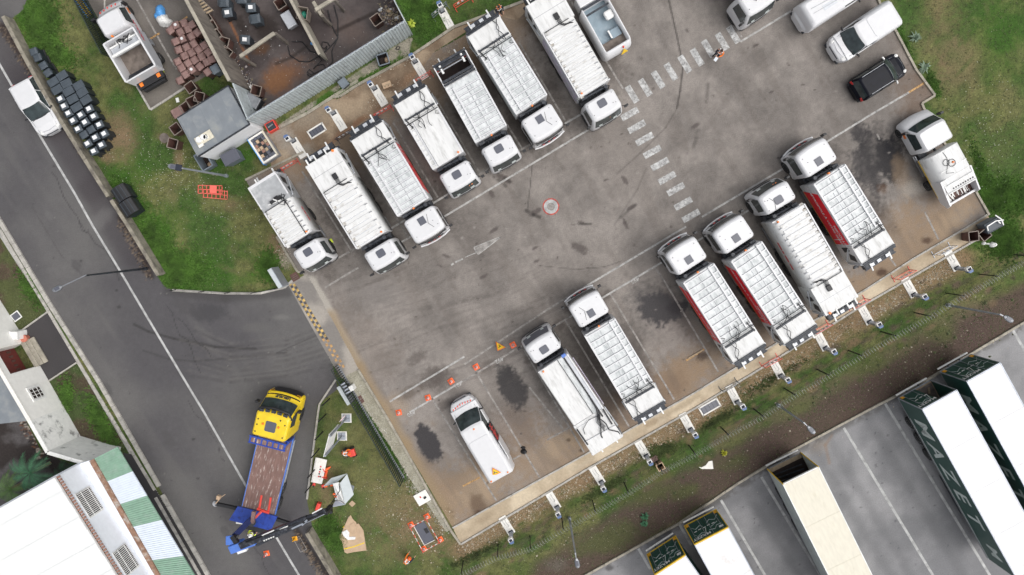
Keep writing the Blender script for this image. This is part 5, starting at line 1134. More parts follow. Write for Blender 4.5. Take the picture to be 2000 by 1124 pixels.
me = text_mesh('NICOLLIN', .34, M['printred'], 0, .02); obj('lettering', me, r, loc=(2.7, -hw-.065, 1.75), rot=(math.pi/2, 0, 0))
MB().box(-.5, .05, -hw+.15, hw-.15, .9, 1.2).box(-.65, -.4, -hw+.3, hw-.3, .6, 1.0).build('bin_lift', M['black'], r, .02)
for sg in (1, -1): MB().box(-.38, -.12, sg*.68-.13, sg*.68+.13, 1.2, 1.26).build('rear_lamp', M['orange'], r, .02)
for z in (.5, .75): MB().box(1.9, xb-.4, -hw-.12, -hw-.04, z, z+.07).build('side_guard', M['steel'], r)
wheel_pair(r, 1.05, hw+.05, .38, .32); MB().cyl((xb+.15,.35,2.2), (xb+.15,.35,2.35), .07, n=10).build('beacon', M['orange'], r)
# compact truck with blue-grey hopper at the top
A, L, rz = frame_of((1208,92), (1152,-8), 1.9, 1.9)
L += 3.0
r = thing('small_refuse_truck', 'compact white refuse truck with open blue-grey hopper, beside the lilac-sided truck', 'small truck', (A.x, A.y, 0), rz); hw = 1.0
def rr_ring(x0, x1, h, rad, z): return Shell([(z, x0, x1, h, rad, 0)]).ring((z, x0, x1, h, rad, 0))
o_ = [rr_ring(-.25, 3.4, hw+.10, .35, .55), rr_ring(-.30, 3.4, hw+.10, .38, 1.2), rr_ring(-.05, 3.4, hw-.02, .25, 1.95), rr_ring(.10, 3.35, hw-.12, .06, 1.95), rr_ring(.12, 3.3, hw-.14, .05, 1.05)]
MB().loft(o_, 0, True, False).build('body', M['white'], r)
MB().box(.1, 3.32, -hw+.12, hw-.12, 1.02, 1.06).build('hopper_floor', M['tray'], r); MB().box(.12, .75, -hw+.14, hw-.14, 1.06, 1.30).build('hopper_step', M['mud'], r)
MB().box(.72, 1.3, -.75, -.05, 1.06, 1.45).build('hopper_box', M['tray'], r, .02); MB().bar((.78, -.02, 1.5), (1.35, -.02, 1.5), .12, .05).build('rag_strip', M['plastic'], r, .03)
MB().box(1.9, 2.5, -.85, -.25, 1.4, 1.75).build('white_tub', M['plastic'], r, .12); MB().bar((3.3, -hw+.1, 1.9), (3.3, hw-.1, 1.9), .16, .12).bar((2.85, -hw+.1, 1.7), (2.85, hw-.1, 1.7), .12, .1).build('cross_beam', M['dark'], r)
MB().box(3.45, 4.2, -hw+.05, hw-.05, .6, 1.9).build('front_body', M['white'], r, .08); small_cab(r, L+.3, 1.95, 2.1, 1.4)
MB().box(.5, L, -.4, .4, .45, .55).build('chassis', M['dark'], r); wheel_pair(r, 1.2, hw, .36, .3)
MB().bar((-.1, -hw-.08, 1.0), (2.2, -hw-.12, 1.0), .05, .05).build('side_rail', M['galv'], r)
a2 = bpy.data.objects.new('rear_warning_triangle', None); COL.objects.link(a2); a2.parent = r; a2.location = (-.36, -.35, 1.35); a2.rotation_euler = (0, math.radians(-65), 0)
MB().prism([(.28,0), (-.18,.26), (-.18,-.26)], 0, .02).build('sign_face', M['yellowp'], a2); MB().cyl((-.18,-.3,1.78), (-.14,-.3,1.9), .06, n=8).build('beacon', M['redp'], r)
# cab of a truck entering at the top
A, L, rz = frame_of((1395,-140), (1490,12), 2.9, 2.9)
r = thing('garbage_truck', 'white truck cut by the top edge, nose towards the parked vans', 'truck', (A.x, A.y, 0), rz)
cab_truck(r, L, 2.35, 'a', roof=1.4); wheel_pair(r, L-.6, 1.15); MB().box(0, L-2, -1.2, 1.2, 1.0, 3.0).build('body', M['roof'], r, .05); MB().box(1, L-.3, -.45, .45, .75, .95).build('chassis', M['dark'], r); wheel_pair(r, 1.6, 1.15)
MB().bar((L-.5, -.2, 2.93), (L-.9, .1, 2.93), .03, .03).build('roof_antenna', M['black'], r)
# ------------------------------------------------------------------ CRANE TRUCK
A = P((493+558)/2, (823+842.5)/2, 3.1); B = P((500.5+564.5)/2, (786+801)/2, 3.1); d = B-A; hz = math.atan2(d.y, d.x)
rl_, rr_, fl_, fr_ = P(472.7,984,1.25), P(537,1011,1.25), P(504.8,840,1.25), P(575,860,1.25)
rm, fm = (rl_+rr_)/2, (fl_+fr_)/2; bedh = math.atan2(fm.y-rm.y, fm.x-rm.x); BL = (fm-rm).length; bw = 2.45
r = thing('crane_truck', 'yellow-cabbed crane truck with blue-edged brown flatbed, standing on the road', 'crane truck', (rm.x, rm.y, 0), bedh); hw = bw/2
MB().box(0, BL+.2, -hw+.03, hw-.03, 1.15, 1.25).build('bed', M['bed'], r)
for sg in (1, -1): MB().box(0, BL+.2, sg*hw-.03, sg*hw+.03, 1.05, 1.28).build('bed_side', M['bluel'], r, .01)
MB().box(BL+.05, BL+.2, -hw-.05, hw+.05, 1.2, 2.35).build('headboard', M['blue'], r, .02)
me = MB().box(-.16, .16, -.14, .14, 0, .02).mesh('headboard_opening', M['bed'])
MB().bar((BL-.05, -hw-.05, 2.95), (BL-.05, hw+.05, 2.95), .45, .12).bar((BL-.28, -hw-.08, 2.98), (BL-.28, hw+.08, 2.98), .06, .14).bar((BL+.2, -hw-.08, 2.98), (BL+.2, hw+.08, 2.98), .06, .14).build('head_frame', M['blue'], r)
for k in range(6): obj('headboard_opening', me, r, loc=(BL-.05, -1.0+k*.4, 3.02))
for yy in (-1.15, 1.15): MB().box(BL-.1, BL+.1, yy-.05, yy+.05, 1.3, 2.95).build('headboard_post', M['blue'], r)
MB().box(-1.2, BL+1.8, -.45, -.33, .75, 1.0).box(-1.2, BL+1.8, .33, .45, .75, 1.0).build('chassis', M['dark'], r)
for z in (.5, .78): MB().box(1.9, BL-.3, -hw-.0, -hw+.04, z, z+.1).build('side_guard', M['silver'], r)
for x in (.55, 1.75): wheel_pair(r, x, hw+.02, .5, .5)
MB().box(2.6, 4.0, -hw+.05, -.5, .45, 1.0).build('toolbox', M['dark'], r, .03)
# cab as an own frame turned with the front wheels' line
cr = r; xc = BL+.35; roof = 1.75
sh = Shell([(.5, xc, xc+2.72, 1.24, .16, .16), (1.45, xc, xc+2.74, 1.25, .16, .16), (1.5, xc, xc+2.56, 1.24, .15, .16), (1.9, xc, xc+2.36, 1.24, .15, .15), (2.95, xc, xc+1.78, 1.20, .15, .12), (3.12, xc+.02, xc+1.68, 1.15, .16, .12), (3.17, xc+.10, xc+1.52, 1.06, .15, .1)])
sh.mesh(MB()).build('cab', M['yellow'], r); sh.front(MB(), 1.92, 2.86, -.95, .95, .015, m=10).build('windscreen', M['glass'], r)
q = MB(); sh.front(q, .4, 1.46, -1.0, 1.0, .05, m=10, rows=3); q.build('bumper', M['black'], r); q = MB(); sh.front(q, 1.50, 1.60, -.95, .95, .03, m=10, rows=1); q.build('grille', M['black'], r)
q = MB(); q.tube([(xc+1.55, -1.2, 2.9), (xc+1.98, -1.0, 2.98), (xc+2.12, 0, 3.0), (xc+1.98, 1.0, 2.98), (xc+1.55, 1.2, 2.9)], .10, 6); q.build('sun_visor', M['black'], r)
for k in range(5): MB().box(xc+1.62+.1*(1-abs(k-2)/2), xc+1.92+.1*(1-abs(k-2)/2), -.95+k*.42, -.65+k*.42, 3.02, 3.12).build('visor_lamp', M['dark'], r, .02)
for sg in (1, -1):
    sh.side(MB(), sg, [(xc+.9, 1.9), (xc+2.05, 1.8), (xc+1.75, 2.7), (xc+.95, 2.75)]).build('side_window', M['glass'], r); mirror(r, xc+2.0, sg, 1.22, 2.55)
    q = MB(); sh.front(q, 1.20, 1.42, sg*.78-.14, sg*.78+.14, .05, m=3, rows=1); q.build('headlight', M['amber'], r); wheel_pair(r, xc+1.35, 1.25, .52, .3) if sg > 0 else None
    MB().cyl((xc+.95, sg*.55, 3.14), (xc+.95, sg*.55, 3.28), .09, .06, 10).build('beacon', M['orange'], r)
MB().prism([(xc+.55,-.38),(xc+1.15,-.38),(xc+1.22,-.3),(xc+1.22,.3),(xc+1.15,.38),(xc+.55,.38),(xc+.48,.3),(xc+.48,-.3)], 3.14, 3.19).build('roof_hatch', M['hatch'], r, .01)
for x, y in ((.3,1.0),(.3,-1.0),(.8,.98),(1.2,.98),(1.2,-.98),(1.45,-.6)): MB().cyl((xc+x, y*.96, 3.08), (xc+x, y*.96, 3.2), .05, n=8).build('roof_lamp', M['black'], r)
me = text_mesh('LEBOEUF', .26, M['black'], 0, .015); obj('lettering', me, r, loc=(xc+2.62, 0, 1.78), rot=(0, 0, math.pi/2+math.pi)).rotation_euler = (0, math.radians(25), 0) if False else (math.radians(25), 0, math.pi/2)
# crane: rear plate, red forks, folded boom base, knuckle, main boom reaching over the wall to the lawn
MB().add([(0,-hw-.25,1.45),(0,hw+.25,1.45),(-.85,hw+.45,2.0),(-.85,-hw-.15,2.0),(0,-hw-.25,1.35),(0,hw+.25,1.35),(-.85,hw+.45,1.9),(-.85,-hw-.15,1.9)], [(0,1,2,3),(7,6,5,4),(0,4,5,1),(1,5,6,2),(2,6,7,3),(3,7,4,0)]).build('rear_plate', M['blue'], r)
inv = Matrix.LocRotScale(r.location, r.rotation_euler, None).inverted()
def wp(u, v, z): return inv @ P(u, v, z)
fk = MB()
fk.bar(wp(506,996,2.2), wp(511,968,2.2), .14, .1).bar(wp(524,1001,2.2), wp(529,972,2.2), .14, .1).bar(wp(502,994,2.25), wp(526,1002,2.25), .16, .16).bar(wp(511,999,2.4), wp(498,1012,2.6), .16, .16)
fk.build('pallet_fork', M['redp'], r, .02); MB().bar(wp(496,999,2.9), wp(493,1022,3.0), .24, .3).build('fork_mast', M['binbrown'], r, .03)
MB().cyl(wp(492,1021,1.0), wp(492,1021,2.6), .3, .26, 12).build('crane_column', M['dark'], r); MB().box(-1.6, -.9, -1.1, .9, .7, 1.3).build('crane_base', M['black'], r, .05); MB().cyl(wp(462,1020,1.2), wp(482,1022,1.2), .12).build('ram', M['plastic'], r)
bl2 = mat('dark_blue_boom', (.02,.03,.12), .4, var=.2); bl2b = mat('boom_black', (.02,.022,.03), .35, var=.3, dirt=(.12,.13,.15), dscale=3)
MB().bar(wp(490,1015,2.8), wp(459,1046,4.2), .38, .42).build('inner_boom', bl2, r, .03)
kn = MB().bar(wp(452,1046,4.2), wp(452,1064,4.4), .55, .6).bar(wp(450,1066,4.4), wp(478,1060,4.3), .5, .4); kn.build('knuckle', M['bluel'], r, .05)
MB().bar(wp(454,1047,4.5), wp(464,1062,4.6), .3, .3).bar(wp(466,1045,4.4), wp(457,1058,4.6), .12, .12).build('knuckle_linkage', M['black'], r, .02)
MB().bar(wp(450,1074,4.6), wp(497,1057,4.8), .55, .34).build('boom_cover', M['bluel'], r, .04); MB().bar(wp(465,1078,4.55), wp(482,1072,4.6), .24, .3).build('maker_plate', M['plastic'], r)
for i, (a0, b0, wd, m_) in enumerate([((470,1066),(560,1029),.42,bl2b),((530,1041),(600,1012),.34,bl2b),((580,1020),(636,997),.26,bl2b)]): MB().bar(wp(*a0,4.8+.1*i), wp(*b0,5.0+.1*i), wd, .4-.06*i).build('main_boom', m_, r, .02)
for a0, b0, z, wd, m_ in [((512,1046),(535,1036),5.1,.07,'plastic'),((538,1038),(562,1028),5.1,.07,'plastic'),((610,1003),(629,993),5.3,.07,'plastic'),((478,1062),(640,1000),5.15,.05,'black'),((500,1066),(600,1020),4.7,.16,'dark'),((570,1033),(640,1001),4.8,.10,'galv'),((590,1026),(600,1016),5.2,.12,'galv'),((592,1022),(630,1004),5.25,.10,'black')]:
    MB().bar(wp(*a0,z), wp(*b0,z+.1), wd, .08).build('boom_rail', M[m_], r)
for k in range(5): MB().cyl(wp(516+k*4.5,1056-k*1.8,4.9), wp(516+k*4.5,1056-k*1.8,5.0), .06, n=8).build('boom_bolt', M['plastic'], r)
MB().bar(wp(636,1002,5.0), wp(646,990,4.2), .3, .3).bar(wp(640,992,4.4), wp(648,1000,4.2), .2, .4).build('boom_head', M['black'], r, .03)
hk = MB().tube([wp(640,994,5.0), wp(650,985,4.6), wp(648,1001,3.8), wp(641,1003,4.2)], .03).tube([wp(646,986,4.4), wp(656,970,3.2), wp(664,958,2.4), wp(662,946,2.0)], .03).tube([wp(648,982,4.4), wp(660,977,3.0), wp(668,980,2.4), wp(673,985,2.0)], .02); hk.build('sling', M['hose'], r)
for a0, b0 in (((462,993),(421,984)),((534,1012),(566,1023))):
    MB().bar(wp(*a0,.9), wp(*b0,.9), .22, .22).build('outrigger', M['black'], r, .01); MB().cyl(wp(*b0,.02), wp(*b0,1.3), .07).cyl(wp(*b0,.0), wp(*b0,.05), .22, n=12).build('outrigger_foot', M['steel'], r)
MB().bar(wp(421,984,1.4), wp(430,974,1.4), .06, .06).bar(wp(428,974,1.4), wp(440,966,1.4), .04, .04).box(*(lambda p: (p.x-.14, p.x+.14, p.y-.12, p.y+.12, 1.35, 1.6))(wp(428,971,1.4))).build('crane_lever', M['card'], r)
# ------------------------------------------------------------------ BUILDINGS, WALLS, FENCES
def wall_line(name, label, pts_, h, th, m, cat='wall', cap=None, seg=None, seg_m=None, z0=0, segname='wall_panel', jitter=0):
    """pts_: photo px of the wall's foot; segments are separate panels"""
    r = thing(name, label, cat, P(*pts_[0]))
    o0 = r.location
    for a_, b_ in zip(pts_[:-1], pts_[1:]):
        A, B = P(*a_)-o0, P(*b_)-o0; d = B-A; ang = math.atan2(d.y, d.x)
        n = max(1, round(d.length/seg)) if seg else 1; L = d.length/n
        me = MB().box(.006, L-.006, -th/2, th/2, z0, h).mesh(segname, M[m])
        for i in range(n):
            o = obj(segname, me, r, loc=A+d*i/n+Vector((0, 0, random.uniform(-jitter, jitter))), rot=(0, 0, ang))
        if cap: MB().box(-.03, d.length+.03, -th/2-.03, th/2+.03, h, h+.06).build('coping', M[cap], r, loc=A, rot=(0, 0, ang))
    return r
# low retaining walls along the road
wall_line('low_wall', 'low stained concrete wall along the road, behind the white hatchback and black bins', [(25,40),(62,110),(100,180),(140,247),(182,315),(226,385)], .95, .26, 'lowwall', seg=2.4, segname='wall_section')
wall_line('low_wall', 'short stained concrete wall on the road edge, beside the two large black containers', [(232,392),(262,438),(303,505),(322,536)], .95, .26, 'lowwall', seg=2.0, segname='wall_section')
wall_line('low_wall', 'low concrete wall at the bottom edge, under the crane boom tip', [(607,1030),(640,1085),(690,1170)], 1.0, .28, 'lowwall', seg=2.2, segname='wall_section')
# compound: mouldy tall wall and pale corrugated wall
wl = wall_line('compound_wall', 'tall mouldy concrete wall between the brown bins and the dirty compound', [(394,0-70),(394,0),(489,178)], 3.5, .16, 'wallgrime', seg=1.2, jitter=.02, cap='concrete')
r = thing('corrugated_wall', 'long pale blue corrugated wall closing the compound', 'wall', P(516,248)); A, B = P(516,248), P(806,69); d = B-A; ang = math.atan2(d.y, d.x); n = 31; L = d.length/n
mb = MB(); k = 6; xs = [L*i/k for i in range(k+1)]; ys = [0, .05, .05, 0, 0, .05, .0]
f = [(x, y, 0) for x, y in zip(xs, ys)]+[(x, y, 3.1) for x, y in zip(xs, ys)]; f += [(x, y+.05, 0) for x, y in zip(xs, ys)]+[(x, y+.05, 3.1) for x, y in zip(xs, ys)]
m1 = k+1; mb.add(f, [(i, i+1, m1+i+1, m1+i) for i in range(k)]+[(2*m1+i, 3*m1+i, 3*m1+i+1, 2*m1+i+1) for i in range(k)]+[(m1+i, m1+i+1, 3*m1+i+1, 3*m1+i) for i in range(k)]+[(0, m1, 3*m1, 2*m1), (m1-1, 3*m1-1, 4*m1-1, 2*m1-1)])
me = mb.mesh('cladding_panel', M['clad'])
for i in range(n): obj('cladding_panel', me, r, loc=(d*i/n+Vector((0,0,random.uniform(-.02,.02)))), rot=(0, 0, ang+random.uniform(-.012,.012)))
MB().box(0, d.length, .10, .16, 2.9, 3.0).box(0, d.length, .10, .16, 1.2, 1.3).build('wall_rail', M['galv'], r, rot=(0,0,ang))
wall_line('cladding_wall', 'short pale corrugated wall between the shed and the compound', [(489,180),(516,246)], 3.0, .08, 'clad', seg=.4, segname='cladding_panel', jitter=.02)
wall_line('compound_end_wall', 'thin pale end wall of the compound beside the bright grass', [(806,69),(775,10),(745,-60)], 2.6, .06, 'clad', seg=.9, segname='cladding_panel')
wall_line('divider_wall', 'pale-topped divider wall with railing inside the compound', [(570,0-20),(585,16),(640,120)], 2.0, .12, 'concrete', seg=1.5, cap='concrete')
def gantry(label, a_, b_, h, posts=True):
    r = thing('concrete_beam_frame', label, 'beam', P(*a_, 0)); o0 = r.location
    A, B = P(*a_, h)-o0, P(*b_, h)-o0
    MB().bar(A, B, .22, .18).build('beam', M['concrete'], r, .02)
    if posts:
        for q in (A, B): MB().box(q.x-.09, q.x+.09, q.y-.09, q.y+.09, 0, h-.1).build('post', M['wallgrime'], r)
    return r
gantry('weathered concrete beam across the left compound bay', (469,111), (536,65), 2.6); gantry('weathered concrete beam in the upper compound, above the hoses', (616,20), (652,-2), 2.6)
gantry('stub concrete beam leaning down from the upper compound frame', (612,4), (628,30), 2.3)
r = thing('black_hose', 'tangle of thick black hoses on the wet compound floor', 'hose', P(620,110)); o0 = r.location
for pts_ in ([(562,90),(566,108),(584,120),(604,121),(626,108),(645,92),(660,74),(660,40),(652,10)], [(570,82),(590,82),(605,100),(625,106)], [(620,108),(628,118),(612,135),(618,128),(632,126),(636,134),(622,140),(608,146),(600,142),(604,136),(612,142),(606,150),(600,146)], [(660,74),(648,100),(650,120),(640,132)], [(645,92),(640,84),(630,82),(628,92),(634,96),(638,90),(636,102)], [(660,74),(648,50),(640,20)]):
    MB().tube([P(u,v,.04+.02*(i % 3))-o0 for i,(u,v) in enumerate(pts_)], .035, 6).build('hose_length', M['hose'], r)
r = thing('ladder_rack', 'slatted rack lying against the mouldy wall, cut by the top edge', 'rack', P(382,8,0)); o0 = r.location
for k in range(7): MB().bar(P(372+k*5.2,-4+k*5,1.2)-o0, P(384+k*5.2,-10+k*5,1.2)-o0, .1, .06).build('slat', M['wood'], r)
MB().bar(P(368,-8,1.15)-o0, P(405,28,1.15)-o0, .06, .08).bar(P(382,-12,1.15)-o0, P(418,22,1.15)-o0, .06, .08).bar(P(370,-6,.6)-o0, P(370,-6,0)-o0, .06, .06).bar(P(405,26,1.1)-o0, P(405,26,0)-o0, .06, .06).build('rack_frame', M['wallgrime'], r)
# shed
r = thing('shed', 'grey felt-roofed shed with white wall', 'shed', P(450,250)); o0 = r.location
q = [P(346.7,230.7,2.75)-o0, P(446,167.6,2.75)-o0, P(487,243,2.75)-o0, P(386.7,306,2.75)-o0]
cen = sum(q, Vector())/4
inn = [cen+(p-cen)*.97 for p in q]
for i in range(4):
    a_, b_ = inn[i], inn[(i+1) % 4]; MB().bar((a_.x,a_.y,1.28), (b_.x,b_.y,1.28), .12, 2.55).build('wall', M['shedwall'], r)
for i in range(5):                                    # felt sheets laid side by side
    t0, t1 = i/5, (i+1)/5; a_, b_, c_, d_ = q[0].lerp(q[1], t0), q[0].lerp(q[1], t1), q[3].lerp(q[2], t1), q[3].lerp(q[2], t0)
    z = .012*(i % 2); MB().prism([(p.x, p.y) for p in (a_, d_, c_, b_)], 2.60, 2.72+z).build('roof_sheet', M['felt'], r)
for i in range(4): a_, b_ = q[i], q[(i+1) % 4]; MB().bar((a_.x,a_.y,2.70), (b_.x,b_.y,2.70), .07, .14).build('roof_edge', M['dark'] if i != 3 else M['felt'], r)
s_r = thing('junk_pile', 'cream board with two round lids lying on the shed roof', 'board', P(399,270,2.76)); 
ang = math.radians(30); obj('board', MB().box(-.62,.62,-.30,.30,0,.05).mesh('board', mat('cream_board', (.66,.62,.5), .7, dirt=(.4,.36,.28), dscale=5)), s_r, .01, rot=(0,0,ang))
for x, y, rr_ in ((-.35,.05,.22),(-.0,.05,.20),(.15,-.02,.16)): MB().cyl((x,y,.05),(x,y,.16),rr_,rr_*.9,14).build('round_lid', M['plastic'], s_r, rot=(0,0,ang))
MB().box(-.60,-.25,-.42,-.25,0,.14).build('offcut', M['slab'], s_r, .01, rot=(0,0,ang)); MB().tube([(.1,.1,.18),(.2,.2,.22),(.3,.1,.2),(.2,-.05,.18)], .015).build('wire_loop', M['hose'], s_r)
# street lamps
def lamp(label, foot, top, h, arm=None, m='galv', headang=0, twin=False):
    r = thing('street_lamp', label, 'street lamp', P(*foot)); o0 = r.location; H_ = h
    T = P(*foot)-o0; T.z = H_
    MB().cyl((0,0,0), (0,0,H_), .09, .05, 10).build('pole', M[m], r); MB().cyl((0,0,0),(0,0,.3),.14,.12,10).build('pole_base', M[m], r)
    dx, dy = math.cos(headang), math.sin(headang); L = arm or .5
    MB().bar((-dx*.1,-dy*.1,H_), (dx*L,dy*L,H_+.05), .06, .05).build('arm', M['steel'], r)
    mb = MB(); Mx = Matrix.Translation((dx*(L+.25),dy*(L+.25),H_+.05)) @ Matrix.Rotation(headang,4,'Z'); mb.loft([[Mx @ Vector(p) for p in ((x,-w_,z),(x,w_,z),(x,w_*.7,z+.08),(x,-w_*.7,z+.08))] for x,w_,z in ((-.3,.07,0),(-.1,.17,0),(.25,.18,0),(.36,.10,0))])
    mb.build('lamp_head', M['steel'], r); MB().box(-.12,.2,-.1,.1,.085,.10,0,Mx).build('lamp_cover', M['hatch'], r)
    if twin: MB().box(-.45,-.1,-.2,.2,-.1,.1,0,Mx).build('floodlight', M['navy'], r, .03)
    return r
lamp('dark street lamp with pale arm leaning over the road', (286,525), None, 7.0, 1.6, 'dark', math.radians(205))
lamp('grey pole with floodlights standing on the grass by the shed', (443,344), None, 6.5, .2, 'galv', math.radians(170), True)
lamp('grey street lamp below the path, near the fallen paper scrap', (1519,791), None, 4.7, .3, 'galv', math.radians(-45))
lamp('grey street lamp in the lower right verge, leftmost of the two beside the far bays', (1112,1012), None, 5.6, .3, 'galv', math.radians(-80))
lamp('grey street lamp at the right-hand verge above the green trailers', (1850,596), None, 5.5, .2, 'galv', math.radians(-30))
# wire fence with posts, top wires and coiled barbed wire
r = thing('wire_fence', 'wire fence with black posts and barbed coil along the lower verge', 'fence', P(973,1064)); o0 = r.location
posts = [(905,1096),(973,1064),(1035,1048),(1097,1012),(1157,978),(1219,943),(1282,902),(1345,870),(1407,834),(1472,799),(1532,759),(1596,722),(1657,685),(1721,648),(1786,611),(1848,573),(1913,536),(1980,498),(2050,458)]
pm = MB().box(-.035,.035,-.035,.035,0,2.0).mesh('post', M['black'])
for p in posts: obj('post', pm, r, loc=P(*p)-o0)
wr = MB()
for a_, b_ in zip(posts[:-1], posts[1:]):
    A, B = P(*a_)-o0, P(*b_)-o0
    for z in (.1, .7, 1.3, 1.9): wr.tube([A+Vector((0,0,z)), B+Vector((0,0,z))], .006, 3)
    n = 22
    for i in range(n): p = A.lerp(B, i/n); wr.tube([p+Vector((0,0,.05)), p+Vector((0,0,1.9))], .004, 3)
wr.build('mesh_panel', M['mesh'], r, kind='stuff')
cw = []; 
for a_, b_ in zip(posts[:-1], posts[1:]):
    A, B = P(*a_)-o0, P(*b_)-o0; d = (B-A); nrm = Vector((-d.y,d.x,0)).normalized(); m_ = int(d.length/.20)
    for i in range(m_*8):
        t = i/(m_*8); a = i/8*2*math.pi; cw.append(A.lerp(B,t)+nrm*math.cos(a)*.20+Vector((0,0,2.05+.20*math.sin(a))))
MB().tube(cw, .011, 3).build('barbed_coil', mat('barbed_wire', (.42,.43,.40), .5, metal=.3), r)
r = thing('wire_fence', 'black fence posts along the driveway edge of the lower lawn', 'fence', P(644,779)); o0 = r.location; pst = [(644,779),(637,809),(631,843),(624,877),(617,915),(612,943)]
for p in pst: obj('post', pm, r, loc=P(*p)-o0)
wr = MB()
for a_, b_ in zip(pst[:-1], pst[1:]):
    for z in (.4,1.0,1.6,1.95): wr.tube([P(*a_)-o0+Vector((0,0,z)), P(*b_)-o0+Vector((0,0,z))], .005, 3)
wr.build('wire', M['mesh'], r, kind='stuff')
r = thing('wire_fence', 'black fence posts above the driveway kerb, beside the gate sign', 'fence', P(345,566)); o0 = r.location; pm2 = MB().box(-.025,.025,-.025,.025,0,1.0).mesh('post', M['black']); pst = [(345,566),(400,569),(450,571),(500,571),(545,563)]
for p in pst: obj('post', pm2, r, loc=P(*p)-o0)
wr = MB()
for a_, b_ in zip(pst[:-1], pst[1:]):
    for z in (.3,.9): wr.tube([P(*a_)-o0+Vector((0,0,z)), P(*b_)-o0+Vector((0,0,z))], .012, 3)
wr.build('wire', M['mesh'], r, kind='stuff')
def mesh_fence(label, a_, b_, h, slat=.14, name='mesh_fence', top='paint', cat='fence'):
    r = thing(name, label, cat, P(*a_)); o0 = r.location; A, B = P(*a_)-o0, P(*b_)-o0; d = B-A; n = int(d.length/slat); ang = math.atan2(d.y,d.x)
    me = MB().box(-.022,.022,-.035,.035,.05,h).mesh('picket', M['mesh'])
    for i in range(n+1): obj('picket', me, r, loc=A+d*i/n, rot=(0,0,ang))
    MB().bar(A+Vector((0,0,h)), B+Vector((0,0,h)), .06, .06).build('top_rail', M['mesh'], r); MB().bar(A+Vector((0,0,.06)), B+Vector((0,0,.06)), .15, .08).build('bottom_rail', M['steel'] if top == 'paint' else M['mesh'], r)
    MB().bar(A+Vector((0,0,h*.5)), B+Vector((0,0,h*.5)), .04, .05).build('mid_rail', M['mesh'], r)
    return r
mesh_fence('long dark picket sliding gate parked beside the lower lawn', (660,713), (789,933), 1.8, .17, 'sliding_gate', cat='gate')
mesh_fence('dark mesh fence on the left of the hopper truck, upper left lawn', (150,-38), (230,118), 1.9, .16, top='no')
r = thing('gate_motor', 'black gate motor frame at the end of the sliding gate', 'gate motor', P(681,757)); MB().box(-.18,.18,-.22,.22,0,.75).build('housing', M['black'], r, .03, rot=(0,0,.5)); MB().box(.2,.5,-.3,.1,0,.7).build('cabinet', M['plastic'], r, .02, rot=(0,0,.5))
for k in range(4): MB().bar((-.2+.12*k,.5-.2*k,1.6), (.15+.12*k,.7-.2*k,1.6), .1, .05).build('guide_arm', M['galv'], r)
MB().bar((-.25,.5,0),(-.25,.5,1.6),.08,.08).bar((.3,-.3,0),(.3,-.3,1.6),.08,.08).build('guide_post', M['mesh'], r)
def sign_box(label, quad, z, h, ang, m1='cabinet', noentry=False):
    c_ = P(*quad, 0); r = thing('sign_totem', label, 'sign', (c_.x, c_.y, 0), math.radians(ang))
    MB().box(-.75,.75,-.16,.16,.12,h).build('box', M[m1], r, .02); MB().box(-.75,.75,.14,.185,.12,h).build('side_face', M['galv'], r)
    MB().box(-.6,.6,-.12,.12,0,.12).build('foot', M['dark'], r)
    if noentry:
        MB().cyl((.35,-.165,h-.6),(.35,-.19,h-.6),.30,n=24).build('sign_disc', M['redlamp'], r); MB().box(.13,.57,-.2,-.188,h-.66,h-.54).build('sign_bar', M['print'], r)
        MB().cyl((.35,-.162,h-.6),(.35,-.186,h-.6),.335,n=24).build('sign_rim', M['print'], r)
    return r
sign_box('grey and white sign box with round no-entry sign, left of the driveway', (551,541), 0, 1.5, -60, noentry=True)
sign_box('grey and white sign box without round sign, by the sliding gate', (680,765), 0, 1.25, -60)
# tall two-post sign
r = thing('two_post_sign', 'blank pale sign panel on two tall grey posts with steel footplates', 'sign', P(677,817)); o0 = r.location; A, B = Vector((0,0,0)), P(668,852)-o0
pA, pB = P(640,853,0), None
for q in (A, B):
    MB().cyl(q, q+Vector((0,0,4.4)), .07, n=10).build('post', M['galv'], r); MB().box(q.x-.28,q.x+.28,q.y-.28,q.y+.28,.02,.06).build('footplate', M['galv'], r, .01)
    MB().box(q.x-.36,q.x+.36,q.y-.34,q.y+.34,-.02,.02).build('footing', M['slab'], r)
    for k in range(4): a = k*math.pi/2; MB().bar(q+Vector((0,0,.05)), q+Vector((.2*math.cos(a),.2*math.sin(a),.07)), .03, .1).build('gusset', M['steel'], r)
d = (B-A).normalized(); n_ = Vector((d.y,-d.x,0)); 
a0, b0 = A-d*.12, B+d*.12
MB().bar((a0+Vector((0,0,3.2))-n_*(-.1)), (b0+Vector((0,0,3.2))-n_*(-.1)), .04, 2.3).build('panel', M['plastic'], r)
disc = MB().cyl((0,0,0),(0,.03,0),.34,n=24).build('no_entry_disc', M['print'], r, loc=(d*(-.42)+Vector((0,0,1.5))), rot=(0,0,math.radians(48)))
MB().cyl((0,-.01,0),(0,.04,0),.30,n=24).build('red_disc', M['redlamp'], disc); MB().box(-.22,.22,-.025,.05,-.05,.05).build('white_bar', M['print'], disc)
MB().bar(A+Vector((0,0,1.5)), d*(-.42)+Vector((0,0,1.5)), .04,.04).build('bracket', M['galv'], r)
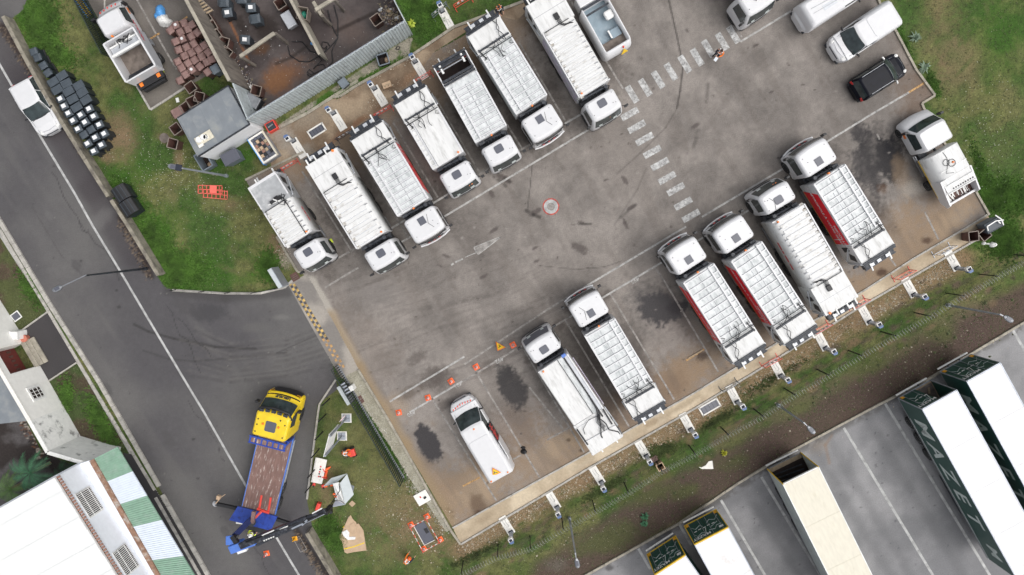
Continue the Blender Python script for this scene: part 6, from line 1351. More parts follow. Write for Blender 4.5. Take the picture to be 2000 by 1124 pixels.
# ------------------------------------------------------------------ house and hall at the lower left
r = thing('white_house', 'stained white flat-roofed house with dark red doors at the left edge', 'house', P(60,700)); o0 = r.location
foot = [(-45,520),(33.6,644),(48,668),(76,716),(91.6,743),(123,797),(155.5,854),(203,868),(236,876)]; H1 = 3.4; fp = [P(*p)-o0 for p in foot]
for i, (a_, b_) in enumerate(zip(fp[:-1], fp[1:])):
    if i == 2:                                         # recessed porch with the doors
        MB().bar((a_.x,a_.y,H1-.25), (b_.x,b_.y,H1-.25), .2, .5).build('lintel', M['render'], r); n_ = Vector((-(b_-a_).y,(b_-a_).x,0)).normalized()*-1
        dp = [a_+n_*.9, b_+n_*.9]
        if (dp[0]-Vector((-9,0,0))).length > (a_-Vector((-9,0,0))).length: n_ = -n_; dp = [a_+n_*.9, b_+n_*.9]
        dl = MB().bar((dp[0].x,dp[0].y,1.3), (dp[1].x,dp[1].y,1.3), .08, 2.4); drm = mat('dark_red_door', (.16,.035,.03), .6); dl.build('door', drm, r)
        for k in range(5):
            for zz in (.8, 1.9): p = dp[0].lerp(dp[1], .14+.17*k); MB().box(p.x-.07,p.x+.07,p.y-.1,p.y+.1,zz-.18,zz+.18).build('door_panel', M['binrust'], r)
        for k in range(3): c0, c1 = a_-n_*(.1+.3*k), b_-n_*(.1+.3*k); MB().bar((c0.x,c0.y,.30-.1*k), (c1.x,c1.y,.30-.1*k), .34, .12).build('step', M['concrete'], r, .02)
        for e_ in (a_, b_): MB().bar((e_.x,e_.y,1.6),(e_.x+n_.x*.9,e_.y+n_.y*.9,1.6),.12,3.2).build('porch_wall', M['render'], r)
        continue
    MB().bar((a_.x,a_.y,H1/2), (b_.x,b_.y,H1/2), .2, H1).build('wall', M['renderold'] if i >= 5 else M['render'], r)
    if i == 4:
        pass
# window on the wall between the porch and the old part
a_, b_ = fp[4], fp[5]; t = .28; c_ = a_.lerp(b_, t); dd = (b_-a_).normalized(); nn = Vector((-dd.y,dd.x,0)); nn = nn if nn.x > 0 else -nn
w_ = MB().bar(c_-dd*.55+nn*.12+Vector((0,0,1.75)), c_+dd*.55+nn*.12+Vector((0,0,1.75)), .10, 1.25).build('window', M['plastic'], r)
MB().bar(c_-dd*.40+nn*.165+Vector((0,0,1.75)), c_+dd*.40+nn*.165+Vector((0,0,1.75)), .04, .95).build('pane', M['inside'], w_)
for k in range(4): p = c_-dd*.36+dd*.24*k+nn*.2; MB().bar(p+Vector((0,0,1.3)), p+Vector((0,0,2.2)), .03, .03).build('bar', M['plastic'], w_)
for z in (1.55, 1.95): MB().bar(c_-dd*.4+nn*.2+Vector((0,0,z)), c_+dd*.4+nn*.2+Vector((0,0,z)), .03, .03).build('bar', M['plastic'], w_)
rp = [P(-60,560,H1)-o0, P(0,728,H1)-o0, P(34,785,H1)-o0, P(5,806,H1)-o0, P(-60,845,H1)-o0]
MB().prism([(p.x,p.y) for p in [fp[0],fp[1],fp[4],fp[5],fp[5]+Vector((-9,-1,0)),fp[0]+Vector((-9,0,0))]], H1-.3, H1-.12).build('roof', M['felt'], r)
for i, (a_, b_) in enumerate(zip(fp[:-1], fp[1:])):
    MB().bar((a_.x,a_.y,H1+.03), (b_.x,b_.y,H1+.03), .26, .10).build('coping', M['slab'] if i < 5 else M['renderold'], r)
MB().box(P(44,652).x-o0.x-.35, P(44,652).x-o0.x+.35, P(44,652).y-o0.y-.3, P(44,652).y-o0.y+.3, 0, 1.0).build('meter_box', M['plastic'], r, .02)
pl_ = thing('potted_plant', 'salmon-coloured plant tub on the house steps', 'plant tub', P(53,660)); MB().cyl((0,0,0),(0,0,.4),.22,.28,12).build('tub', mat('salmon_clay', (.50,.17,.12), .8), pl_)
fr = thing('framed_board', 'dark board in a white frame lying by the house', 'board', P(32,618), math.radians(35)); MB().box(-.34,.34,-.3,.3,.0,.04).build('frame', M['plastic'], fr); MB().box(-.27,.27,-.23,.23,.04,.05).build('board', M['hatch'], fr)
# hall
r = thing('hall', 'big white-roofed hall with barred windows and green and white striped canopy', 'hall', P(200,1000)); o0 = r.location
ze, zc1, zc0 = 6.0, 3.7, 3.2
roofp = [P(-70,1036,ze+.3)-o0, P(108,932,ze)-o0, P(300,1235,ze)-o0, P(-70,1300,ze+.3)-o0]
e0, e1 = P(108,932,ze)-o0, P(300,1235,ze)-o0; g0_, g1_ = P(180,898,zc1)-o0, P(330,1160,zc1)-o0; c0_, c1_ = P(230,873,zc0)-o0, P(400,1156,zc0)-o0
nsh = 12; back0 = P(-120,1060,ze+.5)-o0; bdir = back0-e0
for i in range(nsh):
    a_, b_ = e0.lerp(e1, i/nsh), e0.lerp(e1, (i+1)/nsh); v = [a_, b_, b_+bdir, a_+bdir]; dz = .03*(i % 2)
    MB().add([(p.x,p.y,ze+.1+dz) for p in v]+[(p.x,p.y,ze-.05) for p in v], [(0,1,2,3),(7,6,5,4),(0,4,5,1),(1,5,6,2),(2,6,7,3),(3,7,4,0)]).build('roof_sheet', M['whitetin'], r)
# facade under the eaves with its footing line where the canopy starts
f0, f1 = Vector((e0.x,e0.y,0)), Vector((e1.x,e1.y,0)); fd = (f1-f0).normalized(); fn = Vector((-fd.y,fd.x,0)); fn = fn if fn.x > 0 else -fn
f0 = f0+fn*.0; fb0, fb1 = f0+fn*.05, f1+fn*.05
MB().bar((fb0.x,fb0.y,ze/2-.1), (fb1.x,fb1.y,ze/2-.1), .2, ze-.2).build('facade', M['facade'], r)
pe = f0-fn*.0; MB().bar((f0.x,f0.y,ze/2-.1), ((f0+bdir).x,(f0+bdir).y,ze/2-.1), .2, ze-.25).build('end_wall', M['facade'], r)
tm = MB().box(-.07,.07,-.11,.11,-.05,.03).mesh('eaves_tile', M['tile']); nt_ = 58; L_ = (e1-e0).length
for i in range(nt_): o = obj('eaves_tile', tm, r, loc=f0+(f1-f0)*((i+.5)/nt_)+fn*.17+Vector((0,0,ze-.02)), rot=(0,0,math.atan2(fd.y,fd.x)+random.uniform(-.1,.1)))
# the canopy and its rusty gutter sit against the facade
cd = (c1_-c0_); gd_ = (g1_-g0_)
def canopy_strip(i, n, mcol):
    a_, b_ = i/n, (i+1)/n; mb = MB(); k = 6
    for j in range(k):
        s0, s1 = a_+(b_-a_)*j/k, a_+(b_-a_)*(j+.78)/k; s2 = a_+(b_-a_)*(j+1)/k
        for q0, q1, dz in ((s0, s1, .05), (s1, s2, 0)):
            v = [g0_.lerp(g1_, q0), g0_.lerp(g1_, q1), c0_.lerp(c1_, q1), c0_.lerp(c1_, q0)]
            mb.add([(p.x,p.y,p_z+dz) for p, p_z in zip(v, (zc1,zc1,zc0,zc0))]+[(p.x,p.y,p_z-.04) for p, p_z in zip(v, (zc1,zc1,zc0,zc0))], [(3,2,1,0),(4,5,6,7),(0,1,5,4),(1,2,6,5),(2,3,7,6),(3,0,4,7)])
    return mb.build('canopy_sheet', M[mcol], r)
cols_ = ['greentin','paletin','greentin','paletin','greentin','greentin']
for i in range(12): canopy_strip(i, 12, ['greentin','greentin','paletin','paletin','greentin','greentin','paletin','paletin','paletin','greentin','greentin','greentin'][i])
MB().bar((g0_.x,g0_.y,zc1+.05), (g1_.x,g1_.y,zc1+.05), .34, .12).build('gutter', M['rust'], r)
u0, u1 = P(165,912,zc1)-o0, P(318,1175,zc1)-o0
MB().add([(e0.x+fn.x*.16,e0.y+fn.y*.16,zc1-.0),(e1.x+fn.x*.16,e1.y+fn.y*.16,zc1-.0),(g1_.x,g1_.y,zc1-.01),(g0_.x,g0_.y,zc1-.01),(e0.x+fn.x*.16,e0.y+fn.y*.16,zc1-.15),(e1.x+fn.x*.16,e1.y+fn.y*.16,zc1-.15),(g1_.x,g1_.y,zc1-.15),(g0_.x,g0_.y,zc1-.15)], [(3,2,1,0),(4,5,6,7),(0,1,5,4),(1,2,6,5),(2,3,7,6),(3,0,4,7)]).build('side_roof', M['facade'], r)
def barred_window(u, v):
    z = 4.85; c_ = P(u, v, z)-o0; c_.z = 0; t = (c_-fb0).dot(fd); base = fb0+fd*t+fn*.11
    w_ = MB().bar(base-fd*.95+Vector((0,0,z)), base+fd*.95+Vector((0,0,z)), .05, 1.5).build('window', M['plastic'], r)
    MB().bar(base-fd*.88+fn*.03+Vector((0,0,z)), base+fd*.88+fn*.03+Vector((0,0,z)), .02, 1.4).build('pane', M['inside'], w_)
    for k in range(15): p = base+fd*(-.84+.12*k)+fn*.07; MB().bar(p+Vector((0,0,z-.7)), p+Vector((0,0,z+.7)), .045, .03).build('bar', M['plastic'], w_)
    for zz in (z-.45, z+.3): MB().bar(base-fd*.9+fn*.08+Vector((0,0,zz)), base+fd*.9+fn*.08+Vector((0,0,zz)), .04, .03).build('bar', M['plastic'], w_)
barred_window(187, 974); barred_window(256, 1088)
# ferns behind the house
def palm(label, u, v, n, L, h, seed, bright):
    r = thing('palm', label, 'palm', P(u, v)); rd = random.Random(seed); MB().cyl((0,0,0),(0,0,h),.14,.10,8).build('trunk', M['wood'], r)
    m_ = mat('palm_frond', bright, .6, var=.35)
    for k in range(n):
        a = k*2*math.pi/n+rd.uniform(-.2,.2); l = L*rd.uniform(.8,1.1); mb = MB(); pts_ = []
        for i in range(9):
            t = i/8; pts_.append(Vector((math.cos(a)*l*t, math.sin(a)*l*t, h+.5*math.sin(t*2.2)-.5*t*t*1.2)))
        for i in range(8):
            p = pts_[i]; d_ = (pts_[i+1]-p); s_ = Vector((-math.sin(a), math.cos(a), 0)); wd = .30*math.sin(math.pi*(i+.8)/9.5)
            for sg in (1,-1):
                for j in range(3): q = p+d_*(j/3); mb.add([q, q+d_*.22, q+s_*sg*wd+d_*.9+Vector((0,0,-.06))], [(0,1,2)])
        mb.tube(pts_, .012, 3); mb.build('frond', m_, r)
palm('dark green palm with spreading fronds behind the hall', 97, 905, 17, 1.6, 2.0, 1, (.07,.20,.10)); palm('lighter green palm left of the dark one, behind the hall', 48, 942, 15, 1.4, 1.4, 2, (.12,.22,.06))
palm('small dark palm between the larger palm and the hall eaves', 140, 915, 9, .9, .8, 5, (.03,.09,.04))
# ------------------------------------------------------------------ BINS
ORD = ['first','second','third','fourth','fifth','sixth','seventh','eighth','ninth','tenth','eleventh','twelfth']
def make_bin(w=.56, d=.60, h=1.0, shell='binblack', lid='binlid', label_=None, wheels=True, open_=False, rim='rimb', dome=.05):
    r = thing('wheelie_bin', 'x', 'bin')
    hw, hd = w/2, d/2; k = .80
    if open_:
        MB().loft([[(x*k,y*k,.06) for x,y in ((hw,-hd),(hw,hd),(-hw,hd),(-hw,-hd))], [(x,y,h) for x,y in ((hw,-hd),(hw,hd),(-hw,hd),(-hw,-hd))], [(x*.9,y*.9,h) for x,y in ((hw,-hd),(hw,hd),(-hw,hd),(-hw,-hd))], [(x*.74,y*.74,.12) for x,y in ((hw,-hd),(hw,hd),(-hw,hd),(-hw,-hd))]], 0, False).build('shell', M[shell], r)
        MB().box(-hw*.74,hw*.74,-hd*.74,hd*.74,.10,.14).build('bin_floor', M['inside'], r)
        q = MB()
        for a_, b_ in (((-hw,-hd),(hw,-hd)),((hw,-hd),(hw,hd)),((hw,hd),(-hw,hd)),((-hw,hd),(-hw,-hd))): q.bar((a_[0],a_[1],h), (b_[0],b_[1],h), .05, .05)
        q.build('rim', M[rim], r)
    else:
        MB().loft([[(x*k,y*k,.06) for x,y in ((hw,-hd),(hw,hd),(-hw,hd),(-hw,-hd))], [(x*.97,y*.97,h-.05) for x,y in ((hw,-hd),(hw,hd),(-hw,hd),(-hw,-hd))]], 0, False).build('shell', M[shell], r, .03)
        MB().loft([[(x*s+ox,y*s,z) for x,y in ((hw,-hd),(hw,hd),(-hw,hd),(-hw,-hd))] for s,z,ox in ((1.0,h-.06,0),(1.03,h-.02,0),(.98,h+.02,0),(.62,h+.02+dome,0),(.5,h+.03+dome,0))], 0, False).build('lid', M[lid], r, .02)
        MB().bar((-hw-.05,-hd*.7,h-.02), (-hw-.05,hd*.7,h-.02), .04, .04).build('handle', M[shell], r)
        if label_ == 'sticker': MB().box(-.15,.15,-.13,.13,h+.02+dome,h+.045+dome).build('lid_sticker', M['print'], r)
        if label_ == 'round': MB().cyl((0,0,h+.02+dome),(0,0,h+.045+dome),.10,n=14).build('lid_sticker', M['print'], r)
    if wheels: MB().cyl((-hd*.8,-hw*.95,.1),(-hd*.8,hw*.95,.1),.1,n=10).build('wheel_axle', M['rubber'], r)
    return r
def place(proto, used, loc, rz, label, group, rot=None, name=None):
    if proto not in used: used.add(proto); o = proto; o.location = loc; o.rotation_euler = rot if rot else (0,0,rz); o['label'] = label; o['group'] = group
    else: o = dup(proto, loc, rz, label, group, rot)
    return o
used = set()
def files_of(pts, ang, pitch):                          # rank along files running in direction ang (photo degrees)
    a = math.radians(ang); pr = sorted(range(len(pts)), key=lambda i: pts[i][0]*math.sin(a)-pts[i][1]*math.cos(a))
    files = []; last = None
    for i in pr:
        c = pts[i][0]*math.sin(a)-pts[i][1]*math.cos(a)
        if last is None or c-last > pitch: files.append([])
        files[-1].append(i); last = c
    out = {}
    for f, ids in enumerate(files):
        for k, i in enumerate(sorted(ids, key=lambda i: pts[i][1])): out[i] = (f, k, len(files))
    return out
def bpx(z, pts): return [(40+a/4.886, 80+b/4.886) for a, b in pts]
blk = make_bin(.56,.47,1.0,'binblack','binlid','sticker'); bln = make_bin(.54,.47,1.0,'binblack','binlid',None)
big = make_bin(.74,.51,1.08,'binblack','binlid',None,dome=.0); 
stick = bpx(1, [(378,552),(412,622),(455,690),(498,760),(545,840),(572,706),(652,648),(613,776),(696,720),(748,800),(796,886),(710,922),(638,980),(770,992),(697,1052)])
plain = bpx(1, [(668,846),(600,896)]); large = bpx(1, [(398,332),(312,392),(438,406),(350,466),(556,425),(458,482),(590,492),(498,556),(626,564),(536,634)]); small = bpx(1, [(122,102),(160,160),(214,236),(258,306)])
allp = stick+plain+large; rk = files_of(allp, 58, 8)
a30 = math.radians(28)
for i, (u, v) in enumerate(allp):
    kind = 0 if i < len(stick) else 1 if i < len(stick)+len(plain) else 2
    f, k, n = rk[i]; desc = ['white-stickered black bin', 'smaller plain-lidded black bin', 'large flat-lidded black bin'][kind]
    place((blk, bln, big)[kind], used, P(u, v, 1.0)*Vector((1,1,0)) if False else Vector((P(u,v,1.05).x, P(u,v,1.05).y, 0)), a30+random.uniform(-.06,.06), f'{desc}, {ORD[k]} from the top in the {ORD[f]} file from the wall', 'black bins packed beside the low wall')
for i, (u, v) in enumerate(small):
    p = P(u,v,1.0); o = place(bln, used, Vector((p.x,p.y,0)), a30+random.uniform(-.15,.15)+math.pi, f'small black bin by the low wall, {ORD[i]} of the four in single file', 'black bins packed beside the low wall')
for i, (u, v) in enumerate([(235,378),(250,406)]):       # large domed containers
    A_ = P(u,v,1.2); r = thing('waste_container', f'large black domed container beside the low wall, {"upper" if i == 0 else "lower"} of the pair', 'waste container', (A_.x,A_.y,0), math.radians(-58), 'pair of black containers by the wall')
    MB().loft([[(x,-.5*s,z),(x,.5*s,z),(x,.56,.85),(x,.5,1.12),(x,.2,1.25),(x,-.2,1.25),(x,-.5,1.12),(x,-.56,.85)] for x,s,z in ((-.48,.85,.1),(.48,.85,.1))], 0, True).build('shell', M['binblack'], r, .02)
    MB().loft([[(x,y,z) for y,z in ((-.58,.95),(-.52,1.16),(-.2,1.30),(.2,1.30),(.52,1.16),(.58,.95))] for x in (-.52,.52)], 0, True).build('lid', M['black'], r, .02)
    for yy in (-.3,.0,.3): MB().bar((-.5,yy,1.3-.3*yy*yy), (.5,yy,1.3-.3*yy*yy), .03, .02).build('lid_rib', M['binlid'], r)
br = make_bin(.46,.47,.98,'binrust','binbrown',None,dome=.05); brr = make_bin(.46,.47,.98,'binbrown','binbrown','round',dome=.06)
bp = [(290+a/5.916, b/5.916) for a, b in [(315,290),(390,450),(500,805),(410,265),(250,350),(365,370),(455,335),(310,480),(490,420),(435,545),(520,505),(345,575),(575,575),(415,645),(495,610),(640,525),(610,655),(335,710),(530,695),(685,605),(455,730),(380,785),(670,720),(728,685),(590,770),(425,862),(680,832),(362,930),(500,285),(560,375)]]
rk = files_of(bp, 60, 7)
for i, (u, v) in enumerate(bp):
    p = P(u,v,1.0); f, k, n = rk[i]; d_ = 'white-dotted brown bin' if i < 3 else 'faded brown bin'
    if i == 26: lb = 'faded brown bin standing on the grass next to the grey bin'
    elif i == 27: lb = 'lone faded brown bin at the lower left corner of the brown block'
    else: lb = f'{d_}, {ORD[k]} from the top in the {ORD[f]} file of the brown block'
    place(brr if i < 3 else br, used, Vector((p.x,p.y,0)), a30+random.uniform(-.22,.22), lb, 'brown bins packed against the compound wall')
gb_ = make_bin(.56,.6,.98,'bingrey','bingrey'); p = P(420,135,1); place(gb_, used, (p.x,p.y,0), .5, 'grey bin at the foot of the mouldy wall beside the brown bins', 'odd bins by the brown block')
def at(u, v, z): p = P(u, v, z); return Vector((p.x, p.y, 0))
ob = make_bin(.66,.66,1.0,'binrust','binrust',open_=True,wheels=False)
for (u, v, rz, lb) in [(372,171,.6,'open empty brown bin nearest the brown block'),(389,190,1.35,'open brown bin with cardboard inside, against the shed roof'),(375,199,.45,'open brown bin third in the row along the shed roof'),(362,211,.6,'open brown bin half hidden by the shed roof corner'),(343,252,.6,'open brown bin left of the shed roof'),(337,281,1.3,'lone open brown bin standing on the grass left of the shed'),
    (402,35,.6,'open brown bin highest in the row inside the mouldy wall'),(413,52,.5,'second open brown bin down the mouldy wall'),(421,69,.6,'third open brown bin down the mouldy wall'),(437,83,1.3,'open brown bin turned square, fourth down the mouldy wall'),(442,103,.9,'open brown bin lowest in the row inside the mouldy wall'),
    (735,39,.6,'open brown bin near the litter in the right compound corner'),(547,7,.55,'open brown bin at the pale divider wall, by the top edge'),(500,177,1.3,'open grey-brown bin full of rubbish by the short cladding wall')]:
    place(ob, used, at(u,v,1.0), rz, lb, 'open brown bins around the shed and compound')
p = at(590,26,1.1); gb2 = make_bin(.8,.7,1.1,'rimb','rimb',open_=True,wheels=False); place(gb2, used, p, 1.4, 'open bin full of green waste beside the pale divider wall', 'odd bins in the compound'); MB().dome((0,0,.6),.28,.24,.35,8,3).build('green_waste', mat('green_waste', (.02,.20,.14), .6, var=.5, scale=12), gb2)
lb_ = make_bin(.8,.62,.95,'binrust','binbrown',None,wheels=True,dome=0); place(lb_, used, at(346,219,1.0), .5, 'lidded brown container beside the upper left corner of the shed roof', 'odd bins by the brown block')
bs = make_bin(.66,.62,1.0,'binblack','binlid','sticker')
for (u, v, lb, pr_) in [(444,25,'slate bin with sticker in the left compound bay, leftmost',bs),(490,15,'slate bin with sticker, near the top edge of the compound',bs),(478.5,78,'slate bin with sticker standing alone beside the concrete beam',bs),(437,5,'slate bin without sticker above the leftmost stickered one',None),(498,37,'blue-grey bin without sticker in the middle of the left compound bay',None),(472,-2,'slate bin cut by the top edge of the compound',None)]:
    if pr_ is None:
        if 'bn2' not in globals(): bn2 = make_bin(.70,.62,1.0,'binlid','binlid',None)
        pr_ = bn2
    place(pr_, used, at(u,v,1.0), random.uniform(-.2,.2), lb, 'slate bins in the compound')
def container(label, u, v, rz, w, d, h, m, lidm=None, open_=False, name='waste_container', tilt=0):
    r = thing(name, label, 'waste container', at(u,v,h), rz); hw, hd = w/2, d/2
    if open_:
        MB().loft([[(x*s,y*s,z) for x,y in ((hw,-hd),(hw,hd),(-hw,hd),(-hw,-hd))] for s,z in ((.82,.1),(1,h),(.92,h),(.76,.2))], 0, False).build('shell', M[m], r); MB().box(-hw*.76,hw*.76,-hd*.76,hd*.76,.15,.22).build('bin_floor', M['inside'], r)
        MB().dome((.2,0,.25),.2,.25,.25,8,3).build('rubbish', M['card'], r); q = MB()
        for a_, b_ in (((-hw,-hd),(hw,-hd)),((hw,-hd),(hw,hd)),((hw,hd),(-hw,hd)),((-hw,hd),(-hw,-hd))): q.bar((a_[0],a_[1],h), (b_[0],b_[1],h), .07, .06)
        q.build('rim', M['bingrey'], r)
    else:
        MB().loft([[(x*s,y*s,z) for x,y in ((hw,-hd),(hw,hd),(-hw,hd),(-hw,-hd))] for s,z in ((.82,.12),(.96,h-.12))], 0, False).build('shell', M[m], r, .04)
        MB().loft([[(x*s,y*s,z) for x,y in ((hw,-hd),(hw,hd),(-hw,hd),(-hw,-hd))] for s,z in ((1,h-.14),(1.02,h-.06),(.96,h),(.85,h+.01),(.83,h-.03))], 0, False).build('lid', M[lidm or m], r, .03)
    for x in (-hw*.7,hw*.7):
        for y in (-hd*.7,hd*.7): MB().cyl((x,y-.03,.07),(x,y+.03,.07),.07,n=8).build('castor', M['rubber'], r)
    return r
container('large grey-blue lidded container against the white shed wall', 449, 307, math.radians(28), 1.25, .85, 1.25, 'bingrey', 'hatch'); container('open pale grey container at the lower left corner of the shed', 397, 314, math.radians(-60), 1.2, .8, 1.2, 'bingrey', open_=True)
container('dark lidded container in the corner of compound and cladding wall', 492, 197, math.radians(-30), 1.0, .8, 1.1, 'dark', 'steel'); container('clear grey lidded tub leaning at the pale divider wall', 563, 38, math.radians(-60), 1.1, .7, .8, 'silver', 'silver')
container('black bucket bin with rubbish at the kerb below the corrugated wall', 748, 116, .3, .75, .72, .8, 'black', open_=True); t_ = container('blue-grey square tray bin at the kerb below the corrugated wall', 670, 162, math.radians(38), .62, .6, .7, 'binlid', 'bingrey')
container('slate container on the path end by the right-hand grass, white pipes on top', 1942, 440, math.radians(30), 1.25, .75, 1.1, 'bingrey', 'binlid')
for i, (u, v, rz) in enumerate([(1900,462,.15),(1922,459,.7)]):
    place(ob, used, at(u,v,.9), rz, ['open dark brown bin on the path end, left one beside the slate container','open dark brown bin touching the slate container'][i], 'open bins at the path end')
r = thing('white_pipes', 'white broken frame pieces lying across the slate container', 'frame pieces', P(1945,432,0)); o0 = r.location
for a_, b_ in (((1928,443),(1945,432)),((1928,443),(1930,451)),((1945,432),(1960,430)),((1950,433),(1954,437)),((1944,421),(1956,429)),((1957,432),(1960,440))): MB().bar(P(*a_,1.2)-o0, P(*b_,1.2)-o0, .07, .05).build('pipe', M['plastic'], r)
def soft(name, label, cat, u, v, parts, seed, z=0):
    r = thing(name, label, cat, P(u,v,0)); rd = random.Random(seed)
    for (x,y,sx,sy,h,m_) in parts:
        mb = MB(); rings = []
        for j in range(5):
            t = j/4*math.pi/2; rings.append([(x+sx*math.cos(t)*math.cos(a)*rd.uniform(.75,1.1)+.02*j, y+sy*math.cos(t)*math.sin(a)*rd.uniform(.75,1.1), z+h*math.sin(t)*rd.uniform(.85,1.1)) for a in [2*math.pi*k/12 for k in range(12)]])
        mb.loft(rings).build('lobe', M[m_], r)
    return r
soft('rubbish_bags', 'blue and white plastic bags heaped beside the brown bins', 'rubbish bags', 318, 35, [(-.1,.35,.35,.5,.5,'bluetarp'),(.05,-.2,.5,.42,.55,'plastic'),(-.35,.1,.25,.25,.3,'bluetarp'),(.35,-.35,.35,.3,.4,'plastic')], 3)
soft('white_bag', 'knotted white bag on the grass below the open bins at the path end', 'bag', 1930, 477, [(.25,-.05,.30,.22,.3,'plastic'),(-.35,.05,.14,.13,.18,'plastic'),(-.05,.02,.2,.08,.12,'plastic')], 5)
soft('black_bag', 'small black bag dropped on the bay line beside the works van', 'bag', 1023, 881, [(0,-.05,.25,.22,.3,'black'),(-.05,.25,.18,.12,.2,'black')], 6)
for i in range(9):
    u, v, m_ = [(452,140,'plastic'),(463,150,'plastic'),(470,158,'card'),(480,168,'bluetarp'),(486,172,'plastic'),(760,22,'card'),(775,36,'plastic'),(742,20,'silver'),(610,85,'bluetarp')][i]
    soft('litter', ['white scrap topmost in the litter along the mouldy wall','white scrap second down the litter along the mouldy wall','brown scrap in the litter along the mouldy wall','blue scrap in the litter near the short cladding wall','white scrap at the end of the litter by the grey-brown bin','brown litter heap in the right compound corner','white litter lump in the right compound corner','grey crumpled sheet beside the right compound bin','pale blue scrap at the end of the divider wall'][i], 'litter', u, v, [(0,0,.16,.12,.08,m_),(.1,.12,.09,.07,.06,'plastic')], 20+i)
# crate with bricks, red box, cardboard boxes, pads
r = thing('brick_pallet', 'blue-edged pale frame holding brown and black bricks, below the shed corner', 'brick pallet', P(521,290), math.radians(-58)); 
MB().box(-1.0,1.0,-.62,.62,0,.55).build('base_crate', M['galv'], r, .02)
for sg in (1,-1): MB().box(-.98,.98,sg*.56-.06,sg*.56+.06,.55,.72).build('frame_board', mat('cream_frame', (.60,.56,.46), .8) if sg > 0 else M['slab'], r); MB().box(sg*.92-.06,sg*.92+.06,-.5,.5,.55,.72).build('frame_board', M['slab'], r)
MB().box(-1.02,1.02,-.68,-.62,.1,.7).build('blue_side', M['bluetarp'], r)
bm = [MB().box(-.11,.11,-.10,.10,0,.10).mesh('brick', M[m_]) for m_ in ('card','tile','black','wood','hatch')]; rd = random.Random(1)
for i in range(7):
    for j in range(4): obj('brick', bm[4 if i in (0,6) or rd.random()<.2 else rd.choice((0,1,3,1,2))], r, loc=(-.76+i*.25,-.37+j*.25,.56+rd.random()*.08), rot=(0,0,rd.uniform(-.12,.12)))
r = thing('red_crate', 'small dark crate with red rim at the lower end of the corrugated wall', 'crate', P(534,249), .5); MB().box(-.36,.36,-.33,.33,0,.5).build('shell', M['redp'], r); MB().box(-.3,.3,-.27,.27,.5,.51).build('content', M['dark'], r); MB().bar((-.2,0,.53),(.2,.05,.53),.08,.04).build('bottle', M['steel'], r)
def cbox(label, u, v, rz, w, d, h): 
    r = thing('cardboard_box', label, 'box', P(u,v), rz); MB().box(-w/2,w/2,-d/2,d/2,0,h).build('carton', M['card'], r, .01); MB().box(-w/2,w/2,-.03,.03,h,h+.004).build('tape', M['wood'], r)
    for x in (-.15,.1): MB().box(x-.03,x+.03,-.1,-.05,h,h+.006).build('hand_hole', M['inside'], r)
cbox('brown cardboard box on the dirt path above the trucks', 757, 168, .35, .62, .42, .35)
r = thing('brown_bin', 'small upright brown planter box on the stony verge, below a charging pad', 'planter', P(1287,907), .5); MB().loft([[(x*s,y*s,z) for x,y in ((.28,-.28),(.28,.28),(-.28,.28),(-.28,-.28))] for s,z in ((.85,0),(1,.6),(.78,.6),(.7,.1))], 0, False).build('shell', M['card'], r); MB().box(-.22,.22,-.22,.22,.08,.1).build('bin_floor', M['inside'], r)
MB().box(-.35,.1,.3,.7,0,.02).build('flap', M['binbrown'], r)
# charging pads
def charger(label, u, v, ang, side, first=[None]):
    if first[0] is None:
        r = thing('charging_point', 'x', 'charging point'); MB().box(-.75,.75,-.29,.29,0,.06).build('slab', M['slab'], r, .01)
        MB().box(.46,.72,-.18,.18,.06,.10).build('post_base', M['dark'], r); MB().box(.52,.70,-.13,.13,.1,1.15).build('post', M['galv'], r, .02)
        MB().loft([[(x,y,z) for x,y in ((.44,-.17),(.76,-.17),(.80,0),(.76,.17),(.44,.17))] for z in (1.15,1.45)]).build('charger_head', M['plastic'], r, .03)
        MB().box(.50,.66,-.11,.11,1.45,1.49).build('charger_lid', M['navy'], r); MB().loft([[(x,y,z) for x,y in ((.70,-.19),(.84,-.12),(.86,.12),(.70,.19))] for z in (1.1,1.5)]).build('rear_cover', mat('blue_grey_cover', (.10,.16,.32), .5), r)
        MB().tube([(-.5,.08,.07),(-.2,.06,.08),(.1,.12,.08),(.15,.0,.08)], .012).build('cable', M['steel'], r); MB().tube([(-.45,-.12,.07),(-.05,-.10,.08)], .010).build('cable', M['steel'], r)
        first[0] = r; r.location = P(u,v); r.rotation_euler = (0,0,ang); r['label'] = label; r['group'] = 'charging points behind the bays'; return r
    return dup(first[0], P(u,v), ang, label, 'charging points behind the bays')
aS, aN = math.radians(-60), math.radians(121)
for u, v, lb in [(990,1026,'charging point behind the works van bay, nearest the yard corner'),(1080,977,'charging point second from the lower yard corner'),(1166,928,'charging point behind the black-hosed truck'),(1254,877,'charging point beside the small brown planter'),(1341,825,'charging point just left of the white-framed dark grate'),(1432,771,'charging point just right of the white-framed dark grate'),(1517,720,'charging point behind the pale red-banded truck'),(1604,666,'charging point behind the deep red-banded truck'),(1690,615,'charging point behind the lower ribbed-roof truck'),(1776,562,'charging point behind the rightmost red-banded truck'),(1860,510,'charging point at the far right end of the lower row')]:
    charger(lb, u, v, aS+random.uniform(-.04,.04), 1)
for u, v, lb in [(583,290,'charging point next to the brick pallet'),(661,236,'charging point on the dirt path right of the upper dark grate'),(741,188,'charging point beside the cardboard box'),(820,136,'charging point behind the open-hopper truck'),(872,38,'charging point on the grass at the top, with a grey barrier behind')]:
    charger(lb, u, v, aN if v > 50 else aN-.05, 1)
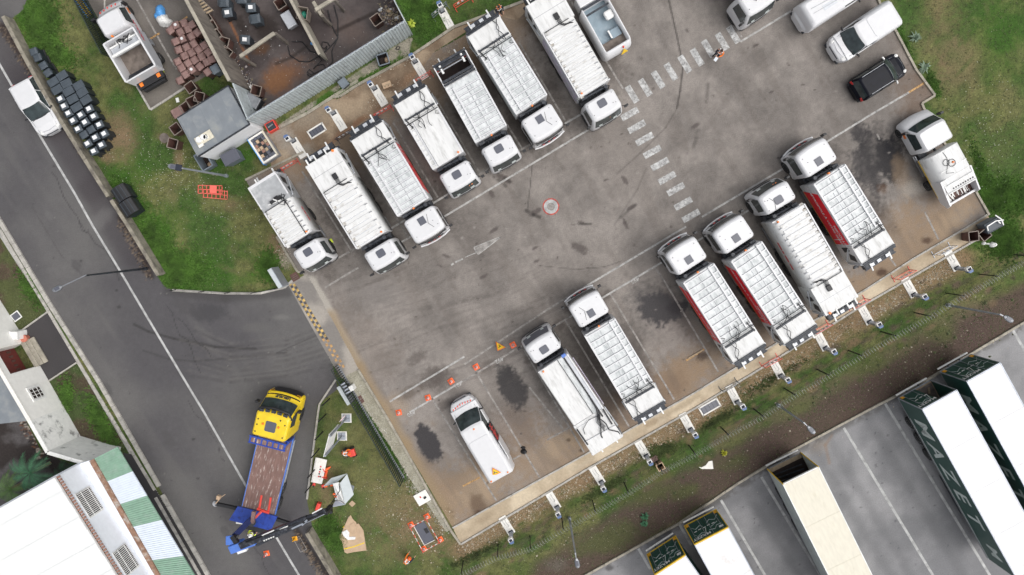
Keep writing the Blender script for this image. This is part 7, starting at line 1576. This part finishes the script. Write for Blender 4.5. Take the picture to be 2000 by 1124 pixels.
def grate(label, u, v, ang, w, d): 
    r = thing('ground_grate', label, 'grate', P(u,v), ang); MB().box(-w/2,w/2,-d/2,d/2,0,.03).build('cover', M['hatch'], r)
    for sx in (-1,1): MB().box(sx*w/2-.05,sx*w/2+.05,-d/2-.05,d/2+.05,0,.06).build('frame_edge', M['slab'], r); MB().box(-w/2,w/2,sx*d/2-.05,sx*d/2+.05,0,.06).build('frame_edge', M['slab'], r)
    for k in range(5): MB().box(-w/2+.1+k*w/5,-w/2+.13+k*w/5,-d/2+.05,d/2-.05,.03,.036).build('grate_joint', M['dark'], r)
grate('dark grate in a white frame on the stony verge', 1386, 795, math.radians(31), 1.45, .62); grate('dark grate in a pale frame on the dirt path behind the upper trucks', 619, 256, math.radians(31), 1.2, .55)
# small portable barriers lying or standing behind the bays
def barrier(label, u, v, ang, m_='redp', w=1.3, first={}):
    if m_ not in first:
        r = thing('plastic_barrier', label, 'barrier', P(u,v), ang, 'portable barriers behind the bays'); h = .95
        for z in (.12,.55,.93): MB().bar((-w/2,0,z),(w/2,0,z),.03,.035).build('rail', M[m_], r)
        for x in (-w/2,w/2): MB().bar((x,0,0),(x,0,.95),.035,.035).bar((x,-.28,.03),(x,.28,.03),.035,.03).build('leg', M[m_], r)
        for k in range(3): MB().box(-.42+k*.32,-.26+k*.32,-.03,.03,.60,.88).build('reflector', M['print'], r)
        first[m_] = r; return r
    return dup(first[m_], P(u,v), ang, label, 'portable barriers behind the bays')
a31 = math.radians(30)
for u, v, lb in [(1600,640,'red barrier on the footpath behind the deep red-banded truck'),(1672,592,'red barrier on the footpath behind the lower ribbed-roof truck'),(1760,536,'red barrier on the footpath behind the rightmost red-banded truck'),(1502,705,'red barrier on the footpath behind the pale red-banded truck'),(568,325,'red barrier beside the grey-tailed small truck'),(750,220,'red barrier left of the smooth-roofed truck tail'),(828,154,'red barrier left of the open-hopper truck'),(905,8,'red barrier at the top edge behind the tenth bay')]: barrier(lb, u, v, a31)
barrier('grey barrier at the right end of the footpath', 1838, 489, a31, 'galv'); barrier('blue-grey barrier with white plate on the footpath near the lower dark grate', 1422, 752, a31, 'binlid'); barrier('dark striped barrier behind the upper red-banded truck', 676, 266, a31, 'navy'); barrier('grey-green folded barrier on the grass above the charging point', 860, 24, math.radians(40), 'bingrey')
r = thing('plastic_barrier', 'salmon plastic barrier panels lying flat on the lawn', 'barrier', P(418,375), math.radians(-3)); bm_ = mat('salmon_barrier', (.85,.16,.12), .5)
for i, (x, y, a_) in enumerate([(-.25,.12,.05),(.15,-.15,-.06)]):
    q = MB(); 
    for yy in (-.28,0,.28): q.bar((x-.85,y+yy,.06+.05*i),(x+.85,y+yy+a_,.06+.05*i),.04,.05)
    for xx in (-.85,-.55,-.25,.05,.35,.65,.85): q.bar((x+xx,y-.28,.06+.05*i),(x+xx,y+.28,.06+.05*i),.035,.05)
    q.build('barrier_panel', bm_, r)
MB().box(-.25,.25,-.1,.45,.12,.15).build('plate', bm_, r)
# traffic cones
def cone(label, u, v, ang, group='traffic cones', first=[None]):
    if first[0] is None:
        r = thing('traffic_cone', label, 'traffic cone', P(u,v), ang, group); MB().box(-.21,.21,-.21,.21,0,.05).build('base', M['coneo'], r, .02)
        prof = [(.15,.05,0),(.122,.16,0),(.122,.16,1),(.098,.27,1),(.098,.27,0),(.078,.36,0),(.078,.36,1),(.055,.46,1),(.055,.46,0),(.03,.58,0)]
        def seg(a_, b_, m_, nm): MB().cyl((0,0,a_[1]),(0,0,b_[1]),a_[0],b_[0],14).build(nm, M[m_], r)
        seg((.15,.05),(.122,.16),'coneo','cone_body'); seg((.124,.16),(.10,.27),'print','white_band'); seg((.098,.27),(.078,.36),'coneo','cone_body'); seg((.08,.36),(.057,.46),'print','white_band'); seg((.055,.46),(.03,.60),'redp','cone_tip')
        first[0] = r; return r
    return dup(first[0], P(u,v), ang, label, group)
for u, v, a_, lb in [(1002,674,.5,'orange cone by the windscreen of the black-hosed truck'),(930,717,.5,'orange cone at the head of the bay 492 line'),(881,745,.6,'orange cone in front of the works van, bay 491'),(836,777,.3,'orange cone at the corner of bays 490 and 491'),(779,806,.2,'orange cone at the outer end of bay 490, nearest the gate'),
    (834,1009,.5,'orange cone at the top corner of the taped pit'),(803,1025,.5,'orange cone at the left corner of the taped pit'),(860,1054,.5,'orange cone at the right corner of the taped pit'),(828,1072,.5,'orange cone at the bottom corner of the taped pit'),(521,1081,.2,'orange cone standing on the road below the crane boom')]: cone(lb, u, v, a_)
r = thing('traffic_cone', 'yellow-orange cone beside the chalked rectangle by the bottom road wall', 'traffic cone', P(576,1052), .2); MB().box(-.19,.19,-.17,.17,0,.06).build('base', M['amber'], r, .02); MB().cyl((0,0,.06),(0,0,.5),.12,.03,12).build('cone_body', M['amber'], r)
def frame_lines(nm, q, w, m_, par, z=.008):
    for a_, b_ in zip(q, q[1:]+q[:1]): strip(par, nm, a_, b_, w, m_, z)
frame_lines('chalk_line', [(573,1053),(585,1048),(599,1073),(587,1079)], 1.2, M['paintf'], RDO)
tri_sign((P(976,676).x, P(976,676).y, .35), (math.radians(55), 0, math.radians(150)), .42, label='yellow roadworks triangle standing by the cone and bay line', cat='warning sign'); 
# taped pit
pit = thing('pit_cover', 'dark pit cover with pale edge inside the cone square', 'pit cover', P(829,1041), math.radians(-62)); MB().box(-.80,.80,-.42,.42,0,.05).build('cover', M['hatch'], pit); MB().box(-.8,.8,-.46,-.42,0,.09).build('edge', M['slab'], pit); MB().box(.8,.84,-.46,.42,0,.09).build('edge', M['slab'], pit); MB().box(-.3,.1,.1,.35,.05,.08).build('mortar_heap', M['black'], pit)
tp = thing('barrier_tape', 'thin red and white tape strung between the four cones', 'tape', P(830,1040)); o0 = tp.location; cs = [P(834,1009),P(860,1054),P(828,1072),P(803,1025)]
for i in range(4):
    a_, b_ = cs[i]-o0, cs[(i+1)%4]-o0; k = 7
    for j in range(k): MB().bar(a_.lerp(b_,j/k)+Vector((0,0,.5)), a_.lerp(b_,(j+1)/k)+Vector((0,0,.5)), .035, .02).build('tape_band', M['print' if j % 2 else 'redp'], tp)
# white slab, cardboard, cut panel, cabinet in the crane sling
r = thing('equipment_plinth', 'square white slab with a small black part on it, by the lower lawn kerb', 'slab', P(825,972), math.radians(30)); MB().box(-.52,.52,-.45,.45,0,.10).build('slab', M['slab'], r, .02); MB().bar((.1,-.1,.12),(.3,-.05,.16),.15,.1).build('black_part', M['black'], r, .03); MB().box(-.12,-.04,.05,.18,.1,.14).build('red_part', M['redlamp'], r)
r = thing('flattened_cardboard', 'big torn flattened cardboard with white scrap and yellow strap on the lawn', 'cardboard', P(688,1045)); o0 = r.location
def flat(nm, q, z0, z1, m_): MB().prism([((P(*p)-o0).x,(P(*p)-o0).y) for p in q][::-1], z0, z1).build(nm, M[m_], r)
flat('sheet', [(661,1046),(667,1042),(672,1030),(680,1012),(685,1006),(688,1012),(692,1017),(695,1019),(697,1024),(700,1022),(706,1030),(710,1036),(716,1075),(692,1078),(678,1081),(673,1078),(669,1060)], .01, .05, 'card')
flat('torn_flap', [(684,1024),(692,1020),(697,1034),(694,1044),(684,1036)], .05, .08, 'card'); flat('white_scrap', [(668,1039),(678,1034),(683,1040),(682,1048),(695,1048),(694,1053),(680,1054),(672,1047)], .05, .09, 'plastic'); flat('yellow_strap', [(672,1071),(690,1067),(712,1059),(712,1061),(690,1069),(673,1073)], .05, .055, 'yellow'); flat('yellow_strap', [(669,1030),(676,1024),(679,1025),(672,1031)], .03, .04, 'yellowp')
r = thing('cardboard_offcut', 'small square cardboard piece on the lawn below the lifted cabinet', 'cardboard', P(688,984), .8); MB().box(-.18,.18,-.18,.18,.01,.04).build('sheet', M['card'], r)
r = thing('hole_panel', 'long white board with a row of red-black holes at the lawn edge', 'board', P(625,918)); o0 = r.location
q = [P(619,891)-o0, P(641,896)-o0, P(631,943)-o0, P(610,939)-o0]; MB().prism([(p.x,p.y) for p in q][::-1], .25, .32).build('board', M['slab'], r, .01); MB().box(-.3,.3,-.7,.7,0,.24).build('trestle', M['wood'], r)
for k, (u, v) in enumerate([(626.5,912),(625.5,917),(624.5,922),(623.5,926),(622.5,931),(625.5,931.5)]): p = P(u,v,.32)-o0; MB().cyl((p.x,p.y,.32),(p.x,p.y,.335),.075,n=4).build('hole', M['inside' if k % 2 else 'redlamp'], r)
r = thing('steel_cabinet', 'pale grey folded steel cabinet slung under the crane boom', 'cabinet', P(670,955,0)); o0 = r.location
def face(nm, pts_, m_='cabinet'):
    v = [P(u,vv_,z)-o0 for u,vv_,z in pts_]; n_ = (v[1]-v[0]).cross(v[2]-v[1]).normalized()*.025
    k = len(v); MB().add([p-n_ for p in v]+[p+n_ for p in v], [tuple(range(k))[::-1], tuple(range(k,2*k))]+[(i,(i+1)%k,k+(i+1)%k,k+i) for i in range(k)]).build(nm, M[m_], r)
face('top_panel', [(664,944,1.3),(678,926,1.3),(691,966,1.0),(674,985,1.0)]); face('back_panel', [(678,925,1.3),(647,934,.9),(631,951,.6),(656,944,1.1)]); face('inner_panel', [(650,945,1.25),(662,942,1.3),(674,986,1.0),(661,980,.4)], 'plastic'); face('side_wing', [(648,991,.3),(674,986,1.0),(665,981,.6),(656,978,.2)], 'paletin'); face('end_lid', [(685,947,.6),(692,950,.6),(690,960,.5),(686,958,.5)], 'galv'); face('floor_panel', [(652,944,.15),(664,944,.15),(672,984,.15),(655,980,.15)], 'cabinet')
for i, (u, v) in enumerate([(648,948),(637,950),(653,965),(656,970)]): p = P(u,v,.6)-o0; MB().box(p.x-.09,p.x+.09,p.y-.05,p.y+.05,.5,.68).build('orange_clip', M['coneo'], r)
for i, (u, v, lb) in enumerate([(614,945,'small red and black clamp at the end of the white board, left'),(632,949,'red clamp between the white board and the lifted cabinet')]): r = thing('floor_clamp', lb, 'clamp', P(u,v), .4*i); MB().box(-.1,.1,-.13,.13,0,.18).build('body', M['redp'], r, .02); MB().box(-.06,.06,-.2,-.06,.18,.24).build('knob', M['black'], r, .02)
for i, (u, v, a_, lb) in enumerate([(642,914,.5,'orange-red glove-like cone lying at the board edge, upper'),(638,924,1.2,'orange-red cone lying at the board edge, lower')]):
    r = thing('fallen_cone', lb.replace('glove-like ',''), 'traffic cone', P(u,v), a_); MB().cyl((-.25,0,.15),(.2,0,.06),.14,.04,12).build('cone_body', M['coneo'], r); MB().box(-.30,-.25,-.2,.2,0,.38).build('base', M['redp'], r, .02)
r = thing('marker_lamp', 'red work lamp with orange head on the grass beneath the boom tip', 'lamp', P(623,988), math.radians(70)); MB().loft([[(x,y,z) for y,z in ((-.14,0),(.14,0),(.14,.35),(-.14,.35))] for x in (-.25,.3)]).build('housing', M['redp'], r, .03); MB().cyl((-.3,0,.2),(-.42,0,.2),.12,.1,12).build('lens', M['orange'], r)
r = thing('red_trolley', 'dark red two-wheeled tool machine beside the crouching worker', 'machine', P(689,882), .3); MB().box(-.2,.25,-.26,.26,.15,.45).build('engine', M['redp'], r, .04); MB().tube([(-.2,-.2,.4),(-.5,-.15,.8),(-.5,.15,.8),(-.2,.2,.4)], .02).build('handle', M['black'], r)
for sg in (1,-1): MB().cyl((.1,sg*.3,.18),(.1,sg*.36,.18),.18,n=14).build('wheel', M['rubber'], r)
r = thing('paper_scrap', 'torn white cardboard scrap on the brown verge', 'scrap', P(1382,909)); o0 = r.location; MB().prism([((P(u,v)-o0).x,(P(u,v)-o0).y) for u,v in [(1364,912),(1370,913),(1378,909),(1384,901),(1391,900),(1393,916),(1380,916),(1370,916)]][::-1], .02, .05).build('sheet', M['slab'], r)
r = thing('paper_sheet', 'small white sheet on the grass below the parking corner', 'paper', P(347,196), .2); MB().box(-.11,.11,-.16,.16,.02,.03).build('sheet', M['plastic'], r)
for i, (u, v, m_) in enumerate([(702,782,'binrust'),(576,541,'binrust'),(321,270,'mud')]):
    r = thing('manhole_cover', ['rusty square cover on the gravel strip inside the gate','rusty square cover by the no-entry sign box','round brown manhole in the lawn left of the shed'][i], 'manhole cover', P(u,v), .5)
    (MB().box(-.28,.28,-.28,.28,-.0,.03) if i < 2 else MB().cyl((0,0,0),(0,0,.03),.34,n=20)).build('cover', M[m_], r)
    for k in range(3): MB().box(-.2,.2,-.15+k*.13,-.13+k*.13,.03,.04).build('cover_rib', M['mud'], r)
r = thing('timber_plank', 'pale timber plank lying across bay 495', 'plank', P(1358,692), math.radians(31)); MB().box(-.6,.6,-.05,.05,0,.06).build('plank', M['wood'], r)
r = thing('yellow_machine_parts', 'pile of yellow and blue timbers behind the mesh fence, cut by the top edge', 'timber pile', P(163,12), math.radians(-55))
for k in range(5): MB().box(-.8,.8,-.25+k*.11,-.17+k*.11,0,.1+.05*(k%2)).build('timber', M['yellowp' if k % 2 else 'bluetarp'] if k != 2 else M['wood'], r)
for i, (u, v) in enumerate([(777,94),(1279,893)]): 
    r = thing('small_rag', ['black crumpled strap on the gravel near the black bucket bin','brown rag beside the planter box'][i], 'rag', P(u,v)); MB().tube([(-.15,-.1,.04),(.0,.12,.08),(.15,.05,.05),(.1,-.12,.06),(-.12,-.1,.04)], .03).build('strap', M['black' if i == 0 else 'binbrown'], r)
# loose verge plants
def weed(label, u, v, R_, n, col, seed, name='weed_clump'):
    r = thing(name, label, 'plant', P(u,v)); rd = random.Random(seed); m_ = mat('weed_leaf', col, .7, var=.4)
    mb = MB()
    for k in range(n):
        a = rd.uniform(0,6.28); l = R_*rd.uniform(.5,1); h = rd.uniform(.1,.3); w_ = rd.uniform(.03,.07); d_ = Vector((math.cos(a),math.sin(a),0)); s_ = Vector((-d_.y,d_.x,0)); mb.add([(0,0,.03), d_*l*.5+s_*w_+Vector((0,0,h)), d_*l+Vector((0,0,h*.5)), d_*l*.5-s_*w_+Vector((0,0,h))], [(0,1,2,3)])
    mb.build('leaf_rosette', m_, r, kind='stuff')
for i, (u, v, R_, lb) in enumerate([(1785,75,.55,'pale grey-green thistle by the kerb next to the long white van'),(1803,133,.55,'pale grey-green thistle by the kerb next to the black car'),(804,47,.4,'yellow-flowered clump beside the compound end wall'),(1259,1008,.4,'blue-green weed on the brown verge above the leftmost trailers'),(1258,1022,.35,'second blue-green weed on the brown verge, slightly lower'),(1413,884,.3,'yellow-flowered weed on the verge right of the paper scrap')]):
    weed(lb, u, v, R_, 34, [(.16,.22,.15),(.16,.22,.15),(.35,.42,.05),(.06,.18,.09),(.06,.18,.09),(.35,.35,.03)][i], 40+i)
# ------------------------------------------------------------------ PEOPLE
def skin_body(name, verts, edges, radii, root, m_, parent, sub=1):
    me = bpy.data.meshes.new(name); me.from_pydata(verts, edges, []); o = obj(name, me, parent); me.materials.append(m_)
    md = o.modifiers.new('skin', 'SKIN'); md.use_smooth_shade = True
    for i, v in enumerate(me.skin_vertices[0].data): rr_ = radii[i]; v.radius = (rr_, rr_) if not isinstance(rr_, tuple) else rr_; v.use_root = (i == root)
    s_ = o.modifiers.new('sub', 'SUBSURF'); s_.levels = sub; s_.render_levels = sub
    return o
def person(label, u, v, heading, pose, vest, hair='helmet', helm='plastic', trousers='navy'):
    r = thing('person', label, 'person', P(u,v), heading)
    # x forward, y left; joints
    P_ = dict(pelvis=(0,0,.98), spine=(.0,0,1.15), chest=(.02,0,1.36), neck=(.03,0,1.50), head=(.05,0,1.62), crown=(.05,0,1.72),
        shL=(.0,.19,1.42), elL=(.05,.27,1.15), wrL=(.28,.20,1.10), shR=(.0,-.19,1.42), elR=(.05,-.27,1.15), wrR=(.28,-.18,1.12),
        hipL=(0,.10,.93), knL=(.05,.12,.50), anL=(0,.12,.09), toL=(.20,.14,.04), hipR=(0,-.10,.93), knR=(.0,-.12,.50), anR=(-.03,-.12,.09), toR=(.17,-.14,.04))
    P_.update(pose); N_ = list(P_); ix = {k: i for i, k in enumerate(N_)}; V_ = [P_[k] for k in N_]
    rad = dict(pelvis=.135, spine=.125, chest=.15, neck=.058, head=.092, crown=.07, shL=.065, elL=.045, wrL=.030, shR=.065, elR=.045, wrR=.030, hipL=.10, knL=.065, anL=.045, toL=.038, hipR=.10, knR=.065, anR=.045, toR=.038)
    E_ = [('pelvis','spine'),('spine','chest'),('chest','neck'),('neck','head'),('head','crown'),('chest','shL'),('shL','elL'),('elL','wrL'),('chest','shR'),('shR','elR'),('elR','wrR'),('pelvis','hipL'),('hipL','knL'),('knL','anL'),('anL','toL'),('pelvis','hipR'),('hipR','knR'),('knR','anR'),('anR','toR')]
    edges = [(ix[a], ix[b]) for a, b in E_]; radii = [rad[k] for k in N_]
    for sd_, sg in (('L',1),('R',-1)):
        w = Vector(P_['wr'+sd_]); e_ = Vector(P_['el'+sd_]); d_ = (w-e_).normalized(); s_ = d_.cross(Vector((0,0,1))).normalized(); pm_ = len(V_); V_.append(tuple(w+d_*.07)); radii.append(.030); edges.append((ix['wr'+sd_], pm_))
        for k in range(4): i0 = len(V_); t_ = (k-1.5)*.02; L_ = (.07,.085,.08,.06)[k]; V_ += [tuple(w+d_*(.07+L_*.5)+s_*t_), tuple(w+d_*(.07+L_)+s_*t_+Vector((0,0,-.02)))]; radii += [.010,.008]; edges += [(pm_,i0),(i0,i0+1)]
        i0 = len(V_); V_ += [tuple(w+d_*.05+s_*sg*.05), tuple(w+d_*.09+s_*sg*.065)]; radii += [.011,.009]; edges += [(pm_,i0),(i0,i0+1)]
    skin_body('body', V_, edges, radii, 0, M['skin'], r)
    # clothing follows the limbs
    def sleeve(nm, ks, ex, m_):
        vs = [P_[k] for k in ks]; skin_body(nm, vs, [(i, i+1) for i in range(len(vs)-1)], [rad[k]+ex for k in ks], 0, m_, r)
    sleeve('jacket', ['pelvis','spine','chest'], .022, M[vest]); 
    for sd_ in 'LR':
        e_, w_ = Vector(P_['el'+sd_]), Vector(P_['wr'+sd_]); P_['cf'+sd_] = tuple(e_.lerp(w_,.85)); rad['cf'+sd_] = .034
        sleeve('sleeve', ['chest','sh'+sd_,'el'+sd_,'cf'+sd_], .016, M[vest] if sd_ == 'L' else M['navy'] if vest == 'vest' else M[vest]); sleeve('trouser_leg', ['pelvis','hip'+sd_,'kn'+sd_,'an'+sd_], .016, M[trousers]); sleeve('boot', ['an'+sd_,'to'+sd_], .015, M['black'])
    h = Vector(P_['head']); c_ = Vector(P_['crown']); up_ = (c_-h).normalized(); fw = Vector((1,0,0)); fw = (fw-up_*fw.dot(up_)).normalized(); lf = up_.cross(fw)
    if up_.z < .3: fw = Vector((0,0,-1)); fw = (fw-up_*fw.dot(up_)).normalized(); lf = up_.cross(fw)
    Mx = Matrix(((fw.x,lf.x,up_.x,h.x),(fw.y,lf.y,up_.y,h.y),(fw.z,lf.z,up_.z,h.z),(0,0,0,1)))
    def hb(nm, mb, m_): mb.v = [tuple(Mx @ Vector(p)) for p in mb.v]; mb.build(nm, M[m_], r)
    hb('nose', MB().cyl((.085,0,-.01),(.125,0,-.015),.022,.012,6), 'skin'); hb('mouth', MB().box(.088,.098,-.025,.025,-.052,-.044), 'redlamp')
    for sg in (1,-1): hb('eye', MB().cyl((.086,sg*.035,.02),(.097,sg*.035,.02),.012,n=6), 'black'); hb('ear', MB().box(-.02,.02,sg*.092-.01,sg*.092+.01,-.02,.035), 'skin')
    if hair == 'helmet': hb('helmet', MB().dome((0,0,.045),.125,.11,.11,14,5).cyl((0.02,0,.035),(.02,0,.05),.145,n=14), helm)
    else: hb('hair', MB().dome((-.01,0,.03),.105,.10,.095,12,5), 'hairm')
    # reflective bands of the vest
    ch = Vector(P_['chest']); sp_ = Vector(P_['spine']); ax_ = (ch-sp_).normalized(); m0 = sp_.lerp(ch,.4)
    MB().cyl(m0-ax_*.02, m0+ax_*.02, .172, n=12).build('reflective_band', M['print'], r)
    for sg in (1,-1): q = Vector(P_['shL' if sg > 0 else 'shR']).lerp(ch,.45); MB().bar(q+Vector((-.12,0,.09)), q+Vector((.12,0,.07)), .06, .02).build('shoulder_strap', M['vest'] if vest == 'navy' else M['print'], r)
    return r
p1 = person('person in a dark jacket with orange vest straps holding papers on the crossing', 1397, 110, math.radians(240), dict(wrL=(.36,.08,1.15), wrR=(.36,-.08,1.15), elL=(.12,.25,1.16), elR=(.12,-.25,1.16)), 'vest', 'hair')
pp = thing('papers', 'white papers held out by the person on the crossing', 'papers', P(1390,108,0)); pr_ = Matrix.Rotation(math.radians(240),3,'Z') @ Vector((.56,0,1.17)); pp.location = p1.location+pr_; pp.rotation_euler = (0,0,math.radians(235)); MB().box(-.14,.14,-.10,.10,-.004,.004).build('sheet', M['plastic'], pp); MB().box(-.12,.12,-.09,.09,.006,.010).build('sheet', M['paletin'], pp)
person('person in a white helmet and yellow vest operating the crane', 502, 1030, math.radians(30), dict(wrL=(.40,.16,1.2), wrR=(.38,-.14,1.18), chest=(.06,0,1.34), neck=(.09,0,1.47), head=(.13,0,1.58), crown=(.14,0,1.68)), 'vesty')
person('person in orange bending at the red tool machine, orange helmet', 676, 879, math.radians(0), dict(pelvis=(-.12,0,.62), spine=(.02,0,.74), chest=(.2,0,.84), neck=(.31,0,.88), head=(.40,0,.92), crown=(.47,0,.98), shL=(.2,.19,.86), elL=(.3,.22,.62), wrL=(.42,.15,.45), shR=(.2,-.19,.86), elR=(.3,-.22,.62), wrR=(.42,-.13,.45), hipL=(-.12,.1,.58), hipR=(-.12,-.1,.58), knL=(.18,.15,.42), knR=(.15,-.15,.42), anL=(-.08,.14,.09), anR=(-.1,-.14,.09), toL=(.1,.16,.04), toR=(.1,-.16,.04)), 'vest', helm='coneo')
person('person in orange workwear with white gloves bending beside the taped pit', 797, 1087, math.radians(52), dict(pelvis=(-.15,0,.80), spine=(.0,0,.92), chest=(.2,0,1.0), neck=(.31,0,1.02), head=(.41,0,1.05), crown=(.49,0,1.11), shL=(.2,.2,1.02), elL=(.38,.26,.84), wrL=(.58,.24,.66), shR=(.2,-.2,1.02), elR=(.36,-.26,.84), wrR=(.56,-.3,.66), hipL=(-.15,.1,.76), hipR=(-.15,-.1,.76), knL=(.05,.13,.46), knR=(.05,-.13,.44), anL=(-.1,.13,.09), anR=(-.12,-.13,.09)), 'vest', helm='coneo', trousers='vest')
person('person in dark workwear with orange straps behind the unbanded upper truck, top edge', 975, 27, math.radians(-60), dict(wrL=(.40,.14,1.2), wrR=(.40,-.14,1.2)), 'navy', 'hair')
soft('yellow_jacket', 'crumpled yellow-green jacket beside the orange lamps of the open hopper truck', 'jacket', 315, 137, [(-.05,.15,.14,.22,.18,'vesty'),(.08,-.16,.12,.2,.15,'vesty')], 61)
soft('yellow_jacket', 'small yellow-green rag by the cab of the grey-tailed truck', 'rag', 646, 470, [(0,0,.12,.15,.1,'vesty'),(.12,-.1,.07,.08,.08,'vesty')], 62)
# joined bits too small to pick apart
for o in bpy.data.objects:
    if o.type == 'MESH' and o.parent and o.name.split('.')[0] in ('rib_bracket','roof_fitting','windscreen_sticker','pillar','warning_stripe','tool_shelf','outline_print','cable_loop','engine_intake'): o['kind'] = 'stuff'
